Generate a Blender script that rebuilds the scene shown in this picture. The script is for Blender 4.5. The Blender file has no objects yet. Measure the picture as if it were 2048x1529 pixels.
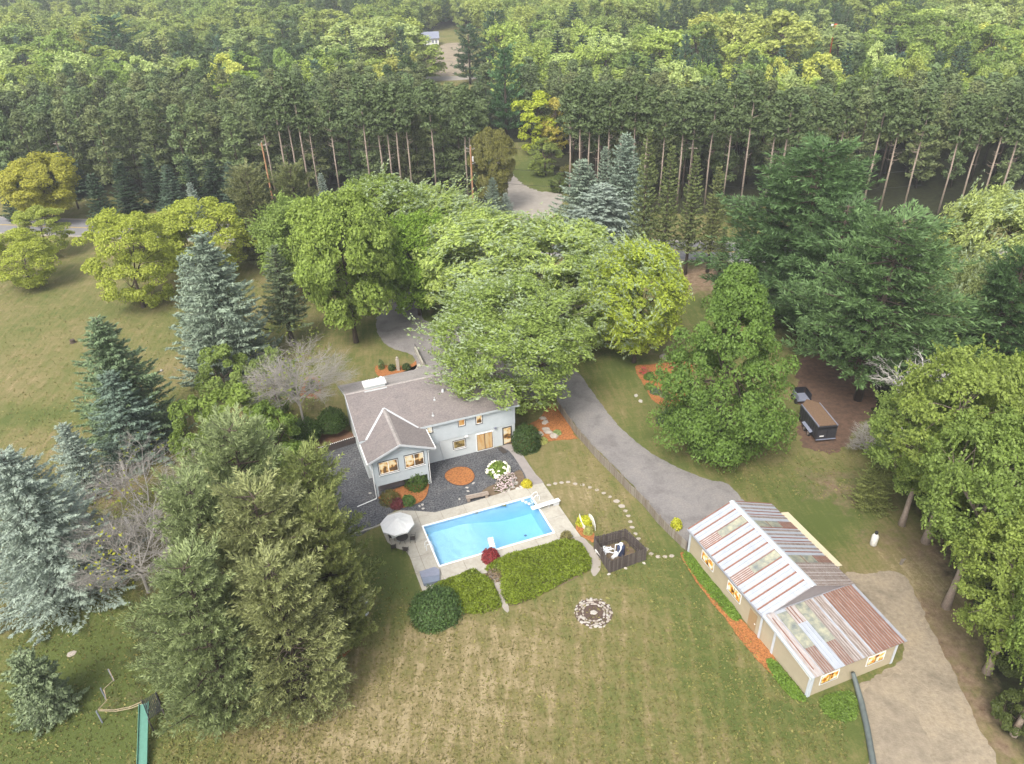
import bpy, bmesh, math, random
import numpy as np
from mathutils import Vector, Matrix
R=math.radians
rng=np.random.default_rng(7); random.seed(7)
S=bpy.context.scene
COL=S.collection
# ---------------------------------------------------------------- camera
F,PIT,ROL,CH=1520.0,31.8,-1.66,54.0
p_,r_=R(PIT),R(ROL)
FW=np.array([0,math.cos(p_),-math.sin(p_)]);U0=np.array([0,math.sin(p_),math.cos(p_)]);R0=np.array([1.,0,0])
RI=R0*math.cos(r_)+U0*math.sin(r_);UP=U0*math.cos(r_)-R0*math.sin(r_)
cd=bpy.data.cameras.new('camera');cam=bpy.data.objects.new('camera',cd);COL.objects.link(cam)
cd.sensor_fit='HORIZONTAL';cd.sensor_width=36;cd.lens=F/2048*36;cd.clip_start=.5;cd.clip_end=6000
cam.matrix_world=Matrix(((RI[0],UP[0],-FW[0],0),(RI[1],UP[1],-FW[1],0),(RI[2],UP[2],-FW[2],CH),(0,0,0,1)))
S.camera=cam
# ---------------------------------------------------------------- light
SUN_EL,SUN_AZ=52,205      # azimuth clockwise from +Y (north)
w=bpy.data.worlds.new('World');S.world=w;w.use_nodes=True
nt=w.node_tree;bg=nt.nodes['Background']
sky=nt.nodes.new('ShaderNodeTexSky');sky.sky_type='NISHITA';sky.sun_disc=False
sky.sun_elevation=R(SUN_EL);sky.sun_rotation=R(SUN_AZ);sky.dust_density=5;sky.air_density=1.0;sky.ozone_density=1
hsv=nt.nodes.new('ShaderNodeHueSaturation');hsv.inputs['Saturation'].default_value=.38  # thin high cloud greys the sky
nt.links.new(sky.outputs[0],hsv.inputs['Color']);nt.links.new(hsv.outputs[0],bg.inputs[0]);bg.inputs[1].default_value=0.15
ld=bpy.data.lights.new('sun','SUN');ld.energy=1.35;ld.angle=R(18);ld.color=(1,.95,.86)
sun=bpy.data.objects.new('sun',ld);COL.objects.link(sun)
sd=Vector((math.sin(R(SUN_AZ))*math.cos(R(SUN_EL)),math.cos(R(SUN_AZ))*math.cos(R(SUN_EL)),math.sin(R(SUN_EL))))
sun.rotation_euler=sd.to_track_quat('Z','Y').to_euler();sun.location=sd*300
S.view_settings.view_transform='Standard';S.view_settings.look='None';S.view_settings.gamma=1
S.view_settings.use_curve_mapping=False;S.view_settings.exposure=1.15
S.cycles.use_denoising=True;S.cycles.max_bounces=6;S.cycles.diffuse_bounces=3;S.cycles.transmission_bounces=4;S.cycles.transparent_max_bounces=8
S.cycles.volume_bounces=0
# ---------------------------------------------------------------- pixel <-> ground
def G(px,py,z=0.0):
    d=(px-1024)/F*RI-(py-764.5)/F*UP+FW
    return np.array([0,0,CH])+(z-CH)/d[2]*d
def proj(wp):
    v=np.asarray(wp,float)-[0,0,CH];k=v@FW
    return 1024+F*(v@RI)/k,764.5-F*(v@UP)/k
def depth(wp): return (np.asarray(wp,float)-[0,0,CH])@FW
# ---------------------------------------------------------------- materials
def _nodes(name):
    m=bpy.data.materials.new(name);m.use_nodes=True;t=m.node_tree
    return m,t,t.nodes['Principled BSDF'],t.nodes,t.links
def ramp(ns,stops):
    r=ns.new('ShaderNodeValToRGB');e=r.color_ramp.elements
    while len(e)<len(stops): e.new(.5)
    for i,(p,c) in enumerate(stops):
        e[i].position=p;e[i].color=(*c,1) if len(c)==3 else c
    return r
def mat(name,c,rough=.7,c2=None,scale=3.0,bump=0.0,bscale=None,metal=0.0,coord='Object',detail=6,contrast=.25,stretch=None,emit=None,patch=None):
    m,t,b,ns,L=_nodes(name)
    b.inputs['Roughness'].default_value=rough;b.inputs['Metallic'].default_value=metal
    tc=ns.new('ShaderNodeTexCoord') if coord!='World' else ns.new('ShaderNodeNewGeometry')
    out=tc.outputs['Object'] if coord!='World' else tc.outputs['Position']
    if stretch:
        mp=ns.new('ShaderNodeMapping');mp.inputs['Scale'].default_value=stretch;L.new(out,mp.inputs[0]);out=mp.outputs[0]
    c2=c2 or tuple(x*.75 for x in c)
    n=ns.new('ShaderNodeTexNoise');n.inputs['Scale'].default_value=scale;n.inputs['Detail'].default_value=detail;n.inputs['Roughness'].default_value=.65
    L.new(out,n.inputs['Vector'])
    rp=ramp(ns,[(.5-contrast,c2),(.5+contrast,c)]);L.new(n.outputs[0],rp.inputs[0]);bc=rp.outputs[0]
    if patch:      # broad stains and worn places
        n3=ns.new('ShaderNodeTexNoise');n3.inputs['Scale'].default_value=patch[0];n3.inputs['Detail'].default_value=7;n3.inputs['Roughness'].default_value=.7;n3.inputs['Distortion'].default_value=.4;L.new(out,n3.inputs['Vector'])
        r3=ramp(ns,[(.32,patch[1]),(.5,(1,1,1)),(.72,patch[2])]);L.new(n3.outputs[0],r3.inputs[0]);mm=ns.new('ShaderNodeMix');mm.data_type='RGBA';mm.blend_type='MULTIPLY';mm.inputs['Factor'].default_value=1
        L.new(bc,mm.inputs['A']);L.new(r3.outputs[0],mm.inputs['B']);bc=mm.outputs['Result']
    L.new(bc,b.inputs['Base Color'])
    if bump:
        n2=ns.new('ShaderNodeTexNoise');n2.inputs['Scale'].default_value=bscale or scale*6;n2.inputs['Detail'].default_value=4;L.new(out,n2.inputs['Vector'])
        bp=ns.new('ShaderNodeBump');bp.inputs['Strength'].default_value=1;bp.inputs['Distance'].default_value=bump;L.new(n2.outputs[0],bp.inputs['Height']);L.new(bp.outputs[0],b.inputs['Normal'])
    if emit:
        L.new(rp.outputs[0],b.inputs['Emission Color']);b.inputs['Emission Strength'].default_value=emit
    return m
def leaf_mat(name,var=.35,silver=0.0,transl=.42,rough=.55,tip=(1.25,1.2,.9)):
    """colour comes from the object's own colour; leaf to leaf and clump to clump variation"""
    m,t,b,ns,L=_nodes(name)
    oi=ns.new('ShaderNodeObjectInfo');ge=ns.new('ShaderNodeNewGeometry');tc=ns.new('ShaderNodeTexCoord')
    n=ns.new('ShaderNodeTexNoise');n.inputs['Scale'].default_value=.55;n.inputs['Detail'].default_value=3;L.new(ge.outputs['Position'],n.inputs['Vector'])
    ad=ns.new('ShaderNodeMath');ad.operation='MULTIPLY_ADD';L.new(ge.outputs['Random Per Island'],ad.inputs[0]);ad.inputs[1].default_value=var;ad.inputs[2].default_value=1-var/2-.25
    a2=ns.new('ShaderNodeMath');a2.operation='MULTIPLY_ADD';L.new(n.outputs[0],a2.inputs[0]);a2.inputs[1].default_value=.5;L.new(ad.outputs[0],a2.inputs[2])
    hs=ns.new('ShaderNodeMix');hs.data_type='RGBA';hs.blend_type='MULTIPLY';hs.inputs['Factor'].default_value=1
    L.new(oi.outputs['Color'],hs.inputs['A'])
    cr=ramp(ns,[(0,(.72,.8,.85)),(.5,(1,1,1)),(1,tip)]);L.new(a2.outputs[0],cr.inputs[0])
    sb=ns.new('ShaderNodeMath');sb.operation='SUBTRACT';L.new(a2.outputs[0],sb.inputs[0]);sb.inputs[1].default_value=.5
    L.new(cr.outputs[0],hs.inputs['B'])
    vm=ns.new('ShaderNodeVectorMath');vm.operation='SCALE';L.new(hs.outputs['Result'],vm.inputs[0]);L.new(a2.outputs[0],vm.inputs['Scale'])
    col=vm.outputs[0]
    if silver:
        gt=ns.new('ShaderNodeMath');gt.operation='GREATER_THAN';gt.inputs[1].default_value=1.28-silver
        ta=ns.new('ShaderNodeAttribute');ta.attribute_name='tip'
        sc=ns.new('ShaderNodeMath');sc.operation='MULTIPLY_ADD';L.new(n.outputs[0],sc.inputs[0]);sc.inputs[1].default_value=1.3
        L.new(ge.outputs['Random Per Island'],sc.inputs[2]);s2=ns.new('ShaderNodeMath');s2.operation='SUBTRACT';L.new(sc.outputs[0],s2.inputs[0]);s2.inputs[1].default_value=.68
        s3=ns.new('ShaderNodeMath');s3.operation='MULTIPLY_ADD';L.new(ta.outputs['Fac'],s3.inputs[0]);s3.inputs[1].default_value=.75;L.new(s2.outputs[0],s3.inputs[2]);L.new(s3.outputs[0],gt.inputs[0])
        mx=ns.new('ShaderNodeMix');mx.data_type='RGBA';L.new(gt.outputs[0],mx.inputs['Factor']);L.new(col,mx.inputs['A']);mx.inputs['B'].default_value=(.38,.46,.27,1);col=mx.outputs['Result']
    L.new(col,b.inputs['Base Color']);b.inputs['Roughness'].default_value=rough;b.inputs['Specular IOR Level'].default_value=.3
    tr=ns.new('ShaderNodeBsdfTranslucent');L.new(col,tr.inputs[0])
    ms=ns.new('ShaderNodeMixShader');ms.inputs[0].default_value=transl;L.new(b.outputs[0],ms.inputs[1]);L.new(tr.outputs[0],ms.inputs[2])
    L.new(ms.outputs[0],ns['Material Output'].inputs[0])
    return m
def window_mat(name,stops,scale,strength,dark=.0,stretch=(1,1,1)):
    """a lit room seen through the glass: lamplight on walls, curtains and furniture"""
    m,t,b,ns,L=_nodes(name)
    tc=ns.new('ShaderNodeTexCoord');mp=ns.new('ShaderNodeMapping');mp.inputs['Scale'].default_value=stretch;L.new(tc.outputs['Object'],mp.inputs[0])
    n=ns.new('ShaderNodeTexVoronoi');n.inputs['Scale'].default_value=scale;n.feature='SMOOTH_F1'
    n2=ns.new('ShaderNodeTexNoise');n2.inputs['Scale'].default_value=scale*.8;n2.inputs['Detail'].default_value=5;L.new(mp.outputs[0],n2.inputs['Vector']);L.new(mp.outputs[0],n.inputs['Vector'])
    a=ns.new('ShaderNodeMath');a.operation='MULTIPLY_ADD';L.new(n.outputs['Distance'],a.inputs[0]);a.inputs[1].default_value=.35;L.new(n2.outputs[0],a.inputs[2])
    rp=ramp(ns,stops);L.new(a.outputs[0],rp.inputs[0])
    b.inputs['Base Color'].default_value=(.03,.02,.01,1);b.inputs['Roughness'].default_value=.08
    L.new(rp.outputs[0],b.inputs['Emission Color']);b.inputs['Emission Strength'].default_value=strength
    return m
M={}
M['siding']=mat('grey painted siding',(.46,.50,.52),.6,(.40,.44,.46),1.5,.004,40)
M['block']=mat('pale grey painted lower wall',(.52,.55,.55),.7,(.46,.49,.49),1.2,.003,30)
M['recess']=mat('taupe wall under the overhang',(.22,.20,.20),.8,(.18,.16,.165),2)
M['shingle']=mat('weathered asphalt shingles',(.23,.20,.188),.95,(.125,.11,.107),5,.02,22,detail=10,contrast=.15,stretch=(1,1.8,1),patch=(.5,(.84,.84,.86),(1.08,1.06,1.04)))
M['shingle_back']=mat('pale shingles',(.33,.30,.28),.95,(.22,.20,.19),5,.02,22,detail=10,contrast=.15,patch=(.5,(.8,.8,.8),(1.1,1.1,1.1)))
M['flash']=mat('pale metal flashing',(.50,.51,.52),.45,(.40,.41,.42),2)
M['white']=mat('white paint',(.80,.80,.78),.5,(.68,.68,.66),3)
M['whitedirty']=mat('dirty white paint',(.66,.65,.61),.6,(.48,.46,.42),4,.004,20)
M['frame_dark']=mat('dark bronze frame',(.06,.055,.055),.5,(.045,.04,.04),4)
M['concrete']=mat('pool deck concrete',(.40,.375,.32),.85,(.32,.30,.255),3,.003,40,coord='World',patch=(.6,(.78,.76,.74),(1.1,1.1,1.08)))
M['path']=mat('taupe path concrete',(.28,.25,.235),.9,(.21,.19,.18),1.5,.006,30,coord='World')
M['asphalt']=mat('driveway asphalt',(.225,.21,.205),.9,(.155,.145,.14),5,.006,40,coord='World',detail=10,contrast=.2,patch=(.35,(.66,.64,.64),(1.2,1.18,1.12)))
M['road']=mat('road asphalt',(.21,.205,.21),.9,(.15,.148,.15),.6,.006,40,coord='World')
M['gravelroad']=mat('pale gravel drive',(.33,.30,.26),.95,(.23,.205,.175),.7,.02,12,coord='World',detail=9)
M['sand']=mat('sandy drive',(.30,.25,.18),.95,(.19,.155,.11),2.5,.04,7,coord='World',detail=12,contrast=.2,patch=(.22,(.6,.6,.6),(1.15,1.12,1.05)))
M['yellowline']=mat('yellow road paint',(.55,.38,.05),.7)
M['gravel']=mat('dark grey gravel',(.13,.132,.14),.95,(.02,.022,.026),6,.04,14,coord='World',detail=12,contrast=.12,patch=(.5,(.7,.7,.72),(1.6,1.5,1.4)))
M['mulch']=mat('orange bark mulch',(.42,.17,.05),.95,(.15,.052,.016),7,.05,12,coord='World',detail=12,contrast=.15)
M['mulchdark']=mat('brown bark mulch',(.19,.10,.055),.95,(.10,.05,.03),5,.05,9,coord='World',detail=10)
M['needles']=mat('fallen pine needles',(.15,.085,.055),.95,(.05,.032,.02),1.5,.06,6,coord='World',detail=10)
M['soil']=mat('bare soil',(.17,.12,.075),.95,(.09,.065,.04),3,.04,8,coord='World')
M['coping']=mat('white pool coping',(.82,.82,.80),.5,(.72,.72,.70),3)
M['liner']=mat('blue pool liner',(.50,.68,.76),.6,(.42,.62,.73),.6,coord='Object')
M['bark']=mat('brown bark',(.10,.075,.055),.95,(.05,.037,.028),4,.02,10,stretch=(4,4,1))
M['barkpale']=mat('pale red pine bark',(.40,.33,.27),.95,(.20,.15,.115),3,.02,10,stretch=(3,3,1))
M['barkgrey']=mat('grey dead wood',(.31,.29,.26),.95,(.19,.175,.155),4,.01,10,stretch=(4,4,1))
M['barkwhite']=mat('bleached dead wood',(.52,.50,.47),.9,(.36,.34,.31),4)
M['oldwood']=mat('weathered fence wood',(.10,.08,.07),.9,(.045,.036,.032),3,.01,14,stretch=(6,6,1))
M['greywood']=mat('grey weathered pickets',(.27,.235,.195),.9,(.15,.125,.10),3,.01,14,stretch=(6,6,1))
M['blackwood']=mat('dark stained boards',(.075,.06,.058),.85,(.04,.032,.03),3)
M['stone']=mat('pale limestone',(.34,.30,.25),.9,(.33,.29,.25),3,.03,9)
M['stonewhite']=mat('white stone',(.48,.45,.41),.9,(.30,.275,.245),4,.02,9)
M['stonebench']=mat('brown grey stone',(.32,.26,.21),.9,(.17,.135,.11),3,.02,9)
M['stucco']=mat('beige ribbed wall',(.40,.345,.245),.75,(.35,.30,.21),1.2,.004,30)
M['cream']=mat('cream metal roof',(.62,.54,.38),.6,(.52,.45,.31),2)
M['wmetal']=mat('white painted roof metal',(.355,.38,.42),.6,(.29,.31,.345),2.2,stretch=(1,.4,1),contrast=.2)
M['wmetal2']=mat('chalky roof metal with rust bloom',(.42,.41,.41),.6,(.25,.185,.15),2.6,stretch=(2.4,.35,1),contrast=.22)
M['rust']=mat('rust streaked metal',(.26,.12,.08),.8,(.15,.07,.05),4,stretch=(2,.4,1),contrast=.2)
M['rust2']=mat('rusted roof rib with grey wear',(.30,.265,.245),.75,(.135,.09,.07),3.5,stretch=(3,.25,1),contrast=.17)
M['skylight']=mat('grimy fibreglass skylight',(.36,.35,.25),.35,(.13,.15,.15),1.6,.01,20,detail=10,contrast=.16)
M['trimblue']=mat('pale blue grey trim',(.52,.56,.60),.5,(.44,.47,.50),2)
M['greytrim']=mat('grey fascia metal',(.30,.31,.34),.55,(.22,.225,.25),2)
M['tan_door']=mat('tan wooden door',(.36,.25,.13),.7,(.25,.17,.09),3,stretch=(6,6,1))
M['fabric']=mat('off white umbrella canvas',(.66,.66,.64),.9,(.58,.58,.56),3,.004,60)
M['cover']=mat('slate blue cover',(.17,.20,.26),.7,(.12,.145,.19),2,.01,10)
M['black']=mat('black painted metal',(.018,.018,.022),.4,(.012,.012,.014),4)
M['blackpanel']=mat('dusty black trailer panel',(.045,.046,.055),.42,(.022,.023,.028),2.5,.003,20)
M['leafroof']=mat('leaf litter on the roof',(.20,.125,.075),.95,(.10,.06,.035),6,.04,10,detail=10)
M['chrome']=mat('bright wheel metal',(.75,.75,.76),.25,(.6,.6,.6),4,metal=.8)
M['tyre']=mat('tyre rubber',(.02,.02,.02),.9)
M['navy']=mat('dark blue plastic',(.045,.06,.12),.5,(.03,.04,.08),5)
M['plastic']=mat('white plastic',(.75,.77,.78),.4,(.66,.68,.70),5)
M['green_plastic']=mat('faded green slide plastic',(.08,.22,.165),.5,(.06,.17,.125),3)
M['pole']=mat('orange brown utility pole wood',(.38,.20,.10),.9,(.24,.125,.06),2,.02,8,stretch=(5,5,1))
M['ceramic']=mat('grey ceramic',(.5,.5,.5),.3)
M['rope']=mat('tan rope',(.38,.30,.21),.9)
M['pipe']=mat('grey green drain pipe',(.11,.13,.125),.7,(.07,.085,.08),2,.02,20)
M['orange']=mat('orange red plastic',(.7,.12,.05),.5)
M['steelblue']=mat('blue grey steel',(.22,.24,.30),.5,(.16,.17,.22),3)
M['petal']=mat('white hydrangea petals',(.80,.80,.66),.8,(.62,.64,.46),14,.02,30)
M['petalpink']=mat('pale pink phlox petals',(.62,.48,.50),.8,(.45,.36,.34),14)
M['petalred']=mat('red flowers',(.50,.05,.07),.8,(.35,.04,.06),14)
M['rug']=mat('dark doormat',(.05,.04,.035),.95)
M['glowA']=window_mat('lamplit living room glass',[(.44,(.08,.04,.018)),(.60,(.17,.095,.04)),(.63,(.75,.33,.06)),(.70,(1,.80,.45)),(.9,(1,.95,.8))],1.7,.40)
M['glowB']=window_mat('lamplit bedroom glass',[(.4,(.40,.16,.03)),(.62,(.80,.36,.07)),(.85,(1,.75,.35))],1.6,.36)
M['glowC']=window_mat('lamplit patio door glass',[(.3,(.55,.24,.07)),(.5,(.88,.48,.16)),(.72,(1,.72,.38))],1.3,.34,stretch=(3,1,.6))
M['glowD']=window_mat('dim window glass',[(.35,(.06,.05,.015)),(.55,(.14,.10,.03)),(.72,(.55,.40,.15))],3,.34)
M['glowE']=window_mat('bright workshop window glass',[(.48,(.06,.015,.004)),(.58,(.85,.28,.03)),(.66,(1,.68,.15)),(.78,(1,.95,.78))],2.6,.5)
def pool_water():
    m,t,b,ns,L=_nodes('clear pool water')
    gl=ns.new('ShaderNodeBsdfGlass');gl.inputs['IOR'].default_value=1.33;gl.inputs['Roughness'].default_value=0.0;gl.inputs['Color'].default_value=(.72,.93,1,1)
    tp=ns.new('ShaderNodeBsdfTransparent');tp.inputs[0].default_value=(.92,.97,1,1)
    va=ns.new('ShaderNodeVolumeAbsorption');va.inputs['Color'].default_value=(.40,.80,.97,1);va.inputs['Density'].default_value=.19;L.new(va.outputs[0],ns['Material Output'].inputs['Volume'])
    gs=ns.new('ShaderNodeBsdfGlossy');gs.inputs['Roughness'].default_value=.04
    fr=ns.new('ShaderNodeFresnel');fr.inputs['IOR'].default_value=1.33
    n=ns.new('ShaderNodeTexNoise');n.inputs['Scale'].default_value=2.2;n.inputs['Detail'].default_value=3
    ge=ns.new('ShaderNodeNewGeometry');L.new(ge.outputs['Position'],n.inputs['Vector'])
    bp=ns.new('ShaderNodeBump');bp.inputs['Distance'].default_value=.16;L.new(n.outputs[0],bp.inputs['Height'])
    for x in (gs,fr): L.new(bp.outputs[0],x.inputs['Normal'])
    ms=ns.new('ShaderNodeMixShader');L.new(fr.outputs[0],ms.inputs[0]);L.new(tp.outputs[0],ms.inputs[1]);L.new(gs.outputs[0],ms.inputs[2])
    L.new(ms.outputs[0],ns['Material Output'].inputs[0]);return m
M['water']=pool_water()
def grass_mat():
    m,t,b,ns,L=_nodes('mown grass with dry and green patches')
    ge=ns.new('ShaderNodeNewGeometry');P=ge.outputs['Position']
    def attr(n): a=ns.new('ShaderNodeAttribute');a.attribute_name=n;return a.outputs['Fac']
    def noise(s,d=6,r=.6,dist=0,vec=None):
        n=ns.new('ShaderNodeTexNoise');n.inputs['Scale'].default_value=s;n.inputs['Detail'].default_value=d;n.inputs['Roughness'].default_value=r;n.inputs['Distortion'].default_value=dist
        L.new(vec or P,n.inputs['Vector']);return n.outputs[0]
    def ma(op,a,bb,c=None):
        x=ns.new('ShaderNodeMath');x.operation=op
        for i,v in enumerate((a,bb,c)):
            if v is None: continue
            if isinstance(v,(int,float)): x.inputs[i].default_value=v
            else: L.new(v,x.inputs[i])
        return x.outputs[0]
    def stripes(ang,period,dist):
        mp=ns.new('ShaderNodeMapping');mp.inputs['Rotation'].default_value=(0,0,ang);L.new(P,mp.inputs[0])
        wv=ns.new('ShaderNodeTexWave');wv.wave_type='BANDS';wv.bands_direction='X';wv.inputs['Scale'].default_value=.314/period;wv.inputs['Distortion'].default_value=dist;wv.inputs['Detail'].default_value=2;wv.inputs['Detail Scale'].default_value=.25
        L.new(mp.outputs[0],wv.inputs['Vector']);return wv.outputs['Fac']
    big=noise(.09,5,.55);mid=noise(.5,5,.6,.6);fine=noise(3.5,6,.75);vf=noise(16,3,.7)
    fac=ma('MULTIPLY_ADD',big,.9,-.09)
    fac=ma('MULTIPLY_ADD',ma('SUBTRACT',mid,.5),.85,fac)
    fac=ma('MULTIPLY_ADD',ma('SUBTRACT',fine,.5),1.25,fac)
    fac=ma('MULTIPLY_ADD',ma('SUBTRACT',vf,.5),.6,fac)
    msk=noise(.12,2,.5)
    sa=attr('stripe')
    st=ma('MULTIPLY',ma('POWER',stripes(R(8),1.9,1.5),4.0),ma('MULTIPLY',sa,msk))
    def streak(ang,sx,sy,s=1.0):
        mp=ns.new('ShaderNodeMapping');mp.vector_type='TEXTURE';mp.inputs['Rotation'].default_value=(0,0,ang);mp.inputs['Scale'].default_value=(sx,sy,1);L.new(P,mp.inputs[0]);return noise(s,5,.62,.3,mp.outputs[0])
    fac=ma('MULTIPLY_ADD',ma('SUBTRACT',streak(R(8),.45,6),.5),.9,fac)
    fac=ma('MULTIPLY_ADD',ma('SUBTRACT',streak(R(98),.45,7),.5),.35,fac)
    fac=ma('MULTIPLY_ADD',st,.42,fac)
    st2=ma('MULTIPLY',ma('POWER',stripes(R(-72),2.6,2.6),4.0),ma('MULTIPLY',sa,ma('SUBTRACT',1.0,msk)))
    fac=ma('MULTIPLY_ADD',st2,.24,fac)
    fac=ma('ADD',fac,attr('dry'))
    rp=ramp(ns,[(.0,(.088,.112,.030)),(.25,(.125,.135,.042)),(.5,(.172,.155,.062)),(.75,(.220,.180,.088)),(1,(.32,.26,.15))]);L.new(fac,rp.inputs[0])
    # dirt / litter
    dm=ma('MULTIPLY_ADD',ma('SUBTRACT',noise(.8,7,.7),.5),1.6,attr('dirt'))
    dm2=ns.new('ShaderNodeClamp');L.new(ma('MULTIPLY',ma('SUBTRACT',dm,.35),2.2),dm2.inputs[0])
    dc=ramp(ns,[(.3,(.10,.06,.035)),(.7,(.30,.225,.15))]);L.new(noise(1.3,8,.75),dc.inputs[0])
    mx=ns.new('ShaderNodeMix');mx.data_type='RGBA';L.new(dm2.outputs[0],mx.inputs['Factor']);L.new(rp.outputs[0],mx.inputs['A']);L.new(dc.outputs[0],mx.inputs['B'])
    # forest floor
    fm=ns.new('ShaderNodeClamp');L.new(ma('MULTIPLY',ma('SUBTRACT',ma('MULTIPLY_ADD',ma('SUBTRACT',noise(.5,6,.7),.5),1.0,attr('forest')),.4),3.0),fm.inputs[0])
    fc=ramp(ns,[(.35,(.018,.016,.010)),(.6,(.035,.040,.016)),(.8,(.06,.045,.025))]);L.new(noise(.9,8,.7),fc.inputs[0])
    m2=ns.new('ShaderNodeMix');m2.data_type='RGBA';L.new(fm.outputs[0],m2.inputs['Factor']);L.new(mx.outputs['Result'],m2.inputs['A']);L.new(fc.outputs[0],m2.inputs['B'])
    L.new(m2.outputs['Result'],b.inputs['Base Color']);b.inputs['Roughness'].default_value=.95;b.inputs['Specular IOR Level'].default_value=.15
    bp=ns.new('ShaderNodeBump');bp.inputs['Distance'].default_value=.08;L.new(ma('MULTIPLY_ADD',fine,1.0,vf),bp.inputs['Height']);L.new(bp.outputs[0],b.inputs['Normal'])
    return m
M['grass']=grass_mat()
M['leaf']=leaf_mat('broad leaves')
M['leafsilver']=leaf_mat('wind turned silver leaves',silver=.3)
M['needle']=leaf_mat('conifer needles',var=.5,transl=.22,rough=.6,tip=(1.2,1.15,1.0))
M['shrubleaf']=leaf_mat('shrub leaves',var=.5,transl=.2)
# ---------------------------------------------------------------- mesh builder
class MB:
    def __init__(s): s.v=[];s.f=[];s.m=[]
    def add(s,vs,fs,mi=0):
        o=len(s.v);s.v+= [tuple(map(float,x)) for x in vs];s.f+=[tuple(o+i for i in f) for f in fs];s.m+=[mi]*len(fs);return s
    def box(s,c,d,rz=0,mi=0,ry=0,rx=0):
        x,y,z=[k/2 for k in d];vs=[Vector(q) for q in ((-x,-y,-z),(x,-y,-z),(x,y,-z),(-x,y,-z),(-x,-y,z),(x,-y,z),(x,y,z),(-x,y,z))]
        Mx=Matrix.Rotation(rz,3,'Z')@Matrix.Rotation(ry,3,'Y')@Matrix.Rotation(rx,3,'X')
        return s.add([Mx@q+Vector(c) for q in vs],[(0,3,2,1),(4,5,6,7),(0,1,5,4),(1,2,6,5),(2,3,7,6),(3,0,4,7)],mi)
    def bx(s,x0,x1,y0,y1,z0,z1,mi=0): return s.box(((x0+x1)/2,(y0+y1)/2,(z0+z1)/2),(x1-x0,y1-y0,z1-z0),mi=mi)
    def tube(s,pts,rs,n=8,mi=0,cap=True):
        pts=[Vector(p) for p in pts]
        if not hasattr(rs,'__len__'): rs=[rs]*len(pts)
        rings=[]
        for i,p in enumerate(pts):
            d=(pts[min(i+1,len(pts)-1)]-pts[max(i-1,0)]).normalized()
            a=d.orthogonal().normalized() if abs(d.z)<.9 else Vector((1,0,0)).cross(d).cross(d).normalized()
            if i and False: pass
            b=d.cross(a)
            if i:
                # keep twist small
                pa=rings[-1][1];a=(pa-d*pa.dot(d));a=a.normalized() if a.length>1e-6 else d.orthogonal().normalized();b=d.cross(a)
            rings.append((p,a,b,rs[i]))
        vs=[];fs=[]
        for p,a,b,r in rings:
            for k in range(n):
                t=2*math.pi*k/n;vs.append(p+(a*math.cos(t)+b*math.sin(t))*r)
        for i in range(len(pts)-1):
            for k in range(n): fs.append((i*n+k,i*n+(k+1)%n,(i+1)*n+(k+1)%n,(i+1)*n+k))
        if cap: fs.append(tuple(range(n))[::-1]);fs.append(tuple((len(pts)-1)*n+k for k in range(n)))
        return s.add(vs,fs,mi)
    def lathe(s,prof,c=(0,0,0),n=16,mi=0):
        vs=[];fs=[]
        for r,z in prof:
            for k in range(n):
                t=2*math.pi*k/n;vs.append((c[0]+r*math.cos(t),c[1]+r*math.sin(t),c[2]+z))
        for i in range(len(prof)-1):
            for k in range(n): fs.append((i*n+k,i*n+(k+1)%n,(i+1)*n+(k+1)%n,(i+1)*n+k))
        fs.append(tuple(range(n))[::-1]);fs.append(tuple((len(prof)-1)*n+k for k in range(n)))
        return s.add(vs,fs,mi)
    def prism(s,poly,z0,z1,mi=0):
        n=len(poly);vs=[(p[0],p[1],z0) for p in poly]+[(p[0],p[1],z1) for p in poly]
        fs=[tuple(range(n))[::-1],tuple(range(n,2*n))]+[(i,(i+1)%n,n+(i+1)%n,n+i) for i in range(n)]
        return s.add(vs,fs,mi)
    def slab(s,quad,th,mi=0):
        """quad (any four points) thickened downwards along its normal"""
        q=[Vector(p) for p in quad];n=(q[1]-q[0]).cross(q[3]-q[0]).normalized();
        if n.z<0: q=q[::-1];n=-n
        vs=q+[p-n*th for p in q]
        k=len(q);fs=[tuple(range(k)),tuple(range(2*k-1,k-1,-1))]+[((i+1)%k,i,k+i,k+(i+1)%k) for i in range(k)]
        return s.add(vs,fs,mi)
    def mesh(s,name,mats,smooth=False):
        me=bpy.data.meshes.new(name);me.from_pydata(s.v,[],s.f);
        for m in (mats if isinstance(mats,(list,tuple)) else [mats]): me.materials.append(m)
        if any(s.m): me.polygons.foreach_set('material_index',s.m)
        if smooth: me.polygons.foreach_set('use_smooth',[True]*len(s.f))
        me.validate();me.update();return me
    def obj(s,name,mats,parent=None,smooth=False,loc=None):
        return link(name,s.mesh(name,mats,smooth),parent,loc)
def link(name,me,parent=None,loc=None,color=None):
    o=bpy.data.objects.new(name,me);COL.objects.link(o)
    if parent is not None: o.parent=parent
    if loc is not None: o.location=loc
    if color is not None: o.color=(*color[:3],1)
    return o
def tag(o,label=None,cat=None,group=None,kind=None):
    if label:o['label']=label
    if cat:o['category']=cat
    if group:o['group']=group
    if kind:o['kind']=kind
    return o
def thing(name,label,cat,loc=(0,0,0),rz=0,group=None,scale=None):
    o=bpy.data.objects.new(name,None);COL.objects.link(o);o.empty_display_size=.3
    o.location=loc;o.rotation_euler=(0,0,rz)
    if scale is not None:o.scale=scale
    return tag(o,label,cat,group)
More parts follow.
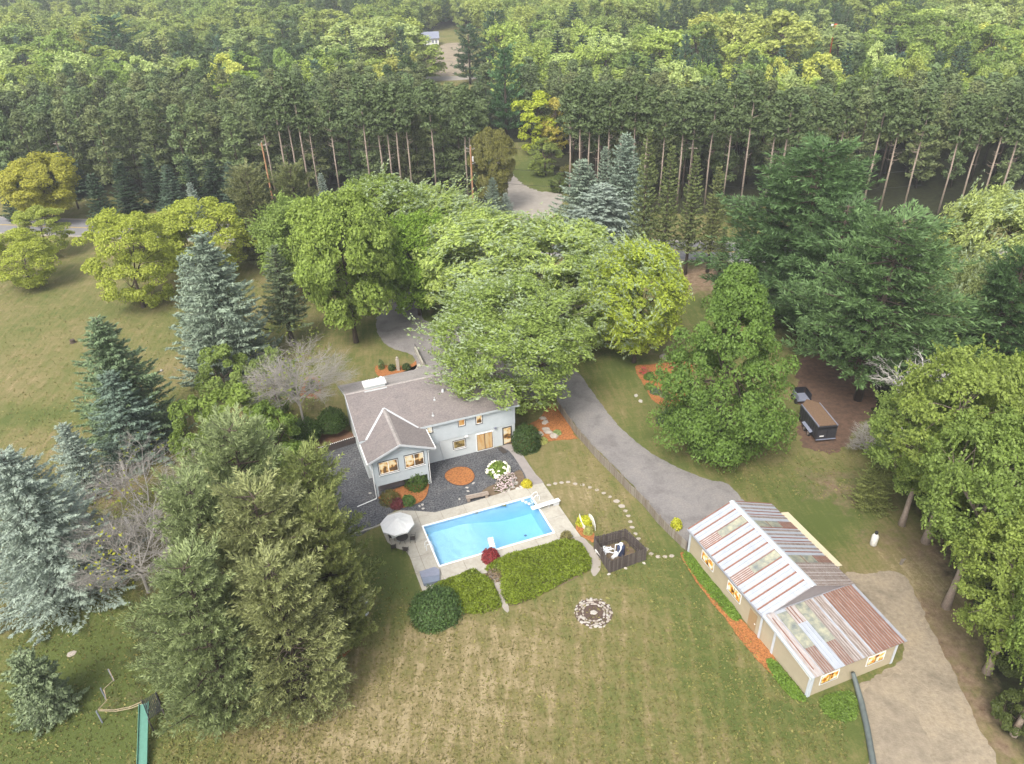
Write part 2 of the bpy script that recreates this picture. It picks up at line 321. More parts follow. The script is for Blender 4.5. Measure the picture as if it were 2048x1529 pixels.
def copy_tree(src,loc,rz=0,scale=None,label=None,group=None,colors=None):
    r=src.copy();COL.objects.link(r);r.location=loc;r.rotation_euler=(0,0,rz)
    if scale is not None:r.scale=scale
    if label:r['label']=label
    if group:r['group']=group
    for ch in src.children:
        c=ch.copy();COL.objects.link(c);c.parent=r
        if colors and ch.name.split('.')[0] in colors: c.color=(*colors[ch.name.split('.')[0]],1)
        for g in ch.children:
            d=g.copy();COL.objects.link(d);d.parent=c
    return r
def smooth_poly(pts,closed=True,sub=4):
    P=[np.asarray(p[:2],float) for p in pts];n=len(P);out=[]
    rg=range(n) if closed else range(n-1)
    for i in rg:
        if closed: a,b,c,d=P[i-1],P[i],P[(i+1)%n],P[(i+2)%n]
        else: a,b,c,d=P[max(i-1,0)],P[i],P[i+1],P[min(i+2,n-1)]
        for k in range(sub):
            t=k/sub;out.append(.5*((2*b)+(-a+c)*t+(2*a-5*b+4*c-d)*t*t+(-a+3*b-3*c+d)*t**3))
    if not closed: out.append(P[-1])
    return out
def ragged(P,amp,step=.22,seed=1):
    out=[];n=len(P);g=random.Random(seed);s=0
    for i in range(n):
        a,b=np.asarray(P[i]),np.asarray(P[(i+1)%n]);L=np.linalg.norm(b-a);k=max(1,int(L/step));q=np.array([-(b-a)[1],(b-a)[0]])/max(L,1e-6)
        for j in range(k):
            s+=L/k;out.append(a+(b-a)*j/k+q*amp*(.6*math.sin(s*1.9+seed)+.5*math.sin(s*4.7+seed*2)+g.uniform(-.6,.6)))
    return out
def sheet(name,pts,z,m,kind='structure',label=None,px=True,smooth=0,th=0,jit=0,cat=None,parent=None,rag=0):
    P=[G(*p)[:2] for p in pts] if px else [np.array(p) for p in pts]
    if smooth: P=smooth_poly(P,True,smooth)
    if jit:
        P=[p+np.array([math.sin(i*2.3)+math.sin(i*5.1+1),math.cos(i*3.1)+math.sin(i*1.7)])*jit*.5 for i,p in enumerate(P)]
    if rag: P=ragged(P,rag)
    mb=MB()
    if th: mb.prism(P,z-th,z)
    else: mb.add([(p[0],p[1],z) for p in P],[tuple(range(len(P)))])
    me=mb.mesh(name,m)
    bm=bmesh.new();bm.from_mesh(me);bmesh.ops.recalc_face_normals(bm,faces=bm.faces)
    if not th:
        for f in bm.faces:
            if f.normal.z<0:f.normal_flip()
    bm.to_mesh(me);bm.free()
    o=link(name,me,parent)
    if kind:o['kind']=kind
    if label:o['label']=label
    if cat:o['category']=cat
    return o
# ---------------------------------------------------------------- foliage
def quads_mesh(name,C,A,B,m,tip=None):
    """one leaf blade per row: centre C, half axes A (length) and B (width)"""
    n=len(C);V=np.empty((n,4,3),np.float32)
    V[:,0]=C-A;V[:,1]=C+B-A*.1;V[:,2]=C+A;V[:,3]=C-B-A*.1
    me=bpy.data.meshes.new(name);me.vertices.add(n*4);me.vertices.foreach_set('co',V.ravel())
    me.loops.add(n*4);me.loops.foreach_set('vertex_index',np.arange(n*4,dtype=np.int32))
    me.polygons.add(n);me.polygons.foreach_set('loop_start',np.arange(0,n*4,4,dtype=np.int32))
    try: me.polygons.foreach_set('loop_total',np.full(n,4,np.int32))
    except Exception: pass
    me.materials.append(m);me.update(calc_edges=True)
    if tip is not None: me.attributes.new('tip','FLOAT','FACE').data.foreach_set('value',tip.astype(np.float32))
    return me
def unit(v): return v/np.maximum(np.linalg.norm(v,axis=-1,keepdims=True),1e-9)
def rdir(g,n,zmin=-1.0):
    z=g.uniform(zmin,1,n);t=g.uniform(0,2*np.pi,n);s=np.sqrt(1-z*z);return np.stack([s*np.cos(t),s*np.sin(t),z],1)
def leaves(g,C,N,ls,asp=.6,jitter=.8,lean=None):
    """blades centred at C, facing roughly N"""
    n=len(C);N=unit(N+g.normal(0,jitter,(n,3))*.6)
    T=g.normal(0,1,(n,3)) if lean is None else lean+g.normal(0,.35,(n,3))
    A=unit(np.cross(np.cross(N,T),N));B=np.cross(N,A)
    s=ls*g.uniform(.6,1.35,(n,1));return A*s*.5,B*s*.5*asp
def limbs(mb,base_r,H,targets,g,trunk_top=.55,lean=(0,0),n=7,forks=5):
    """tapered trunk, main limbs and branches running to the clump centres"""
    top=Vector((lean[0],lean[1],H*trunk_top))
    k=6;tp=[Vector((lean[0]*t*t+g.normal(0,.05)*t,lean[1]*t*t+g.normal(0,.05)*t,H*trunk_top*t)) for t in np.linspace(0,1,k)]
    tp[0]=Vector((0,0,-.25))
    mb.tube(tp,[base_r*1.35]+[base_r*(1-.55*t) for t in np.linspace(0,1,k)[1:]],n)
    ends=[]
    for i in range(forks):
        a=2*math.pi*(i+g.uniform(-.25,.25))/forks;s=tp[g.integers(k//2,k)]
        T=[t for t in targets if math.cos(math.atan2(t[1],t[0])-a)>.5] or targets
        t=Vector(T[g.integers(0,len(T))]);e=s.lerp(t,.62)
        mid=s.lerp(e,.5)+Vector((0,0,-.03*H+g.uniform(0,.05)*H))
        mb.tube([s,mid,e],[base_r*.5,base_r*.36,base_r*.2],5,cap=False);ends.append((s,mid,e))
    for t in targets:
        t=Vector(t);b=min(ends,key=lambda q:(q[2]-t).length);s=b[2] if g.random()<.6 else b[1]
        mb.tube([s,s.lerp(t,.5)+Vector((0,0,.02*H)),t],[base_r*.17,base_r*.1,base_r*.04],4,cap=False)
def broadleaf(seed,H,Rr,nclump=120,nleaf=180,ls=.4,shape='round',low=.25,trunk_r=None,wind=None,mat_='leaf',clump=.2,bark='bark',lobes=.16,lean=(0,0),zsq=.72,asp=.62):
    g=np.random.default_rng(seed);z0=H*low;hc=(H-z0)/2;zc=z0+hc
    D=rdir(g,nclump,-.75)
    # lobed outline
    ph=g.uniform(0,6.28,6);az=np.arctan2(D[:,1],D[:,0])
    lob=1+lobes*(np.sin(3*az+ph[0])*.5+np.sin(5*az+ph[1]+D[:,2]*3)*.5+g.normal(0,.5,nclump))
    rf=g.choice([1.0,.62],nclump,p=[.8,.2])*g.uniform(.78,1,nclump)
    rr=Rr*(1-clump*.8)
    if shape=='round':
        nl=max(9,int(nclump/10));LD=rdir(g,nl,-.85);
        for _ in range(30):                      # spread the main lobes apart
            d_=LD[:,None]-LD[None];q_=np.sum(d_*d_,2)+1e-3;LD=unit(LD+.02*np.sum(d_/(q_[:,:,None]**1.5),1));LD[:,2]=np.maximum(LD[:,2],-.85)
        LR=g.uniform(.34,.5,nl)*(1-.12*np.maximum(LD[:,2],0));LC=LD*(1.0-LR*1.02)[:,None]*g.uniform(.86,1.1,(nl,1))
        li=g.integers(0,nl,nclump);sd_=unit(rdir(g,nclump,-.6)+LD[li]*.75)
        Q=LC[li]+sd_*(LR[li]*g.uniform(.72,1,nclump))[:,None]
        C=np.stack([Q[:,0]*rr*1.08,Q[:,1]*rr*1.08,zc+Q[:,2]*hc*np.where(Q[:,2]<0,1.3,.95)],1);N0=unit(sd_*.8+D*0+Q*.5)
    elif shape=='cone':
        t=(D[:,2]+1)/2;t=g.uniform(0,1,nclump)**1.15;prof=np.clip((1-t**1.9)**.8,.08,1)*np.clip((t+.10)/.26,.4,1)
        C=np.stack([np.cos(az)*rr*prof*rf*lob,np.sin(az)*rr*prof*rf*lob,z0+t*(H-z0)*.96],1);N0=unit(np.stack([np.cos(az),np.sin(az),np.full(nclump,.45)],1))
    else:
        zz=D[:,2]
        C=np.stack([D[:,0]*rr*rf*lob,D[:,1]*rr*rf*lob,zc+np.where(zz>0,zz*hc*.88,zz*hc*.8)*rf*lob],1);N0=unit(D*[1,1,Rr/hc])
    cr=Rr*clump*(.72 if shape=='round' else 1)*g.uniform(.7,1.35,nclump)
    if shape=='cone': cr*=np.clip(1.15-.5*(C[:,2]-z0)/(H-z0),.5,1.2)
    ci=np.repeat(np.arange(nclump),nleaf);n=len(ci)
    d=rdir(g,n,-.55);rad=g.uniform(.55,1.08,n)**.6
    off=d*[1,1,zsq]*(cr[ci]*rad)[:,None]
    nd=d.copy()
    Ln=None;tip=np.zeros(n)
    if wind is not None:
        wv=np.array(wind)+g.normal(0,.38,(nclump,3));wv=wv[ci];t=g.uniform(0,1,n)**1.5
        # each clump is drawn out down wind into fingers
        fing=g.normal(0,1,(nclump*5,3))*.6;fi=ci*5+g.integers(0,5,n);fo=fing[fi]*cr[ci][:,None]*.75
        cone=(1-t*.75)[:,None];isf=g.random((n,1))<.68;tip=np.where(isf[:,0],t,0);off=np.where(isf,fo*.9+unit(g.normal(0,1,(n,3)))*(cr[ci]*.19)[:,None]*cone+wv*(cr[ci]*2.0*t)[:,None],off)
        Ln=wv+g.normal(0,.3,(n,3))
    P=C[ci]+off+N0[ci]*0
    N=unit(nd*.65+N0[ci]*.5+np.array([0,0,.75]))
    A,B=leaves(g,P,N,ls,asp,.9,Ln)
    # drooping skirt removed above ground
    k=P[:,2]>.25;P,A,B=P[k],A[k],B[k]
    me=quads_mesh('crown',P,A,B,M[mat_],tip[k] if mat_=='leafsilver' else None)
    mb=MB();tg=C[g.permutation(nclump)[:min(nclump,46)]];limbs(mb,trunk_r or H*.021,H,[tuple(x) for x in tg],g,trunk_top=.5,lean=lean)
    tm=mb.mesh('trunk',M[bark],True)
    return {'crown':me,'trunk':tm}
def spruce(seed,H,Rr,gap=.42,nb=9,ls=.34,low=.05,droop=.22,power=.68,asp=.42,bark='bark',dens=1.0,curl=.35):
    g=np.random.default_rng(seed);Cs=[];As=[];Bs=[];mb=MB()
    mb.tube([(0,0,-.2),(0,0,H*.5),(0,0,H*.985)],[H*.018,H*.011,H*.002],7)
    z=H*low;row=0
    while z<H*.985:
        t=z/H;L=Rr*(1-t)**power*g.uniform(.88,1.1)+.12;k=max(4,int(nb*(.55+.6*(1-t))))
        for j in range(k):
            a=2*math.pi*(j+g.uniform(-.3,.3))/k+row*.7;Lb=L*g.uniform(.72,1.12)
            if Lb<.1: continue
            dh=np.array([math.cos(a),math.sin(a),0]);sd=np.array([-math.sin(a),math.cos(a),0]);up=np.array([0,0,1.])
            dr=droop*(1-t*.9)*g.uniform(.6,1.3)
            def pt(s): return dh*(Lb*s)[:,None]+up*(z-dr*Lb*1.5*np.sin(s*2.2)/2.2+curl*dr*Lb*s**3*1.8+(.25*t)*Lb*s)[:,None]
            ns=max(4,int(Lb/.14*dens));s=np.linspace(.18,1,ns)
            base=pt(s)
            if Lb>.6 and g.random()<.55: mb.tube([(0,0,z),tuple(pt(np.array([.45]))[0]),tuple(pt(np.array([.9]))[0])],[.03+Lb*.008,.022,.008],3,cap=False)
            wdt=(Lb*.34+.12)*np.sin(np.clip(s*1.12,0,1)*np.pi*.93+.2)**.8*.9+.05
            for side in (-1,1):
                for q in (0.35,.95):
                    w_=wdt*q*g.uniform(.7,1.1,ns);c=base+sd*side*(w_*.55)[:,None]+up*(-.12*w_)[:,None]+g.normal(0,.03,(ns,3))
                    ax=unit(dh*.75+sd*side*.75+up*g.uniform(-.2,.35,(ns,1)))
                    N=unit(up+g.normal(0,.45,(ns,3)));ax=unit(np.cross(np.cross(N,ax),N));B=np.cross(N,ax)
                    l=(ls*g.uniform(.7,1.3,ns)*(.55+.45*min(1,Lb)))[:,None]
                    Cs.append(c);As.append(ax*l*.5);Bs.append(B*l*.5*asp)
            # tip tufts, turned up
            nt_=4;c=pt(g.uniform(.8,1.04,nt_))+g.normal(0,.05,(nt_,3));ax=unit(dh+up*g.uniform(.1,.9,(nt_,1))+sd*g.normal(0,.4,(nt_,1)));B=unit(np.cross(ax,g.normal(0,1,(nt_,3))))
            Cs.append(c);As.append(ax*ls*.55);Bs.append(B*ls*.5*asp)
        z+=gap*(.6+.55*(1-t))*g.uniform(.8,1.2);row+=1
    C=np.concatenate(Cs);A=np.concatenate(As);B=np.concatenate(Bs);k=C[:,2]>.08
    return {'crown':quads_mesh('crown',C[k],A[k],B[k],M['needle']),'trunk':mb.mesh('trunk',M[bark],True)}
def plume_pine(seed,H,Rr,low=.12,gap=.9,nb=6,puff=.55,npq=34,ls=.42,asp=.2,power=.6,up_=.28,bark='bark',trunk_r=None,wind=(0,0,0),top_round=.0,lean=(0,0),ragged=.25):
    """white pine: whorls of long limbs carrying feathery plumes"""
    g=np.random.default_rng(seed);mb=MB();wv=np.array(wind,float)
    tr=trunk_r or H*.017
    mb.tube([(0,0,-.2),(lean[0]*.25,lean[1]*.25,H*.5),(lean[0],lean[1],H*.97)],[tr,tr*.65,tr*.15],7)
    pc=[];pd=[];pr=[]
    z=H*low;row=0
    while z<H*.98:
        t=(z/H-low)/(1-low);prof=(1-t)**power*(.55+.45*min(1,(t+.05)/.25));L=Rr*prof*g.uniform(1-ragged,1+ragged*.6)+.25
        k=max(3,int(nb*(.6+.5*(1-t))));tc=np.array([lean[0]*(z/H)**2,lean[1]*(z/H)**2,0])
        for j in range(k):
            a=2*math.pi*(j+g.uniform(-.32,.32))/k+row*1.1;Lb=L*g.uniform(.6,1.15)
            dh=np.array([math.cos(a),math.sin(a),0]);sd=np.array([-math.sin(a),math.cos(a),0])
            f=lambda s:tc+dh*Lb*s+np.array([0,0,z+up_*Lb*s*s*g.uniform(.8,1.2)*(1+t)-.06*Lb*s])
            mb.tube([tuple(tc+[0,0,z]),tuple(f(.5)),tuple(f(.95))],[.03+Lb*.012,.02+Lb*.007,.012],4,cap=False)
            m_=max(2,int(Lb/(puff*.62)))
            for i in range(m_):
                s=.3+.7*(i+1)/m_;c=f(s);sp=(1.05-s)*Lb*.42+.12
                for q in ((0,) if s>.85 else (-1,0,1) if Lb>1.2 else (-1,1)):
                    cc=c+sd*q*sp*g.uniform(.7,1.2)+g.normal(0,.12,3)+wv*g.uniform(0,.3)
                    pc.append(cc);pd.append(unit(dh*.9+sd*q*.55+np.array([0,0,.55])+wv));pr.append(puff*g.uniform(.7,1.25)*(.75+.25*min(1,Lb/Rr*2)))
        z+=gap*(.55+.6*(1-t))*g.uniform(.8,1.2);row+=1
    pc=np.array(pc);pd=np.array(pd);pr=np.array(pr);n=len(pc)*npq;ci=np.repeat(np.arange(len(pc)),npq)
    s=g.uniform(-.75,1,n);rad=unit(g.normal(0,1,(n,3)));rad=unit(rad-pd[ci]*np.sum(rad*pd[ci],1)[:,None]+np.array([0,0,.25]))
    w=np.sqrt(np.clip(1-s*s,0.05,1))*.42
    C=pc[ci]+pd[ci]*(pr[ci]*s*.95)[:,None]+rad*(pr[ci]*w*g.uniform(.4,1,n))[:,None]*[1,1,.75]
    ax=unit(rad*.8+pd[ci]*.8+g.normal(0,.22,(n,3)));N=unit(rad+np.array([0,0,.5])+g.normal(0,.3,(n,3)));B=unit(np.cross(ax,N))
    l=(ls*g.uniform(.7,1.25,n))[:,None]
    return {'crown':quads_mesh('crown',C,ax*l*.5,B*l*.5*asp,M['needle']),'trunk':mb.mesh('trunk',M[bark],True)}
def row_pine(seed,H,Rr,bare=.6,nq=1500,ls=.8,trunk_r=.17,bark='barkpale'):
    """plantation red pine: straight pale bole, dead stubs, small high crown"""
    g=np.random.default_rng(seed);mb=MB();z0=H*bare
    mb.tube([(0,0,-.3),(g.normal(0,.06),g.normal(0,.06),H*.4),(g.normal(0,.1),g.normal(0,.1),H*.75),(0,0,H*.95)],[trunk_r*1.15,trunk_r,trunk_r*.7,trunk_r*.15],6)
    for i in range(15):
        z=g.uniform(min(H*.32,z0*.6),z0*1.06);a=g.uniform(0,6.28);L=g.uniform(.6,2.4)*(z/z0)
        e=Vector((math.cos(a)*L,math.sin(a)*L,z+L*g.uniform(.15,.55)));s=Vector((0,0,z));mb.tube([s,s.lerp(e,.55)+Vector((0,0,-.12*L)),e],[.05,.03,.01],3,cap=False)
    npf=52;t=g.uniform(0,1,npf);a=g.uniform(0,6.28,npf);pf=np.sqrt(np.clip(1-t,0.02,1))*np.clip((t+.12)/.3,.4,1)
    r=Rr*pf*g.uniform(.35,1,npf);P=np.stack([np.cos(a)*r,np.sin(a)*r,z0+t*(H-z0)*.97],1)
    for k in range(0,npf,3):
        q=P[k];mb.tube([(0,0,q[2]-.2*r[k]-.3),tuple(q)],[.05,.02],3,cap=False)
    ci=g.integers(0,npf,nq);d=rdir(g,nq,-.5);C=P[ci]+d*[1,1,.62]*(g.uniform(.5,1,nq)*(Rr*.36))[:,None]
    N=unit(d+np.array([0,0,.5]));A,B=leaves(g,C,N,ls,.42,1.0,unit(np.stack([np.cos(a[ci]),np.sin(a[ci]),np.full(nq,.5)],1)))
    return {'crown':quads_mesh('crown',C,A,B,M['needle']),'trunk':mb.mesh('trunk',M[bark],True)}
def twig_tree(seed,H,Rr,bark='barkgrey',levels=(7,6,6,5),trunk=.35,flat=.5,r0=.14,droop=.0,curve=.25):
    g=np.random.default_rng(seed);mb=MB()
    def grow(p,d,L,r,lv):
        q=p+d*L*.55+Vector(g.normal(0,curve*.18*L,3));e=p+d*L+Vector(g.normal(0,curve*.2*L,3))-Vector((0,0,droop*L*lv))
        mb.tube([p,q,e],[r,r*.75,r*.5],3 if lv>1 else 5,cap=False)
        if lv>=len(levels): return
        for i in range(levels[lv]):
            s=g.uniform(.3,1);b=(p.lerp(q,s*2) if s<.5 else q.lerp(e,s*2-1))
            nd=(d+Vector(g.normal(0,.62,3)));nd.z=nd.z*flat+.12
            grow(b,nd.normalized(),L*g.uniform(.45,.72),r*.5,lv+1)
    base=Vector((0,0,-.2));top=Vector((g.normal(0,.2),g.normal(0,.2),H*trunk));mb.tube([base,base.lerp(top,.5),top],[r0*1.3,r0,r0*.85],7)
    for i in range(levels[0]):
        a=2*math.pi*(i+g.uniform(-.3,.3))/levels[0];el=g.uniform(.25,1.1)
        d=Vector((math.cos(a)*math.cos(el),math.sin(a)*math.cos(el),math.sin(el)));L=Rr*.62/(max(.35,math.cos(el)))if math.cos(el)>.5 else H*.4
        grow(base.lerp(top,g.uniform(.75,1)),d,min(L,Rr*.75),r0*.55,1)
    return mb.mesh('branches',M[bark],False)
def shrub_mesh(seed,Rr,H,n=2500,ls=.14,asp=.6,bump=.18,mat_='shrubleaf'):
    g=np.random.default_rng(seed);d=rdir(g,n,-.15);k=14;L=rdir(g,k,0)
    lob=1+bump*np.max(np.where((d@L.T)>.86,1,0),1)*g.uniform(.3,1,n);r=g.uniform(.72,1,n)*lob
    C=d*[Rr,Rr,H]*r[:,None];C[:,2]=np.maximum(C[:,2],.02);N=unit(d*[1,1,Rr/H]+[0,0,.2]);A,B=leaves(g,C,N,ls,asp,1.0)
    core=MB();prof=[(Rr*.7*math.cos(t),H*.72*math.sin(t)) for t in np.linspace(0,1.45,6)];
    return quads_mesh('foliage',C,A,B,M[mat_])
def plant_shrub(name,label,px,py,Rr,H,color,seed=1,n=2200,ls=.16,asp=.6,stem=True,cat='shrub',group=None,z=0,mesh=None):
    b=G(px,py);t=thing(name,label,cat,(b[0],b[1],z),random.uniform(0,6.28),group)
    link('foliage',mesh or shrub_mesh(seed,Rr,H,n,ls,asp),t,color=color)
    g=np.random.default_rng(seed);mb=MB()
    for i in range(7):
        a=g.uniform(0,6.28);e=Vector((math.cos(a)*Rr*.6,math.sin(a)*Rr*.6,H*g.uniform(.5,.8)));mb.tube([(0,0,-.05),e*.5,e],[.035,.025,.01],4,cap=False)
    mb.obj('stem',M['bark'],t)
    return t
NAD=np.array(proj((0,.001,-1e6)))
def solve_tree(bx,by,topy,w):
    b=G(bx,by);zs=np.linspace(.5,60,400);ys=np.array([proj((b[0],b[1],z))[1] for z in zs]);H=zs[np.argmin(abs(ys-topy))]
    Rr=w/2*depth((b[0],b[1],H*.55))/F
    return b,H,Rr
def place_tree(parts,name,label,b,scale,color,rz=0,cat='tree',group=None,barkcol=None):
    t=thing(name,label,cat,(b[0],b[1],0),rz,group,scale)
    link('crown',parts['crown'],t,color=color);link('trunk',parts['trunk'],t)
    return t
# ---------------------------------------------------------------- local frames
A20=R(20.3);UV=np.array([math.cos(A20),math.sin(A20),0]);VV=np.array([-math.sin(A20),math.cos(A20),0])
HO=G(754,996);SO=G(1376,1105)
def W(o,u,v,z=0): return o+UV*u+VV*v+np.array([0,0,z])
def loc_(o,p): d=np.asarray(p)-o;return float(d@UV),float(d@VV),float(d[2])
def hit(o,px,py,axis,val):
    """(u,v,z) of a photo point on the plane u=val or v=val of a local frame"""
    d=(px-1024)/F*RI-(py-764.5)/F*UP+FW;c=np.array([0,0,CH])-o;n=UV if axis=='u' else VV
    t=(val-c@n)/(d@n);return loc_(o,o+c+d*t)
def inpoly(x,y,P):
    P=np.asarray(P,float);ins=np.zeros(np.shape(x),bool);n=len(P)
    for i in range(n):
        x0,y0=P[i];x1,y1=P[(i+1)%n]
        c=((y0>y)!=(y1>y))&(x<(x1-x0)*(y-y0)/(y1-y0+1e-12)+x0);ins^=c
    return ins
# ---------------------------------------------------------------- ground
xs=np.concatenate([[-3000,-1500,-800,-500,-350,-250,-180],np.arange(-130,131,1.0),[180,250,350,500,800,1500,3000]])
ys=np.concatenate([[-400,-100,0,15],np.arange(24,230,1.0),[240,260,300,350,400,500,700,1000,1800,3200]])
XX,YY=np.meshgrid(xs,ys);nx,ny=len(xs),len(ys)
gx,gy=XX.ravel(),YY.ravel()
gp=np.stack([gx,gy,np.zeros_like(gx)],1)
def blobs(L):
    a=np.zeros(len(gx))
    for px,py,rx,ry,amt in L:
        c=G(px,py);d=((gx-c[0])/rx)**2+((gy-c[1])/ry)**2;a+=amt*np.exp(-d)
    return a
def pxpoly(P): return [tuple(G(*p)[:2]) for p in P]
a_dry=blobs([(900,1400,14,7,.22),(1000,1260,9,4,.15),(1180,930,5,6,.18),(1130,1000,4,4,.12),(1080,1450,12,6,.12),(750,1480,8,4,.2),(1200,1450,5,3,-.25),
 (1420,1300,3,8,-.36),(1330,1180,3,5,-.15),(1500,1420,6,5,-.2),(1600,1450,6,4,-.2),(1400,1150,1.5,3,-.4),(1330,1020,2.0,7,-.35),(780,1180,2.5,5,-.35),(760,1120,2,4,-.35),(120,1430,12,6,-.38),(60,1500,10,5,-.15),(230,1290,8,5,-.4),(200,1480,4,4,-.25),(320,1480,4,6,.08),
 (100,760,18,12,.12),(60,700,12,8,.0),(250,620,14,8,-.1),(60,560,14,10,.0),(100,830,12,3,-.35),(80,900,10,5,.1),(330,680,8,8,-.05),(560,680,8,10,-.05),
 (700,720,5,6,-.0),(640,820,4,5,.12),(1250,850,5,10,-.08),(1240,790,3,5,.15),(1390,620,4,10,-.35),(1220,730,6,5,-.35),(1500,930,10,3,-.05),(1600,980,10,4,-.25),(1650,1060,5,4,-.45),(1720,1090,6,3,.0),(1800,1100,6,3,.1),
 (1950,1250,8,14,.22),(1850,1150,4,4,.15),(830,650,6,5,-.8),(1100,340,10,12,-.35),(1070,350,6,16,-.4),(1480,480,10,3,-.25),(1240,1130,4,3,-.1)])
a_dirt=blobs([(1855,1215,1.6,1.6,.55),(1885,1285,1.6,1.6,.55),(1920,1355,1.5,1.5,.5),(1955,1420,1.5,1.5,.5),(1990,1490,1.5,1.5,.5),(1700,1150,1.5,1,.4),(1735,1400,1,2,.4),(1745,1480,1,2,.4),(1690,990,5,3.0,.55),(1640,950,5,2.5,.4),(1580,900,3,2,.25),(1380,560,9,6,.62),(1440,545,9,5,.5),(1340,600,4,4,.25),(240,1405,2.5,1.2,.5),(1790,1080,6,4,.28),(1720,1080,4,2,.2),(1440,575,5,4,.3),(200,690,3,2,.1),(1990,1180,5,8,.35),(1900,1120,4,4,.25),(2030,1400,5,12,.5),
 (1820,700,10,8,.4),(640,930,2,2,.2),(240,960,5,5,.3),(230,1010,4,6,.35),(590,800,3,5,.2),(1180,800,1.5,3,.2),(160,980,4,6,.25),(470,650,5,5,.2),(1270,620,8,6,.3),(1540,1460,1.5,1,.35),(1650,1450,1.5,.8,.35)])
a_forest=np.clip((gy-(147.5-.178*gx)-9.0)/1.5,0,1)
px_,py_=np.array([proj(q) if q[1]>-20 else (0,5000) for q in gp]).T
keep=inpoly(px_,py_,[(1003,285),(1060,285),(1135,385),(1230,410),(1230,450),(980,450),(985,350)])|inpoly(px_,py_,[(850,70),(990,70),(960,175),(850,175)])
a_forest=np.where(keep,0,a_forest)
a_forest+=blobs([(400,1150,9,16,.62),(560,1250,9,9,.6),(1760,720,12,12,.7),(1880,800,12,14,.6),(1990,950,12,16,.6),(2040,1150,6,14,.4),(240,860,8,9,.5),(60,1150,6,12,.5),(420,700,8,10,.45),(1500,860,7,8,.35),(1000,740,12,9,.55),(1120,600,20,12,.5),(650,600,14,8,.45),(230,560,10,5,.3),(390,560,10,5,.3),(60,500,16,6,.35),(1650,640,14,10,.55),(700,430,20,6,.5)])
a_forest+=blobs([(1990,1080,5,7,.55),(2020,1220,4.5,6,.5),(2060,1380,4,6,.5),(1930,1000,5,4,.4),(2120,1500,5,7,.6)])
a_str=np.where(inpoly(px_,py_,[(700,1200),(1450,1150),(1700,1529),(1800,1700),(350,1700),(420,1500)]),1.0,np.where(gy<156,.42,0))
hole_c=W(HO,9.46,-9.43);pu=(gp-HO)@UV;pv=(gp-HO)@VV
V=np.stack([gx,gy,np.zeros_like(gx)],1);fs=[]
ii,jj=np.meshgrid(np.arange(nx-1),np.arange(ny-1));a0=(jj*nx+ii).ravel();FQ=np.stack([a0,a0+1,a0+nx+1,a0+nx],1)
cu=pu[FQ].mean(1);cv=pv[FQ].mean(1);FQ=FQ[~((cu>3.1)&(cu<15.9)&(cv>-12.85)&(cv<-6.1))]
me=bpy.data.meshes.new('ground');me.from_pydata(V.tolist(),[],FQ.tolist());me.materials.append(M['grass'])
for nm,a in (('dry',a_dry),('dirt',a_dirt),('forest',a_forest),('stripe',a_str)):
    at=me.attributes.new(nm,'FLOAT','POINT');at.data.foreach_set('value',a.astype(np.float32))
tag(link('ground',me),kind='structure')
# ---------------------------------------------------------------- roads and paths
def strip(name,pts,wd,z,m,px=True,jit=0):
    P=[G(*p)[:2] for p in pts] if px else [np.array(p,float) for p in pts];P=smooth_poly(P,False,6);n=len(P);wd=wd if hasattr(wd,'__len__') else [wd]*2
    l=[];r=[]
    for i,p in enumerate(P):
        d=P[min(i+1,n-1)]-P[max(i-1,0)];d=d/np.linalg.norm(d);q=np.array([-d[1],d[0]]);h=np.interp(i/(n-1),np.linspace(0,1,len(wd)),wd)/2
        l.append(p+q*h);r.append(p-q*h)
    mb=MB();mb.add([(x[0],x[1],z) for x in l+r],[(n+i,n+i+1,i+1,i) for i in range(n-1)]);o=mb.obj(name,m);o['kind']='structure';return o
RD=np.array([1,-.178])/math.hypot(1,.178);RC=np.array([0,137.3]);rn=np.array([.178,1])/math.hypot(1,.178)
rp_=[RC+RD*t for t in (-320,-160,-80,-40,0,40,80,160,320)]
strip('road_shoulder',rp_,10.2,.006,M['gravelroad'],px=False)
strip('road',rp_,8.4,.012,M['road'],px=False)
for s in (-.12,.12): strip('centre_line',[p+rn*s for p in rp_],.13,.018,M['yellowline'],px=False)
sheet('gravel_drive',[(1040,462),(1018,430),(1003,380),(1001,350),(1012,333),(1022,345),(1045,368),(1075,382),(1108,386),(1128,392),(1122,410),(1108,428),(1098,470)],.009,M['gravelroad'],smooth=3,rag=.25)
strip('gravel_lane',[(1014,345),(1004,325),(1000,310)],[2.6,2.2],.007,M['gravelroad'])
strip('far_road',[(830,158),(905,157),(960,153)],9,.006,M['gravelroad'])
sheet('far_yard',[(880,92),(930,88),(945,120),(920,148),(870,146)],.004,M['sand'],smooth=3)
sheet('courtyard',[(795,590),(835,600),(848,640),(905,652),(985,640),(1085,690),(1130,740),(1115,790),(1040,800),(960,800),(838,745),(826,712),(775,692),(752,655),(764,620)],.008,M['asphalt'],smooth=4,rag=.07)
sheet('asphalt_drive',[(1108,790),(1095,740),(1150,742),(1176,772),(1205,812),(1240,855),(1300,905),(1370,942),(1425,962),(1455,968),(1490,1005),(1550,1075),(1520,1110),(1385,1108),(1340,1060),(1285,992),(1225,930),(1165,868)],.012,M['asphalt'],smooth=3,rag=.06)
strip('entrance_drive',[(1090,460),(1010,520),(900,560),(810,600),(775,640)],[5,4,4],.010,M['asphalt'])
sheet('sand_drive',[(1690,1150),(1740,1148),(1790,1142),(1822,1170),(1858,1250),(1900,1330),(1950,1440),(1990,1560),(1750,1560),(1742,1500),(1722,1400),(1720,1370),(1790,1330),(1808,1288),(1760,1230)],.006,M['sand'],smooth=4,rag=.1)
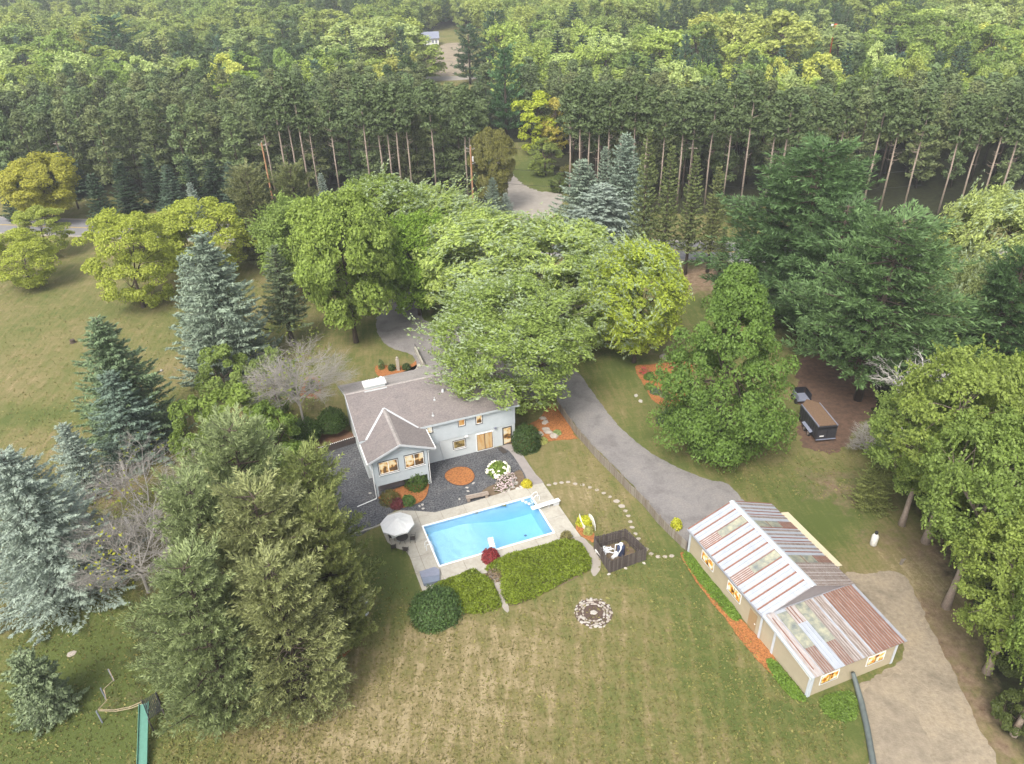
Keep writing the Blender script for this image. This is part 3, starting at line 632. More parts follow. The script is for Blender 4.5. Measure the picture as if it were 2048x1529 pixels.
sheet('worn_track',[(1728,1385),(1790,1350),(1815,1372),(1842,1440),(1860,1545),(1750,1545),(1740,1470)],.010,mat('dark worn earth',(.27,.225,.165),.95,(.17,.14,.10),2,.04,7,coord='World',detail=12,patch=(.3,(.7,.7,.7),(1.2,1.2,1.15))),smooth=4,rag=.14)
sheet('needle_bed',[(1600,720),(1700,700),(1755,790),(1705,870),(1685,900),(1640,905),(1600,880),(1600,800)],.007,M['needles'],smooth=4,rag=.25)
# ---------------------------------------------------------------- patio, beds
gp_=[(637,915),(690,890),(716,880),(862,915),(1005,893),(1022,893),(1045,925),(1058,965),(1000,990),(930,1010),(870,1030),(825,1025),(790,1022),(762,1046),(700,1075),(676,1010),(640,945)]
sheet('gravel_patio',gp_,.02,M['gravel'],smooth=3,rag=.04)
mb=MB();E_=smooth_poly([G(*p)[:2] for p in [(672,1095),(700,1072),(745,1057),(770,1047)]],False,5)
for a,b in zip(E_[:-1],E_[1:]): mb.tube([(a[0],a[1],.05),(b[0],b[1],.05)],.09,4)
o=mb.obj('concrete_edging',M['concrete']);tag(o,'low pale concrete edging between gravel patio and lawn','edging')
def bed(name,pts,label,m='mulch',z=.05,sm=4,jit=.06,rim=None):
    o=sheet(name,pts,z,M[m],smooth=sm,th=z+.02,rag=0 if rim else .05)
    o.data.update()
    if rim:
        P=smooth_poly([G(*p)[:2] for p in pts],True,sm);mb=MB();P.append(P[0])
        mb.tube([(p[0],p[1],z+.02) for p in P],.035,4);mb.obj('edging',M[rim],o)
    return o
c0=G(920,953);circ=[]
bed('mulch_bed',[(889,953),(896,942),(915,935),(938,937),(949,950),(946,963),(930,972),(910,971),(895,963)],'',rim='blackwood')
bed('mulch_bed',[(757,996),(775,985),(815,970),(855,966),(857,980),(850,998),(832,1010),(800,1018),(775,1012),(762,1003)],'',rim='frame_dark')
bed('mulch_bed',[(1100,812),(1116,812),(1150,872),(1150,878),(1085,885),(1040,902),(1032,892),(1040,860),(1075,840)],'')
bed('mulch_bed',[(596,905),(610,888),(640,872),(680,860),(706,868),(713,885),(680,893),(640,905),(620,915)],'',m='mulchdark')
bed('mulch_bed',[(597,790),(606,773),(612,756),(628,752),(640,765),(640,790),(630,798)],'')
bed('mulch_bed',[(750,740),(757,730),(785,733),(822,730),(832,722),(832,738),(808,748),(775,755),(757,752)],'')
bed('mulch_bed',[(1270,735),(1300,730),(1345,725),(1385,728),(1380,760),(1370,805),(1330,812),(1305,800),(1290,775)],'')
bed('mulch_bed',[(640,1235),(690,1225),(725,1250),(715,1280),(680,1320),(640,1290)],'')
bed('mulch_bed',[(1155,1040),(1168,1035),(1186,1062),(1187,1085),(1172,1078),(1152,1060)],'')
bed('mulch_bed',[(1362,1113),(1376,1112),(1430,1176),(1480,1238),(1512,1270),(1545,1310),(1600,1392),(1606,1400),(1585,1392),(1530,1336),(1490,1292),(1452,1240),(1400,1175)],'',jit=0)
sheet('bed_soil',[(1000,965),(1015,955),(1040,940),(1050,958),(1062,972),(1040,980),(985,992),(960,990),(975,975)],.026,M['soil'],smooth=3)
sheet('bare_earth_path',[(1148,1078),(1160,1072),(1185,1095),(1200,1120),(1198,1145),(1185,1152),(1178,1125),(1168,1100)],.006,M['gravelroad'],smooth=3,jit=.1)
sheet('hedge_gap_soil',[(975,1142),(1000,1140),(1010,1150),(1002,1165),(1012,1200),(1018,1222),(1008,1222),(998,1190),(985,1165)],.006,M['gravelroad'],smooth=2,jit=.1)
# path from the back door to the pool, cut where its joints run
pth=[(1002,893),(1032,890),(1048,915),(1072,950),(1088,968),(1062,975),(1050,950),(1035,925),(1018,902)]
sheet('garden_path',pth,.05,M['path'],smooth=2,th=.07)
# ---------------------------------------------------------------- pool deck of separate slabs
PU0,PU1,PV0,PV1=3.45,15.47,-12.40,-6.46
def lp(px,py): q=loc_(HO,G(px,py));return q[0],q[1]
deck=[(1086,967),(1161,1074),(1137,1079),(1120,1090),(1080,1100),(1010,1122),(1000,1145),(945,1150),(905,1160),(870,1178),(845,1183),(832,1150),(820,1115),(812,1103),(790,1096),(775,1085),(766,1065),(766,1045),(776,1030),(800,1022),(830,1023),(870,1026),(926,1011),(1003,987),(1050,975)]
DK=[lp(*p) for p in deck]
def clip(poly,a,b,c):
    """keep a*u+b*v<=c"""
    out=[]
    for i in range(len(poly)):
        p,q=poly[i],poly[(i+1)%len(poly)];fp,fq=a*p[0]+b*p[1]-c,a*q[0]+b*q[1]-c
        if fp<=0: out.append(p)
        if (fp<0)!=(fq<0) and fp!=fq: t=fp/(fp-fq);out.append((p[0]+(q[0]-p[0])*t,p[1]+(q[1]-p[1])*t))
    return out
def cell(poly,u0,u1,v0,v1):
    for a in ((-1,0,-u0),(1,0,u1),(0,-1,-v0),(0,1,v1)):
        poly=clip(poly,*a)
        if len(poly)<3: return None
    return poly
pd_=thing('pool_deck','',None,HO,A20);pd_['kind']='structure'
cp=.16;ub=[-3,-.2,2.0,PU0-cp,5.75,8.3,10.9,13.4,PU1+cp,18.2,20.5];vb=[-17,-14.6,PV0-cp,-10.4,-8.4,PV1+cp,-3.0]
for i in range(len(ub)-1):
    for j in range(len(vb)-1):
        if 3<=i<=7 and 2<=j<=4: continue
        g_=.014;P=cell(DK,ub[i]+g_,ub[i+1]-g_,vb[j]+g_,vb[j+1]-g_)
        if P is None: continue
        ar=abs(sum(P[k][0]*P[(k+1)%len(P)][1]-P[(k+1)%len(P)][0]*P[k][1] for k in range(len(P))))/2
        if ar<.08: continue
        P2=[];
        for q in P:
            if not P2 or math.hypot(q[0]-P2[-1][0],q[1]-P2[-1][1])>.01:P2.append(q)
        MB().prism(P2,-.1,.07+random.uniform(-.006,.006)).obj('slab',M['concrete'],pd_)
sheet('deck_joint_sand',[tuple(W(HO,u,v)[:2]) for u,v in DK if True],.03,M['soil'],px=False).name='deck_joint_sand'
bpy.data.objects['deck_joint_sand'].hide_render=False
# cut the joint sand out over the basin: four bands instead of one sheet
bpy.data.objects.remove(bpy.data.objects['deck_joint_sand'])
js=MB()
for (u0,u1,v0,v1) in ((-3,PU0-.1,-17,-3),(PU1+.1,21,-17,-3),(PU0-.1,PU1+.1,-17,PV0-.1),(PU0-.1,PU1+.1,PV1+.1,-3)):
    P=cell(DK,u0,u1,v0,v1)
    if P: js.add([(p[0],p[1],.03) for p in P],[tuple(range(len(P)))])
o=js.obj('joint_sand',M['soil'],pd_)
pool=thing('swimming_pool','rectangular in ground swimming pool of clear blue water with white coping','swimming pool',HO,A20)
mb=MB();d0,d1=-1.1,-2.3
sst=lambda t:t*t*(3-2*t)
pts=[(PU0+(PU1-PU0)*k/24,d0+(d1-d0)*sst(min(1,max(0,(k/24-.3)/.5)))) for k in range(25)]
for (a,za),(b,zb) in zip(pts[:-1],pts[1:]): mb.add([(a,PV0,za),(b,PV0,zb),(b,PV1,zb),(a,PV1,za)],[(0,1,2,3)])
me_=mb.mesh('pool_floor',M['liner'],True);bm_=bmesh.new();bm_.from_mesh(me_);bmesh.ops.remove_doubles(bm_,verts=bm_.verts,dist=.001);bm_.to_mesh(me_);bm_.free();link('pool_floor',me_,pool)
MB().lathe([(.16,0),(.14,.02)],(13.6,(PV0+PV1)/2,-2.29),12).obj('drain',M['steelblue'],pool)
MB().bx(9.0,9.45,PV1-.02,PV1-.001,-.2,0).obj('skimmer',M['plastic'],pool)
mb=MB();n=len(pts)
for v in (PV0,PV1):
    mb.add([(p[0],v,p[1]) for p in pts]+[(p[0],v,.05) for p in pts],[(i,i+1,n+i+1,n+i) for i in range(n-1)])
for u,z in ((PU0,d0),(PU1,d1)): mb.add([(u,PV0,z),(u,PV1,z),(u,PV1,.05),(u,PV0,.05)],[(0,1,2,3)])
mb.obj('pool_wall',M['liner'],pool)
for x0,x1,y0,y1 in ((PU0-cp,PU1+cp,PV0-cp,PV0),(PU0-cp,PU1+cp,PV1,PV1+cp),(PU0-cp,PU0,PV0,PV1),(PU1,PU1+cp,PV0,PV1)):
    MB().bx(x0,x1,y0,y1,-.12,.095).obj('coping',M['coping'],pool)
mb=MB();zt=-.10
q=[(PU0+.003,PV0+.003),(PU1-.003,PV0+.003),(PU1-.003,PV1-.003),(PU0+.003,PV1-.003)]
mb.prism([(PU0-.004,PV0-.004),(PU1+.004,PV0-.004),(PU1+.004,PV1+.004),(PU0-.004,PV1+.004)],-2.6,zt);o=mb.obj('pool_water',M['water'],pool)
for x0,x1,y0,y1 in ((PU0,PU1,PV0,PV0+.02),(PU0,PU1,PV1-.02,PV1),(PU0,PU0+.02,PV0+.02,PV1-.02),(PU1-.02,PU1,PV0+.02,PV1-.02)): MB().bx(x0,x1,y0,y1,-.2,.04).obj('tile_line',mat('blue waterline tiles',(.30,.45,.58),.4,(.20,.34,.50),5),pool)
# ---------------------------------------------------------------- house
H=thing('house','pale grey two storey house with brown shingle roof and lit windows beside the pool','house',HO,A20)
ZE=5.5;VE=3.25;WV=3.6;UL,UR=-.1,17.6
mr=lambda v:ZE+(v-VE)*(7.75-ZE)/(9.8-VE)
mb=MB();mb.bx(UL,UR,WV,15.3,0,2.75);mb.obj('lower_wall',M['block'],H)
mb=MB();mb.bx(UL,UR,WV-.04,15.35,2.75,5.33)
mb.add([(UL,WV,5.33),(UL,15.35,5.33),(UL,9.8,7.55),(UR,WV,5.33),(UR,15.35,5.33),(UR,9.8,7.55)],[(0,2,1),(3,4,5),(0,3,5,2),(1,2,5,4)])
mb.obj('upper_wall',M['siding'],H)
mb=MB()
for k in range(13):
    z=2.78+k*.2;mb.box(((UL+UR)/2,WV-.055,z+.1),(UR-UL+.06,.02,.19),rx=R(-4))
    mb.box((UL-.015,(WV+15.3)/2,z+.1),(.02,15.3-WV,.19),ry=R(-4))
tag(mb.obj('siding_boards',M['siding'],H),kind='stuff')
wu0,wu1=.12,6.0;zf=1.5
mb=MB();mb.bx(wu0,wu1,0.0,WV-.06,zf,5.1);mb.add([(wu0,0,5.1),(wu1,0,5.1),(3.1,0,6.45),(wu0,WV,5.1),(wu1,WV,5.1),(3.1,WV,6.45)],[(0,1,2),(5,4,3),(0,2,5,3),(2,1,4,5)]);mb.obj('wing_wall',M['siding'],H)
mb=MB()
for k in range(18):
    z=zf+.02+k*.2;w_=(wu1-wu0)/2 if z<4.95 else max(0,(6.35-z)/.45*1.0)
    if w_<.2: continue
    mb.box((3.06,-.015,z+.1),(2*w_,.02,.19),rx=R(-4))
    if z<5: mb.box((wu0-.012,WV/2,z+.1),(.02,WV-.1,.19),ry=R(-4))
tag(mb.obj('siding_boards',M['siding'],H),kind='stuff')
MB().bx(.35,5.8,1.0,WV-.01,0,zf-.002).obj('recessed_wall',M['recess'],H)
for u in (.2,5.92): MB().bx(u-.09,u+.09,.0,.18,0,zf-.002).obj('post',M['siding'],H)
# roof slopes
th=.14
def slope(name,q,m,th=.14): return MB().slab(q,th).obj(name,M[m],H)
slope('roof_slope',[(-.6,VE,ZE),(18.1,VE,ZE),(18.1,9.8,7.75),(-.6,9.8,7.75)],'shingle')
slope('roof_slope',[(-.6,9.805,7.75),(18.1,9.805,7.75),(18.1,16.0,5.35),(-.6,16.0,5.35)],'shingle_back')
mb=MB();mb.slab([(-.62,9.62,7.71),(18.12,9.62,7.71),(18.12,9.8,7.79),(-.62,9.8,7.79)],.05);mb.slab([(-.62,9.8,7.79),(18.12,9.8,7.79),(18.12,9.98,7.71),(-.62,9.98,7.71)],.05);mb.obj('ridge_cap',M['shingle_back'],H)
rz=6.72;ez=5.2;ur=3.1
slope('wing_roof_slope',[(-.5,-.6,ez),(ur,-.6,rz),(ur,7.0,rz),(-.5,6.6,ez)],'shingle')
slope('wing_roof_slope',[(ur+.003,-.6,rz),(6.82,-.6,ez),(6.82,6.6,ez),(ur+.003,7.0,rz)],'shingle')
mb=MB();mb.slab([(ur-.24,-.63,rz-.06),(ur+.0,-.63,rz+.05),(ur+.0,6.6,rz+.05),(ur-.24,6.6,rz-.06)],.04);mb.slab([(ur+.0,-.63,rz+.05),(ur+.24,-.63,rz-.06),(ur+.24,6.6,rz-.06),(ur+.0,6.6,rz+.05)],.04);mb.obj('wing_ridge_cap',M['shingle_back'],H)
vl=mr(0)*0
def vz(u): return rz-abs(u-ur)*(rz-ez)/3.65
def valley(u1,name='valley_flashing'):
    zt=rz;vt=VE+(zt-ZE)/((7.75-ZE)/(9.8-VE));z1=vz(u1);v1=VE+max(0,(z1-ZE))/((7.75-ZE)/(9.8-VE))
    a=Vector((ur,vt,zt+.05));b=Vector((u1,VE,ZE+.05 if True else 0));mb=MB();d=(b-a).normalized();s=d.cross(Vector((0,0,1))).normalized()*.12
    mb.slab([a-s,b-s,b+s,a+s],.03);return mb.obj(name,M['flash'],H)
ux=ur+(rz-ZE)*3.65/(rz-ez);valley(ux);valley(2*ur-ux)
# fascia, rakes, gutters
mb=MB();mb.bx(-.6,18.1,VE-.05,VE-.005,ZE-.26,ZE-.02);mb.obj('fascia',M['siding'],H)
mb=MB();mb.bx(-.64,-.605,-.0,.01,0,.01) if False else None
for a,b in (((-.5,ez),(ur,rz)),((ur,rz),(6.82,ez))):
    mb=MB();mb.add([(a[0],-.66,a[1]-.22),(b[0],-.66,b[1]-.22),(b[0],-.66,b[1]+.02),(a[0],-.66,a[1]+.02),(a[0],-.605,a[1]-.22),(b[0],-.605,b[1]-.22),(b[0],-.605,b[1]+.02),(a[0],-.605,a[1]+.02)],[(0,1,2,3),(7,6,5,4),(0,4,5,1),(3,2,6,7),(0,3,7,4),(1,5,6,2)]);mb.obj('rake_board',M['flash'],H)
for s in (VE,):
    for a,b in (((VE,ZE),(9.8,7.75)),((9.8,7.75),(16.0,5.35))):
        mb=MB();mb.add([(-.66,a[0],a[1]-.25),(-.66,b[0],b[1]-.25),(-.66,b[0],b[1]+.02),(-.66,a[0],a[1]+.02),(-.605,a[0],a[1]-.25),(-.605,b[0],b[1]-.25),(-.605,b[0],b[1]+.02),(-.605,a[0],a[1]+.02)],[(3,2,1,0),(4,5,6,7),(1,5,4,0),(7,6,2,3),(4,7,3,0),(2,6,5,1)]);mb.obj('rake_board',M['flash'],H)
mb=MB();mb.bx(-.62,-.5,-.6,VE,ez-.2,ez-.06);mb.obj('gutter',M['white'],H);MB().bx(6.83,6.95,-.6,VE-.1,ez-.2,ez-.06).obj('gutter',M['white'],H)
mb=MB();mb.tube([(-.56,-.5,ez-.2),(-.1,-.14,ez-.55),(-.06,-.12,.2),(-.1,-.25,.12),(-2.3,-.75,.10)],.055,6);mb.obj('downspout',M['white'],H)
mb=MB();mb.tube([(6.89,-.5,ez-.2),(6.12,-.1,ez-.5),(6.12,-.06,.15)],.045,6);mb.obj('downspout',M['white'],H)
mb=MB();mb.bx(6.0,8.3,WV-.16,WV-.06,2.55,2.68);mb.tube([(8.3,WV-.12,2.6),(8.7,WV-.1,.1)],.035,5);mb.obj('pipe_cover',M['siding'],H)
# chimney on the ridge
mb=MB();ch=mb.bx(1.75,4.1,9.75,10.75,6.6,8.15).obj('chimney',M['block'],H)
MB().bx(1.62,4.23,9.62,10.88,8.15,8.32).obj('chimney_cap',M['white'],ch)
for u,s in ((2.35,.7),(3.3,1),(3.8,1.15)):
    MB().lathe([(.10*s,0),(.10*s,.22),(.16*s,.24),(.17*s,.30),(.05*s,.42)],(u,10.25+(.18 if s>1 else 0),8.32),10).obj('flue_cap',M['white'],ch)
mb=MB();mb.bx(1.6,4.2,9.45,9.74,7.58,7.70);mb.obj('chimney_flashing',M['flash'],H)
for px,py in ((866,840-8),(869,801)):
    for v in np.arange(3.3,9.8,.05):
        q=W(HO,0,v,mr(v));
    best=None
    for v in np.arange(3.4,9.7,.1):
        u,_,_=hit(HO,px,py,'v',v);z=hit(HO,px,py,'v',v)[2]
        if best is None or abs(z-mr(v))<best[0]: best=(abs(z-mr(v)),u,v)
    _,u,v=best;MB().lathe([(.16,-.05),(.14,.06),(.05,.08),(.05,.38)],(u,v,mr(v)),8).obj('roof_vent',M['flash'],H)
MB().lathe([(.2,-.05),(.18,.1),(.12,.3)],(10.2,7.3,mr(7.3)),8).obj('roof_vent',M['flash'],H)
# windows
def zx(x,y): return 560+x/3.186,680+y/3.186
def window(q,v,glow,name='window',split=0,fr='white',zmin=None,outer='frame_dark',door=False,sill=True):
    L=[hit(HO,*zx(*p),'v',v) for p in q];u0=(L[0][0]+L[3][0])/2;u1=(L[1][0]+L[2][0])/2;z1=(L[0][2]+L[1][2])/2;z0=(L[2][2]+L[3][2])/2
    if zmin is not None: z1=zmin+(z1-z0);z0=zmin
    vv=v-.05;b=.06
    def fr_(x0,x1,a0,a1,bw,y0,y1,m,nm,par):
        mb=MB();mb.bx(x0,x1,y0,y1,a0,a0+bw);mb.bx(x0,x1,y0,y1,a1-bw,a1);mb.bx(x0,x0+bw,y0,y1,a0+bw,a1-bw);mb.bx(x1-bw,x1,y0,y1,a0+bw,a1-bw);return mb.obj(nm,M[m],par)
    f=fr_(u0-.06,u1+.06,z0-.06,z1+.06,.07,vv-.03,vv+.05,outer,name,H)
    s=fr_(u0+.012,u1-.012,z0+.012,z1-.012,b,vv-.015,vv+.03,fr,'sash',f)
    n=split+1;w_=(u1-u0)/n
    for k in range(n):
        a=u0+k*w_;MB().bx(a+(.03),a+w_-.03,vv+.012,vv+.028,z0+.03,z1-.03).obj('pane',M[glow],f)
    for k in range(1,n): MB().bx(u0+k*w_-.035,u0+k*w_+.035,vv-.02,vv+.02,z0+b,z1-b).obj('mullion',M[fr],f)
    if sill and not door: MB().bx(u0-.1,u1+.1,vv-.09,vv-.031,z0-.12,z0-.065).obj('sill',M['white'],f)
    return f,(u0,u1,z0,z1)
window([(628,785),(750,752),(752,830),(632,862)],0,'glowA',split=1)
window([(793,738),(915,712),(917,790),(797,818)],0,'glowA',split=1)
window([(935,552),(970,545),(970,590),(938,597)],WV-.05,'glowA',sill=False)
window([(1135,503),(1177,493),(1177,545),(1137,550)],WV-.05,'glowB',sill=False)
window([(1248,482),(1288,475),(1286,530),(1248,537)],WV-.05,'glowA',sill=False)
window([(1103,645),(1180,632),(1180,680),(1105,695)],WV,'glowD')
window([(1253,612),(1355,592),(1357,697),(1255,715)],WV,'glowC','sliding_door',split=1,fr='frame_dark',zmin=.08,outer='white',door=True)
f,dd=window([(1420,568),(1472,560),(1475,665),(1422,672)],WV,'glowA','glass_door',fr='frame_dark',zmin=.08,outer='frame_dark',door=True)
MB().bx(dd[1]-.16,dd[1]-.10,WV-.13,WV-.08,.95,1.15).obj('handle',M['chrome'],f)
mb=MB();mb.lathe([(.19,0),(.16,.05),(.06,.06)],(0,0,0),12);me=mb.mesh('vent',M['flash']);o=link('gable_vent',me,H,(3.0,-.03,5.72));o.rotation_euler=(R(90),0,0)
mb=MB();mb.bx(6.5,6.9,WV-.3,WV-.12,2.75,3.0);mb.obj('wall_lamp',M['white'],H)
mb=MB();mb.bx(11.35,11.75,WV-.3,WV-.1,2.62,2.74);mb.obj('wall_lamp',M['white'],H)
mb=MB();mb.bx(15.0,15.25,WV-.26,WV-.1,2.75,2.95);mb.obj('wall_lamp',M['steelblue'],H)
mb=MB();q=loc_(HO,G(1016,898))
m=MB().box((0,0,.065),(.6,1.25,.03)).obj('doormat',M['rug']);c=W(HO,15.6,2.6);m.location=c;m.rotation_euler=(0,0,A20+R(12));tag(m,'dark doormat outside the glass back door','doormat')
# garage wing behind, mostly under the big trees
MB().bx(10.5,17.55,15.36,19.5,0,2.9).obj('garage_wall',M['block'],H)
slope('garage_roof_slope',[(10.2,16.02,5.0),(18.0,16.02,5.0),(18.0,20.0,3.3),(10.2,20.0,3.3)],'shingle_back')
# ---------------------------------------------------------------- metal shed
SH=thing('metal_shed','beige outbuilding with white and rust striped metal roof and skylights','shed',SO,A20)
L1,L2,WX=-11.4,-17.45,8.9;zw=3.05;zr=4.95;xr=4.45
MB().bx(0,WX,L1,0,0,zw).obj('long_wall',M['stucco'],SH)
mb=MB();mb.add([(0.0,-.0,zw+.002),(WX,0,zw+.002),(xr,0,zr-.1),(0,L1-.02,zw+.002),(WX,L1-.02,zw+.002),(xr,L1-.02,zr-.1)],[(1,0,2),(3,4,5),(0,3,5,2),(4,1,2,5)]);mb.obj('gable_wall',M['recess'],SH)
mb=MB();mb.bx(.0,8.55,L2,L1-.03,0,2.62);mb.add([(.0,L2+.0,2.62),(.0,L1-.03,2.62),(.0,L1-.03,3.02),(8.55,L2,2.62),(8.55,L1-.03,2.62),(8.55,L1-.03,3.02)],[(0,2,1),(3,4,5),(0,3,5,2)]);mb.obj('front_wall',M['stucco'],SH)
mb=MB()
for k in range(70):
    y=-.1-k*.163
    mb.bx(-.022,.0,y-.03,y,.02,zw-.1)
for k in range(52):
    mb.bx(.1+k*.163,.13+k*.163,L2-.02,L2,.02,2.55)
tag(mb.obj('wall_ribs',M['stucco'],SH),kind='stuff')
def panel(o0,o1,w,mats,seg,ribs,thick=.03):
    """one roof panel: from eave point o0 to ridge point o1, width vector w; seg = [(t0,t1,mat)], ribs=[(s,width,mat,t0,t1)]"""
    o0,o1,w=Vector(o0),Vector(o1),Vector(w);n=(o1-o0).cross(w).normalized();n=n if n.z>0 else -n
    mb=MB()
    for t0,t1,mi in seg:
        a=o0.lerp(o1,t0);b=o0.lerp(o1,t1);mb.slab([a+w*.012,a+w*.988,b+w*.988,b+w*.012] ,thick,mi)
    for s,wd,mi,t0,t1 in ribs:
        a=o0.lerp(o1,t0)+n*.045+w*s;b=o0.lerp(o1,t1)+n*.045+w*s;h=w.normalized()*wd/2
        mb.slab([a-h,a+h,b+h,b-h],.05,mi)
    return mb.obj('roof_panel',mats,SH)
RM=[M['wmetal'],M['rust'],M['skylight'],M['wmetal2'],M['rust2']]
nP=12;pw=11.75/nP
for i in range(nP):
    y=.17-i*pw;a=(-.22,y,zw-.02);b=(xr,y,zr)
    if i in (2,7): panel(a,b,(0,-pw,0),RM,[(0,.38,3),(.38,.97,2),(.97,1,0)],[(.04,.05,1,0,1)]+[(s,.05,1,0,.38) for s in (.25,.45,.65,.85)],)
    else: panel(a,b,(0,-pw,0),RM,[(0,1,0)],[(.05,.115,1,0,.97),(.5,.03,0,0,.98),(.95,.05,3,0,.97)])
for i in range(nP):
    y=.17-i*pw;a=(9.4,y,2.98);b=(xr+.004,y,zr)
    if i in (3,8): o=panel(a,b,(0,-pw,0),RM,[(0,.34,4),(.34,.62,2),(.64,.94,2),(.94,1,0),(.62,.64,1)],[(s,.06,1,0,.34) for s in (.1,.3,.5,.7,.9)])
    elif i>8: panel(a,b,(0,-pw,0),RM,[(0,1,3)],[(s,.17,4,0,1) for s in (.15,.55,.88)])
    elif i%2: panel(a,b,(0,-pw,0),RM,[(0,1,0)],[(.06,.20,4,0,1),(.55,.09,1,0,.9)])
    else: panel(a,b,(0,-pw,0),RM,[(0,1,0)],[(.06,.09,1,0,1),(.45,.24,4,0,.97)])
mb=MB();mb.slab([(xr-.28,.2,zr-.02),(xr,.2,zr+.1),(xr,L1-.22,zr+.1),(xr-.28,L1-.22,zr-.02)],.03);mb.slab([(xr,.2,zr+.1),(xr+.28,.2,zr-.02),(xr+.28,L1-.22,zr-.02),(xr,L1-.22,zr+.1)],.03);mb.obj('ridge_cap',M['trimblue'],SH)
# lean-to front roof
nQ=9;x0=-.15;qw=(8.85+.15)/nQ;yb,yf,zb,zfv=L1-.04,L2-.3,3.22,2.78
for i in range(nQ):
    x=x0+i*qw;a=(x,yf,zfv);b=(x,yb,zb);w_=(qw,0,0)
    if i==1: panel(a,b,w_,RM,[(0,.38,4),(.38,.95,2),(.95,1,0)],[(s,.05,1,0,.38) for s in (.12,.34,.56,.8)])
    elif i==3: panel(a,b,w_,RM,[(0,.36,4),(.36,1,2)],[(s,.05,1,0,.36) for s in (.12,.34,.56,.8)])
    elif i==0: panel(a,b,w_,RM,[(0,1,3)],[(.04,.05,0,0,1),(.42,.08,1,.1,.92),(.9,.04,0,0,1)])
    elif i==2: panel(a,b,w_,RM,[(0,.72,0),(.72,1,3)],[(.25,.06,1,.72,1),(.55,.06,1,.72,1),(.3,.03,0,0,.7),(.7,.03,0,0,.7)])
    elif i==4: panel(a,b,w_,RM,[(0,1,3)],[(s,.12,4,0,1) for s in (.1,.32)]+[(.55,.1,4,0,1),(.86,.14,0,0,1)])
    elif i==5: panel(a,b,w_,RM,[(0,1,3)],[(s,.12,4,0,1) for s in (.1,.34,.58)]+[(.88,.12,0,0,1)])
    else: panel(a,b,w_,RM,[(0,1,4)],[(s,.11,1,0,1) for s in (.1,.36,.62,.88)])
MB().slab([(8.86,yf,zfv+.02),(9.12,yf,zfv+.02),(9.12,yb-.1,zb+.02),(8.86,yb-.1,zb+.02)],.1).obj('fascia',M['greytrim'],SH)
MB().slab([(-.34,yf,zfv+.03),(-.155,yf,zfv+.03),(-.155,yb,zb+.03),(-.34,yb,zb+.03)],.22).obj('fascia',M['trimblue'],SH)
mb=MB();mb.bx(-.32,-.225,L1-.2,.18,zw-.2,zw-.05);mb.obj('gutter',M['greytrim'],SH)
MB().bx(.05,8.8,L1-.09,L1-.045,2.98,3.32).obj('flashing',M['greytrim'],SH)
MB().bx(-.06,.14,-.0,.05,0,zw).obj('corner_trim',M['trimblue'],SH);MB().bx(-.06,-.024,-.22,.0,0,zw).obj('corner_trim',M['trimblue'],SH)
for yy in (L1+.1,L1-1.65,L2-.02): MB().bx(-.07,-.024,yy,yy+.24,0,2.72).obj('corner_trim',M['trimblue'],SH)
MB().bx(-.05,.2,L2-.05,L2-.022,0,2.6).obj('corner_trim',M['trimblue'],SH)
MB().bx(8.35,8.6,L2-.06,L2-.022,0,2.6).obj('corner_trim',M['trimblue'],SH);MB().bx(8.56,8.6,L2-.02,L2+.22,0,2.6).obj('corner_trim',M['trimblue'],SH)
mb=MB();mb.add([(-.09,L1-.3,2.72),(-.09,L2+.02,2.08),(-.09,L2+.02,2.24),(-.09,L1-.3,2.86),(-.03,L1-.3,2.72),(-.03,L2+.02,2.08),(-.03,L2+.02,2.24),(-.03,L1-.3,2.86)],[(0,1,2,3),(7,6,5,4),(0,4,5,1),(3,2,6,7),(1,5,6,2),(0,3,7,4)]);mb.obj('header_trim',M['white'],SH)
MB().slab([(9.35,-1.0,2.72),(10.55,-1.1,2.5),(10.4,-8.9,2.5),(9.35,-8.9,2.72)],.07).obj('side_canopy',M['cream'],SH)
for y in (-1.3,-5,-8.6): MB().bx(10.25,10.37,y-.06,y+.06,0,2.44).obj('canopy_post',M['white'],SH)
def swin(a,b,axis,z0,z1,name='window',glow='glowE'):
    mb=MB();c=.07
    def bb(m,p0,p1,q0,q1,o): 
        if axis=='u': m.bx(-o-.03,-o+.02,p0,p1,q0,q1)
        else: m.bx(p0,p1,L2-o-.03,L2-o+.02,q0,q1)
    bb(mb,a-.08,b+.08,z0-.08,z0,.03);bb(mb,a-.08,b+.08,z1,z1+.08,.03);bb(mb,a-.08,a,z0,z1,.03);bb(mb,b,b+.08,z0,z1,.03);f=mb.obj(name,M['white'],SH)
    m2=MB();bb(m2,a,b,z0,z1,.01);m2.obj('pane',M[glow],f)
    m3=MB();mm=(a+b)/2;bb(m3,mm-.02,mm+.02,z0,z1,.035);bb(m3,a,b,z0,z0+.035,.034);bb(m3,a,a+.035,z0+.035,z1,.034);m3.obj('mullion',M['frame_dark'],f)
for q in ([(1405,1102),(1427,1144)],[(1456,1166),(1481,1208)]):
    A=hit(SO,q[0][0],(q[0][1]+q[0][1]+16)/2,'u',0);B=hit(SO,q[1][0],q[1][1]-8,'u',0)
    zc=(A[2]+B[2])/2;swin(B[1],A[1],'u',1.25,2.25)
for q in ([(1641,1362),(1672,1357)],[(1735,1322),(1765,1316)]):
    A=hit(SO,*q[0],'v',L2);B=hit(SO,*q[1],'v',L2);swin(A[0],B[0],'v',1.1,2.05)
A=hit(SO,1498,1235,'u',0);yd=-9.6
d=MB().bx(-.05,-.024,yd-1.0,yd,.05,2.1).obj('door',M['tan_door'],SH);MB().bx(-.11,-.05,yd-.95,yd-.85,1.0,1.06).obj('handle',M['white'],d)
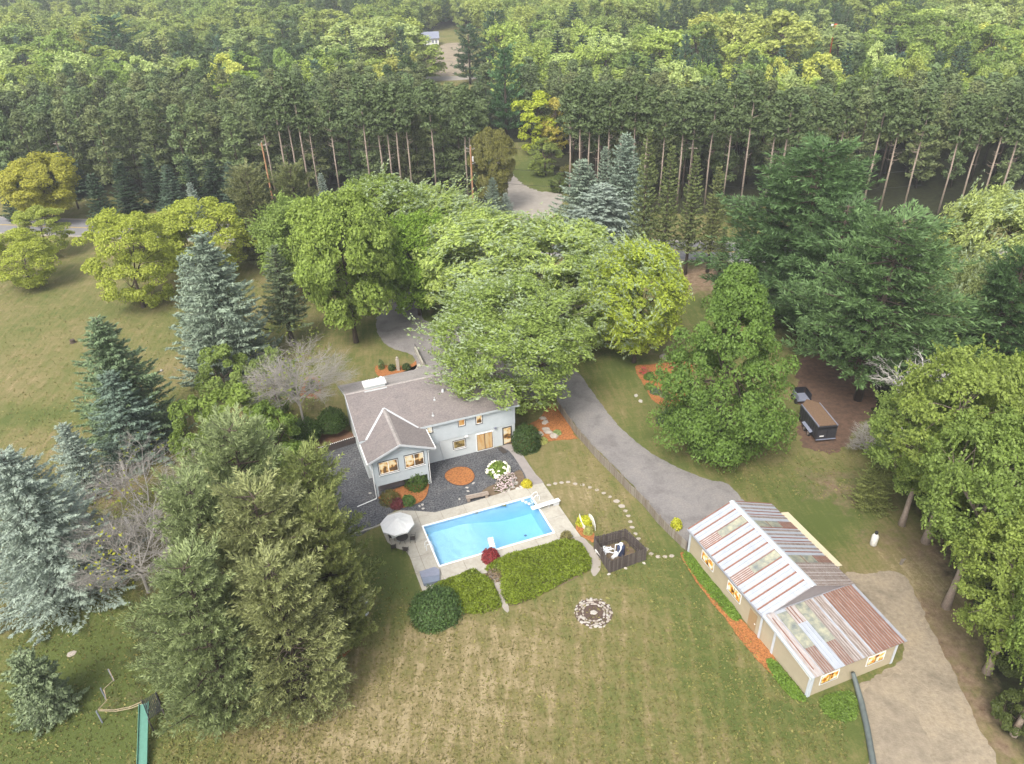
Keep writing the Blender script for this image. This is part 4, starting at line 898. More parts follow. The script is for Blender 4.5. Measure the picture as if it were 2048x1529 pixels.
# ---------------------------------------------------------------- things round the pool and patio
LT=W
def at(name,label,cat,px,py,rz=0,group=None,z=0): b=G(px,py);return thing(name,label,cat,(b[0],b[1],z),rz,group)
# parasol
t=at('parasol','open off white octagonal parasol beside the pool','parasol',799,1081,A20,z=.075)
mb=MB();mb.lathe([(.28,0),(.28,.06),(.06,.1),(.06,.3)],n=14);mb.obj('base',M['flash'],t)
mb=MB();mb.tube([(0,0,.05),(0,0,2.78)],.025,8);mb.obj('pole',M['white'],t)
Rc=1.72;ring=lambda r,z,o=0:[(r*math.cos(math.pi/8+k*math.pi/4+o),r*math.sin(math.pi/8+k*math.pi/4+o),z) for k in range(8)]
for k in range(8):
    a,b=ring(Rc,2.15)[k],ring(Rc,2.15)[(k+1)%8];c,d=ring(.28,2.68)[k],ring(.28,2.68)[(k+1)%8]
    m_=[(a[i]+b[i])/2 for i in range(3)];m_[2]+=.03;m2=[(a[i]+b[i]+c[i]+d[i])/4 for i in range(3)];m2[2]-=.03
    mb=MB();mb.add([a,m_,b,d,c,m2],[(0,1,5,4),(1,2,3,5),(5,3,4)]);mb.add([a,b,(b[0]*.995,b[1]*.995,b[2]-.13),(a[0]*.995,a[1]*.995,a[2]-.13)],[(0,3,2,1)])
    mb.obj('canopy_panel',M['fabric'],t)
mb=MB();
for k in range(8): mb.tube([ring(.05,2.64)[k],ring(Rc-.02,2.13)[k]],.012,4,cap=False)
mb.obj('ribs',M['white'],t)
mb=MB();mb.lathe([(.36,2.70),(.2,2.79),(.05,2.84),(.03,2.93)],n=16);mb.obj('vent_cap',M['fabric'],t)
t=at('patio_table','dark round table with a pale folded cloth under the parasol','table',806,1086,A20,z=.075)
mb=MB();mb.lathe([(.6,.70),(.62,.72),(.6,.74)],n=20);mb.obj('table_top',M['frame_dark'],t)
for k in range(4):
    a=k*math.pi/2+.4;MB().tube([(.1*math.cos(a),.1*math.sin(a),.7),(.25*math.cos(a),.25*math.sin(a),.35),(.42*math.cos(a),.42*math.sin(a),0)],.02,5).obj('leg',M['frame_dark'],t)
b=G(793,1081);t=MB().slab([(-.55,-.4,.80),(.5,-.35,.79),(.45,.3,.80),(-.5,.35,.82)],.02).obj('cloth',M['fabric']);t.location=(b[0],b[1],.03);t.rotation_euler=(0,0,.6);tag(t,'pale cloth lying folded on the patio table','cloth')
def chair(label,px,py,rz,first=None):
    if first: b=G(px,py);return copy_tree(first,(b[0],b[1],.075),rz,label=label)
    t=at('patio_chair',label,'chair',px,py,rz,'metal chairs round the patio table',z=.075)
    MB().box((0,0,.43),(.5,.5,.05)).obj('seat',M['rug'],t)
    mb=MB();
    for k in range(7): mb.box((-.21+k*.07,-.27,.70),(.03,.025,.5),rx=R(12))
    mb.box((0,-.32,.95),(.5,.03,.05));mb.obj('backrest',M['frame_dark'],t)
    for x in (-.22,.22):
        for y in (-.22,.22): MB().tube([(x,y,.42),(x*1.15,y*1.2,0)],.018,5).obj('leg',M['frame_dark'],t)
        MB().tube([(x*1.15,.2,.42),(x*1.2,.18,.64),(x*1.2,-.28,.66)],.018,5).obj('armrest',M['frame_dark'],t)
    return t
c=chair('dark metal chair at the lawn side of the patio table',788,1101,R(15))
chair('dark metal chair nearest the camera at the patio table',812,1106,R(-5),c)
chair('dark metal chair at the pool side of the patio table',826,1084,R(95),c)
chair('dark metal chair half hidden behind the parasol cloth',784,1080,R(-80),c)
# diving board
t=at('diving_board','white diving board over the deep end of the pool','diving board',1095,1021,A20,z=.07)
q0=loc_(HO,G(1113,1015));b=HO
t.location=W(HO,17.9,-8.55,.07);t.rotation_euler=(0,0,A20+R(3))
MB().bx(-3.3,.0,-.26,.26,.46,.52).obj('board',M['white'],t)
MB().bx(-.75,-.1,-.2,.2,0,.459).obj('stand',M['flash'],t);MB().tube([(-1.35,-.3,.42),(-1.35,.3,.42)],.05,8).obj('fulcrum',M['flash'],t)
for y in (-.24,.24): MB().tube([(-1.35,y,0),(-1.35,y,.43)],.03,6).obj('leg',M['flash'],t)
def handrail(label,u,v,rz,steps=True,h=.75,name='pool_ladder'):
    t=thing(name,label,'pool ladder',W(HO,u,v,.07),A20+rz)
    for y in (-.27,.27):
        MB().tube([(.55,y,0),(.55,y,h*.75),(.45,y,h),(.15,y,h),(-.12,y,h*.6),(-.2,y,-.1),(-.2,y,-1.0)],.03,6).obj('rail',M['plastic'],t)
    if steps:
        for z in (-.25,-.55,-.85): MB().bx(-.26,-.14,-.25,.25,z-.03,z).obj('tread',M['plastic'],t)
    return t
handrail('white ladder rails at the shallow left end of the pool',PU0-.1,-9.7,R(180))
handrail('pale ladder rails behind the diving board',PU1+.1,-7.0,0,True)
# entry steps with handrail in the near long side
t=thing('entry_steps','white moulded entry steps rising out of the pool beside the burgundy shrub','pool steps',W(HO,8.85,PV0,.07),A20)
for k in range(7):
    y=-.35+k*.33;z=.55-abs(k-1.2)*.09-.0*k;
    MB().box((.0+k*.07,y,max(z,.02) if k<3 else .42-k*.07),(.55,.16,.05),rz=R(-12),rx=R(12)).obj('tread',M['plastic'],t)
for x in (-.22,.22):
    MB().tube([(x,-.55,0),(x,-.45,.6),(x,0,.62),(x+.3,1.6,.05),(x+.35,1.8,-.5)],.025,5).obj('rail',M['plastic'],t)
t=thing('chlorine_float','white ring float in the water by the diving board','pool float',W(HO,PU1-.75,-6.9,-.1),A20+R(-60))
for k in range(3): MB().lathe([(.1,-.05),(.17,0),(.15,.1),(.06,.15)],((k-1)*.42,0,0),10).obj('float',M['plastic'],t)
# deck box / cover
q=[lp(840,1150),lp(870,1141),lp(879,1146),lp(880,1168),lp(848,1174)]
t=thing('storage_cover','flat slate blue cover on the near left corner of the pool deck','cover',W(HO,0,0,.075),A20)
MB().prism([(x,y) for x,y in q],0,.34).obj('cover',M['cover'],t)
a=q[0];b_=q[4];MB().slab([(q[0][0]-.02,q[0][1]+.02,.36),(q[1][0],q[1][1]+.02,.38),(q[2][0]+.02,q[2][1],.38),((q[2][0]+q[3][0])/2+.02,(q[2][1]+q[3][1])/2,.36),((q[0][0]+q[4][0])/2-.02,(q[0][1]+q[4][1])/2,.36)],.02).obj('lid',M['steelblue'],t)
# stone bench
a=lp(930,1000);b_=lp(978,990);ang=math.atan2(b_[1]-a[1],b_[0]-a[0])
t=at('stone_bench','brown grey stone slab bench between gravel patio and pool','bench',955,998,A20+ang)
mb=MB();mb.box((0,0,.48),(2.5,.55,.14));mb.obj('seat_slab',M['stonebench'],t)
mb=MB();mb.box((0,.19,.57),(2.3,.1,.05));mb.obj('seat_ledge',M['stone'],t)
for x in (-1.0,1.0): MB().box((x,0,.205),(.32,.48,.41)).obj('leg',M['stonebench'],t)
# white edging stones / lights on the gravel
def rock(g,r,fl=.6,n1=6,n2=4):
    mb=MB();prof=[]
    vs=[];fs=[]
    for j in range(n2+1):
        ph=-.2+(math.pi/2+.2)*j/n2
        for i in range(n1):
            th_=2*math.pi*i/n1;rr=r*(1+g.uniform(-.16,.16));vs.append((rr*math.cos(ph)*math.cos(th_),rr*math.cos(ph)*math.sin(th_)*.85,rr*fl*math.sin(ph)))
    for j in range(n2):
        for i in range(n1): fs.append((j*n1+i,j*n1+(i+1)%n1,(j+1)*n1+(i+1)%n1,(j+1)*n1+i))
    fs.append(tuple(n2*n1+k for k in range(n1)));mb.add(vs,fs);return mb
g9=np.random.default_rng(9);RK=[rock(g9,1).mesh('rock',M['stonewhite']) for _ in range(4)];RK2=[rock(g9,1).mesh('rock',M['stone']) for _ in range(4)]
def stone(name,label,px,py,r,group=None,z=0,sh=1.0,m=None,cat='stone',parent=None,rz=None):
    b=G(px,py);o=link(name,(m or RK)[random.randrange(4)],parent);o.location=(b[0],b[1],z);o.scale=(r,r*random.uniform(.7,.95),r*sh);o.rotation_euler=(0,0,rz if rz is not None else random.uniform(0,6.28))
    if label: tag(o,label,cat,group)
    return o
WS=[(947,967,'small white path stone right of the round mulch bed'),(934,976,'small white stone left of the bench, upper of a pair'),(936,983,'small white stone left of the bench, lower of a pair'),(919,999,'lone small white stone in the gravel left of the bench leg'),(839,1013,'small white stone at the mulch bed edge under the wing, upper'),(845,1010,'small white stone beside the mulch bed edge, right one'),(846,1018,'small white stone on gravel nearest the parasol'),(678,911,'small pale stone in front of the dark board wall'),(740,987,'small white stone left of the wing downspout')]
for x,y,l in WS: stone('edging_stone',l,x,y,.2,'small white stones on the gravel patio',z=.02,sh=.5)
for i,(x,y,r) in enumerate([(1030,968,.42),(1043,976,.38),(1036,978,.3),(1024,975,.34),(1017,981,.36),(1006,984,.4),(1030,957,.3)]): stone('bed_rock',['pale rock by the grey post in the pink flower bed','long pale rock at the yellow shrub end of the flower bed','pale rock in the front middle of the pink flower bed','pale rock left of the grey post, at the deck edge','low pale rock at the deck edge under the pink flowers','leftmost rough rock among the pink flowers','rock furthest back in the pink flower bed'][i],x,y,r,'rocks in the pink flower bed',sh=.8,z=.03)
t=at('wood_stump','short grey wooden post standing in the pink flower bed','post',1027,972,0);MB().tube([(0,0,0),(-.1,.1,.9)],[.13,.11],8).obj('wood',M['barkgrey'],t)
for x,y,r,l in [(1086,838,.5,'flat pale boulder at the top of the orange mulch bed'),(1090,846,.55,'flat pale boulder second from the top of the orange mulch bed'),(1092,860,.6,'flat pale boulder in the middle of the orange mulch bed'),(1097,866,.7,'large round pale boulder in the orange mulch bed'),(1108,873,.65,'pale boulder at the lawn edge of the orange mulch bed'),(1078,868,.5,'pinkish boulder beside the big dark yew'),(1083,871,.4,'small boulder between yew and large round boulder')]:
    stone('boulder',l,x,y,r,'boulders in the orange mulch bed right of the house',m=RK2,sh=.75,z=.03,cat='boulder')
# stepping stones
SP=[(75,215),(130,203),(183,195),(240,190),(300,205),(362,215),(423,235),(483,257),(542,284),(592,316),(650,353),(693,395),(728,435),(750,477),(767,527),(783,575),(810,630),(835,672),(905,760),(943,800),(1002,825),(1062,825),(1118,817)]
nm=['beside the pool deck, the first of the arc','second from the pool deck','third from the pool deck','fourth, at the top of the arc','fifth from the pool deck','sixth from the pool deck','seventh from the pool deck','eighth from the pool deck','ninth from the pool deck','tenth from the pool deck','eleventh, one of the two largest','twelfth, one of the two largest','thirteenth from the pool deck','fourteenth from the pool deck','fifteenth, level with the back of the wood enclosure','just behind the enclosure back corner','half hidden by the enclosure fence','beside the right side of the enclosure','at the right corner of the enclosure','first clear of the enclosure towards the shed','middle one between enclosure and shed','second last before the shed corner','last before the shed corner']
for i,(x,y) in enumerate(SP):
    b=G(1080+x/4.247,920+y/4.247);mb=MB();gr=random.Random(i);n=9;r=.25 if i not in(10,11) else .36
    mb.prism([(r*gr.uniform(.85,1.15)*math.cos(k*6.283/n),r*gr.uniform(.8,1.1)*.85*math.sin(k*6.283/n)) for k in range(n)],-.03,.035)
    o=mb.obj('stepping_stone',M['stone']);o.location=b;tag(o,'round pale stepping stone in the lawn, '+nm[i],'stepping stone','stepping stones in an arc across the lawn')
# fire pit
t=at('fire_pit','round stone fire pit of white rocks in the lawn with one rock in the middle','fire pit',1187,1226)
b=G(1187,1226)
mb=MB();n=28;mb.prism([(1.72*math.cos(k*6.283/n),1.65*math.sin(k*6.283/n)) for k in range(n)],-.05,.03);mb.obj('ash_bed',mat('dark ash and soil',(.10,.065,.05),.95,(.06,.04,.03),5,.03,12),t)
for ringr,cnt,rs in ((1.0,19,.15),(1.24,25,.15),(1.48,31,.155),(1.66,24,.12)):
    for k in range(cnt):
        a=6.283*k/cnt+random.uniform(-.06,.06);rr=ringr*random.uniform(.95,1.05)
        if random.random()<.1: continue
        o=link('stone',random.choice(RK if random.random()<.4 else RK2),t,(rr*math.cos(a),rr*math.sin(a),.02));s=rs*random.uniform(.7,1.3);o.scale=(s*1.2,s*.8,s*.8);o.rotation_euler=(0,0,a+random.uniform(1.2,1.9))
for k in range(5): 
    o=link('centre_stone',RK[k%4],t,(.16*math.cos(k*1.25),.13*math.sin(k*1.25),.02));o.scale=(.2,.18,.16)
# ---------------------------------------------------------------- fences
def fence(name,label,pts,h,sp,wd,mt,grp=None,post_sp=2.4,top_var=.04,rails=(.35,.85),m_th=.022,postx=.05,px=True,pointed=True,base_rail=False,seed=3):
    P=[G(*p)[:2] for p in pts] if px else [np.array(p) for p in pts];P=[np.array(p) for p in P]
    t=thing(name,label,'fence',(P[0][0],P[0][1],0),0,grp);gr=random.Random(seed)
    O=P[0];seg=[];tot=0
    for a,b in zip(P[:-1],P[1:]): L=np.linalg.norm(b-a);seg.append((tot,L,a,b));tot+=L
    def pos(s):
        for s0,L,a,b in seg:
            if s<=s0+L+1e-6: d=(b-a)/L;return a+d*(s-s0)-O,d
        return b-O,d
    mm=[]
    for v in range(3):
        mb=MB();w2=wd/2
        if pointed: mb.add([(-w2,0,.03),(w2,0,.03),(w2,0,h-.05),(0,0,h),(-w2,0,h-.05),(-w2,m_th,.03),(w2,m_th,.03),(w2,m_th,h-.05),(0,m_th,h),(-w2,m_th,h-.05)],[(0,1,2,3,4),(9,8,7,6,5),(0,5,6,1),(1,6,7,2),(2,7,8,3),(3,8,9,4),(4,9,5,0)])
        else: mb.bx(-w2,w2,0,m_th,.03,h)
        mm.append(mb.mesh('picket',mt if not isinstance(mt,list) else mt[v%len(mt)]))
    s=sp/2;k=0
    while s<tot:
        p,d=pos(s);o=link('picket',mm[gr.randrange(3)],t,(p[0],p[1],gr.uniform(-top_var,0)));o.rotation_euler=(gr.uniform(-.02,.02),gr.uniform(-.015,.015),math.atan2(d[1],d[0])+gr.uniform(-.02,.02));o.scale=(gr.uniform(.88,1.05),1,1);s+=sp;k+=1
    for z in rails:
        for s0,L,a,b in seg:
            n=np.array([-(b-a)[1],(b-a)[0]])/L;mb=MB();c=(a+b)/2-O+n*.06;mb.box((c[0],c[1],h*z),(L,.05,.09),rz=math.atan2((b-a)[1],(b-a)[0]));mb.obj('rail',mt if not isinstance(mt,list) else mt[0],t)
    s=0
    while s<=tot+.01:
        p,d=pos(min(s,tot));n=np.array([-d[1],d[0]]);MB().bx(p[0]+n[0]*.12-postx,p[0]+n[0]*.12+postx,p[1]+n[1]*.12-postx,p[1]+n[1]*.12+postx,-.02,h+.07).obj('post',mt if not isinstance(mt,list) else mt[0],t);s+=post_sp
    return t
gw=[M['greywood'],mat('browner weathered pickets',(.24,.20,.155),.9,(.13,.105,.08),3,.01,14),mat('pale weathered pickets',(.31,.28,.235),.9,(.19,.165,.135),3,.01,14)]
fence('picket_fence','long weathered grey picket fence between the lawn and the asphalt drive',[(1113,815),(1150,868),(1195,920),(1221,946),(1257,984),(1285,1010),(1315,1047),(1348,1080),(1371,1101)],1.22,.155,.125,gw,seed=5)
fe=[(1187,1098),(1218,1147),(1291,1121),(1250,1081)]
ow=[M['oldwood'],mat('dark brown fence boards',(.075,.058,.052),.9,(.04,.032,.028),3,.01,14),mat('grey brown fence boards',(.13,.108,.095),.9,(.065,.054,.048),3,.01,14)]
fence('wood_enclosure','dark weathered wooden board enclosure round the pool equipment',[fe[0],fe[1],fe[2],fe[3],fe[0]],1.62,.15,.135,ow,post_sp=1.65,seed=8,postx=.06,m_th=.03)
sheet('enclosure_floor',[(1189,1097),(1219,1143),(1288,1120),(1250,1083)],.012,M['soil'])
for (x,y),l in zip([(1218,1149),(1288,1127),(1251,1137)],['white stone at the near corner of the wooden enclosure','white stone at the right corner of the wooden enclosure','white stone midway along the front of the enclosure']): stone('corner_stone',l,x,y,.2,'white stones at the foot of the enclosure')
t=at('pool_filter','dark blue pool filter tank with white valve inside the wooden enclosure','filter tank',1241,1109)
MB().lathe([(.36,0),(.40,.08),(.40,1.0),(.34,1.15),(.18,1.26)],n=18).obj('tank',M['navy'],t);MB().lathe([(.2,1.26),(.2,1.42),(.08,1.5)],n=12).obj('valve',M['plastic'],t)
MB().tube([(-.1,0,1.38),(-.55,0,1.3),(-.6,-.1,.3)],.05,6).obj('pipe',M['plastic'],t);MB().tube([(.0,-.1,1.38),(-.1,-.55,1.2),(-.5,-.6,.25)],.05,6).obj('pipe',M['plastic'],t)
t=at('pool_pump','white pool pump with basket beside the filter tank','pump',1229,1115,.8);MB().tube([(-.35,0,.2),(.1,0,.2)],.17,10).obj('motor',M['plastic'],t);MB().lathe([(.16,0),(.16,.45),(.12,.5)],(.3,0,0),12).obj('basket',M['plastic'],t)
t=at('white_pipes','heap of white plastic sheets and pipes on the enclosure floor','pipes',1213,1104)
gr=random.Random(4)
for k in range(14):
    a=gr.uniform(0,3.1);L=gr.uniform(.2,.55);c=Vector((gr.uniform(-.5,.5),gr.uniform(-.45,.45),gr.uniform(.04,.25)));d=Vector((math.cos(a),math.sin(a),gr.uniform(-.1,.25)))*L
    MB().tube([c-d,c+d*.2+Vector((0,0,.08)),c+d],[.05,.07,.05],5).obj('pipe',M['plastic'],t)
t=at('garden_bench','pale plank bench outside the left wall of the enclosure','bench',1198,1112,math.radians(-62))
MB().box((0,0,.42),(1.05,.34,.06)).obj('seat',M['whitedirty'],t)
for x in (-.42,.42): MB().box((x,0,.195),(.06,.3,.39)).obj('leg',M['whitedirty'],t)
for i,(a,b) in enumerate(((( 1158,1043),(1174,1063)),((1177,1043),(1190,1062)))):
    A,B=G(*a),G(*b);t=thing('driftwood_arch',['left curved bleached board beside the yellow green plant','right curved bleached board next to the enclosure'][i],'garden edging',(A[0],A[1],0),0,'curved boards by the enclosure')
    d=B-A;mb=MB();prev=None;n=9;vs=[];fs=[]
    L=math.hypot(d[0],d[1]);nx_,ny_=-d[1]/L,d[0]/L
    for k in range(n+1):
        s=k/n;h=1.0-.55*s+.12*math.sin(s*7);bow=.2*math.sin(s*math.pi)*(1 if i else -1);p=(d[0]*s+nx_*bow,d[1]*s+ny_*bow)
        vs+=[(p[0],p[1],0),(p[0],p[1],h),(p[0]+nx_*.07,p[1]+ny_*.07,h),(p[0]+nx_*.07,p[1]+ny_*.07,0)]
    for k in range(n):
        for j in range(4): fs.append((k*4+j,k*4+(j+1)%4,k*4+4+(j+1)%4,k*4+4+j))
    fs+=[(3,2,1,0),(n*4,n*4+1,n*4+2,n*4+3)];mb.add(vs,fs);mb.obj('board',M['whitedirty'],t)
# dark board wall at the left end of the house
fence('board_wall','low dark board wall with pale tops at the left end of the house',[(639,910),(717,885)],.95,.2,.19,M['blackwood'],post_sp=1.6,rails=(.3,.8),pointed=False,m_th=.04,seed=2)
bw=bpy.data.objects['board_wall'];A,B=G(639,910),G(717,885);nC=21
for k in range(nC):
    s=(k+.5)/nC;p=(B-A)*s
    MB().box((p[0],p[1],.985),(.12,.10,.05),rz=.35).obj('cap',M['white'],bw)
# ---------------------------------------------------------------- shrubs
GR=(.045,.085,.022)
plant_shrub('round_shrub','dense round green shrub at the right corner of the wing',834,972,1.25,1.9,(.055,.10,.022),11,3600)
plant_shrub('barberry_shrub','thin olive brown shrub under the wing windows',780,1003,1.05,1.3,(.10,.10,.035),12,1500)
plant_shrub('burgundy_shrub','low burgundy shrub in the wing mulch bed',794,1011,.75,.75,(.13,.035,.05),13,1500)
plant_shrub('low_shrub','small fresh green ball shrub in the wing mulch bed',817,1006,.72,.9,(.07,.13,.035),14,1700)
plant_shrub('burgundy_shrub','rounded burgundy shrub on the pool edge in front of the steps',981,1118,.82,1.1,(.20,.03,.04),15,2200,z=.07)
plant_shrub('small_shrub','sparse olive shrub at the far right corner of the deck',1133,1078,.62,.9,(.14,.13,.06),16,900)
plant_shrub('yellow_shrub','bright yellow green ball shrub at the end of the pink flower bed',1053,972,.62,.75,(.42,.38,.03),17,1500)
plant_shrub('yew_shrub','large dark green yew against the right corner of the house',1053,893,1.75,2.8,(.035,.065,.018),18,6000,ls=.2)
plant_shrub('yew_shrub','big round dark green yew at the left end of the ground junipers',872,1225,2.3,2.1,(.055,.10,.035),19,8000,ls=.2)
plant_shrub('variegated_plant','small pale edged plant beside the flat boulders',1085,884,.6,.5,(.30,.32,.12),20,700,ls=.2,cat='plant')
plant_shrub('variegated_plant','small pale edged plant above the lawn side boulder',1114,868,.5,.45,(.20,.26,.12),21,600,ls=.2,cat='plant')
plant_shrub('yellow_plant','yellow green leafy clump behind the curved boards',1168,1047,.75,.8,(.34,.36,.03),22,1200,ls=.22,cat='plant')
plant_shrub('yellow_plant','pale yellow clump between the two curved boards',1176,1066,.5,.7,(.26,.27,.10),23,700,ls=.2,cat='plant')
plant_shrub('yellow_plant','yellow green clump behind the picket fence near the shed',1352,1056,.55,1.1,(.34,.36,.04),24,900,ls=.2,cat='plant')
plant_shrub('yellow_shrub','yellow green shrub at the right edge of the big pines',703,1272,.95,1.1,(.36,.38,.03),25,1700,ls=.22)
plant_shrub('dark_shrub','dark green shrub alone in the small mulch bed behind the house',625,781,.85,1.6,(.035,.06,.025),26,2000)
plant_shrub('boxwood','dark ball shrub left of the stone pillar',784,740,.55,.8,(.045,.075,.025),27,900)
plant_shrub('boxwood','dark ball shrub right of the stone pillar',813,738,.6,.8,(.045,.075,.025),28,900)
plant_shrub('tall_perennial','wispy green perennial left of the stone pillar',763,738,.45,1.6,(.10,.15,.06),29,500)
for i,(x,y,l) in enumerate([(590+27,888+0,'round clipped dark green tree left of the board wall'),(668,868,'round clipped dark green tree against the left end of the house')]):
    b=G(x,y);t=thing('clipped_tree',l,'tree',(b[0],b[1],0),0,'clipped trees in the brown mulch bed')
    o=link('crown',shrub_mesh(40+i,1.75,2.3,5200,.2),t,color=(.04,.075,.018));o.location=(0,0,1.15)
    lo=link('crown_underside',shrub_mesh(44+i,1.6,-.8,1800,.2),t,color=(.04,.075,.018));lo.location=(0,0,1.7)
    mb=MB();mb.tube([(0,0,-.1),(.1,0,.9),(0,0,2)],[.13,.1,.07],7);mb.tube([(0,0,.5),(.5,.2,1.6)],[.08,.04],5);mb.tube([(0,0,.6),(-.5,-.1,1.7)],[.08,.04],5);mb.obj('trunk',M['bark'],t)
# hydrangea
b=G(997,945);t=thing('hydrangea','round green hydrangea bush covered in white flower heads','shrub',(b[0],b[1],0))
link('foliage',shrub_mesh(31,1.15,1.15,2200,.2),t,color=(.13,.20,.04))
hb=MB();hb.lathe([(.02,-.10),(.17,-.03),(.18,.03),(.10,.11),(.02,.13)],n=8);hm=hb.mesh('bloom',M['petal'],True);gr=random.Random(6)
for k in range(62):
    a=gr.uniform(0,6.283);e=gr.uniform(0.05,1.2)**1.0;e=abs(gr.gauss(.35,.32));rr=1.28
    if e>1.1: e=.4
    o=link('bloom',hm,t,(rr*math.cos(a)*math.cos(e),rr*math.sin(a)*math.cos(e),.12+1.15*math.sin(e)));s=gr.uniform(.75,1.25);o.scale=(s,s,s*.8);o.rotation_euler=(gr.uniform(-.5,.5),gr.uniform(-.5,.5),0)
def flowers(name,label,pts,m,n,r,h,cat='flowers',leafc=(.10,.12,.05)):
    P=[G(*p)[:2] for p in pts];c=np.mean(P,0);t=thing(name,label,cat,(c[0],c[1],0));g=np.random.default_rng(len(label))
    lo,hi=np.min(P,0),np.max(P,0);q=g.uniform(lo,hi,(n*4,2));q=q[inpoly(q[:,0],q[:,1],P)][:n]-c
    mb=MB()
    for x,y in q:
        z=g.uniform(.3,1)*h;s=r*g.uniform(.6,1.3);mb.lathe([(.2*s,-.4*s),(s,0),(.3*s,.45*s)],(x,y,z),5)
    tag(mb.obj('petals',m,t),kind='stuff')
    k=n*6;q=g.uniform(lo,hi,(k*4,2));q=q[inpoly(q[:,0],q[:,1],P)][:k]-c;C=np.c_[q,g.uniform(.05,h*.8,len(q))];A,B=leaves(g,C,rdir(g,len(q),0),.16,.35,1)
    tag(link('leaves',quads_mesh('leaves',C,A,B,M['shrubleaf']),t,color=leafc),kind='stuff');return t
flowers('phlox_bed','bed of pale pink flowers on thin stems beside the stone bench',[(988,985),(995,962),(1015,950),(1030,955),(1032,972),(1010,988)],M['petalpink'],260,.085,.6)
flowers('red_flowers','cluster of red flowers at the far edge of the right mulch bed',[(1336,738),(1350,728),(1372,730),(1368,742)],M['petalred'],90,.11,.5)
flowers('red_flowers','dark red flowering clump at the top left of the right mulch bed',[(1276,748),(1285,738),(1302,744),(1292,756)],M['petalred'],50,.09,.5)
for i,(x,y,r,h,c,l) in enumerate([(1298,757,.7,.8,(.07,.12,.03),'green shrub at the upper left of the right mulch bed'),(1318,748,.5,.6,(.06,.11,.03),'small green shrub in the middle of the right mulch bed'),(1298,777,.6,.7,(.10,.14,.04),'light green clump on the left edge of the right mulch bed'),(1311,786,.7,.6,(.07,.10,.07),'blue green clump near the black lantern'),(1330,792,.7,.5,(.14,.17,.10),'pale flowered clump at the bottom of the right mulch bed'),(1335,845,1.3,1.6,(.05,.09,.05),'blue green juniper shrub below the right mulch bed'),(1270,860+150,.01,.02,(.1,.1,.1),'')]):
    if l: plant_shrub('garden_plant',l,x,y,r,h,c,50+i,1200,ls=.2,cat='plant')
t=at('lantern','small black garden lantern below the right mulch bed','lantern',1332,822);MB().tube([(0,0,0),(0,0,.6)],.04,6).obj('pole',M['black'],t);MB().lathe([(.1,.6),(.16,.7),(.16,.9),(.05,1.02)],n=8).obj('lantern_head',M['black'],t)
stone('garden_boulder','round pale boulder above the right mulch bed',1328,716,.8,m=RK2,cat='boulder')
stone('garden_rock','flat pale rock on the lawn left of the right mulch bed',1281,803,.35,cat='rock');stone('garden_rock','second pale rock just above the flat rock on the lawn',1272,792,.35,cat='rock')
stone('lawn_rock','white rock on the left lawn, upper of two',323,742,.3,cat='rock');stone('lawn_rock','white rock on the left lawn touching the green spruce',309,755,.3,cat='rock')
stone('lawn_slab','flat tan stone in the grass right of the small round conifer',143,1308,.42,m=RK2,sh=.3,cat='rock')
t=at('tree_stump','dark rotten stump on the open left lawn','stump',146,686);mb=MB();mb.lathe([(.42,0),(.34,.15),(.36,.55),(.25,.6)],n=9);mb.obj('wood',M['bark'],t)
for i in range(3): MB().tube([(0,0,.15),(.6*math.cos(i*2.1),.6*math.sin(i*2.1),0)],[.14,.05],5).obj('root',M['bark'],t)
t=at('stone_pillar','slim grey stone pillar in the front mulch bed','pillar',797,741);MB().box((0,0,.9),(.42,.42,1.8)).obj('shaft',M['stone'],t);MB().lathe([(.2,1.8),(.16,1.9),(.2,2.05),(.05,2.2)],n=10).obj('finial',M['stone'],t)
t=at('retaining_wall','pale retaining wall with black rail at the courtyard edge','wall',846,738)
A=G(846,738);d=G(829,703)-A;mb=MB();mb.slab([tuple(np.array([0,0,.75])),tuple(d+[0,0,.75]),tuple(d+np.array([.3,0,.75])),(.3,0,.75)],.85);mb.obj('wall',M['concrete'],t)
MB().tube([(.15,0,1.25),tuple(d+np.array([.15,0,1.25]))],.03,5).obj('rail',M['black'],t)
for s in (0,.5,1): MB().tube([tuple(d*s+np.array([.15,0,.7])),tuple(d*s+np.array([.15,0,1.25]))],.025,5).obj('post',M['black'],t)
sheet('front_path',[(800,748),(838,728),(850,740),(815,752)],.05,M['concrete'],th=.07)
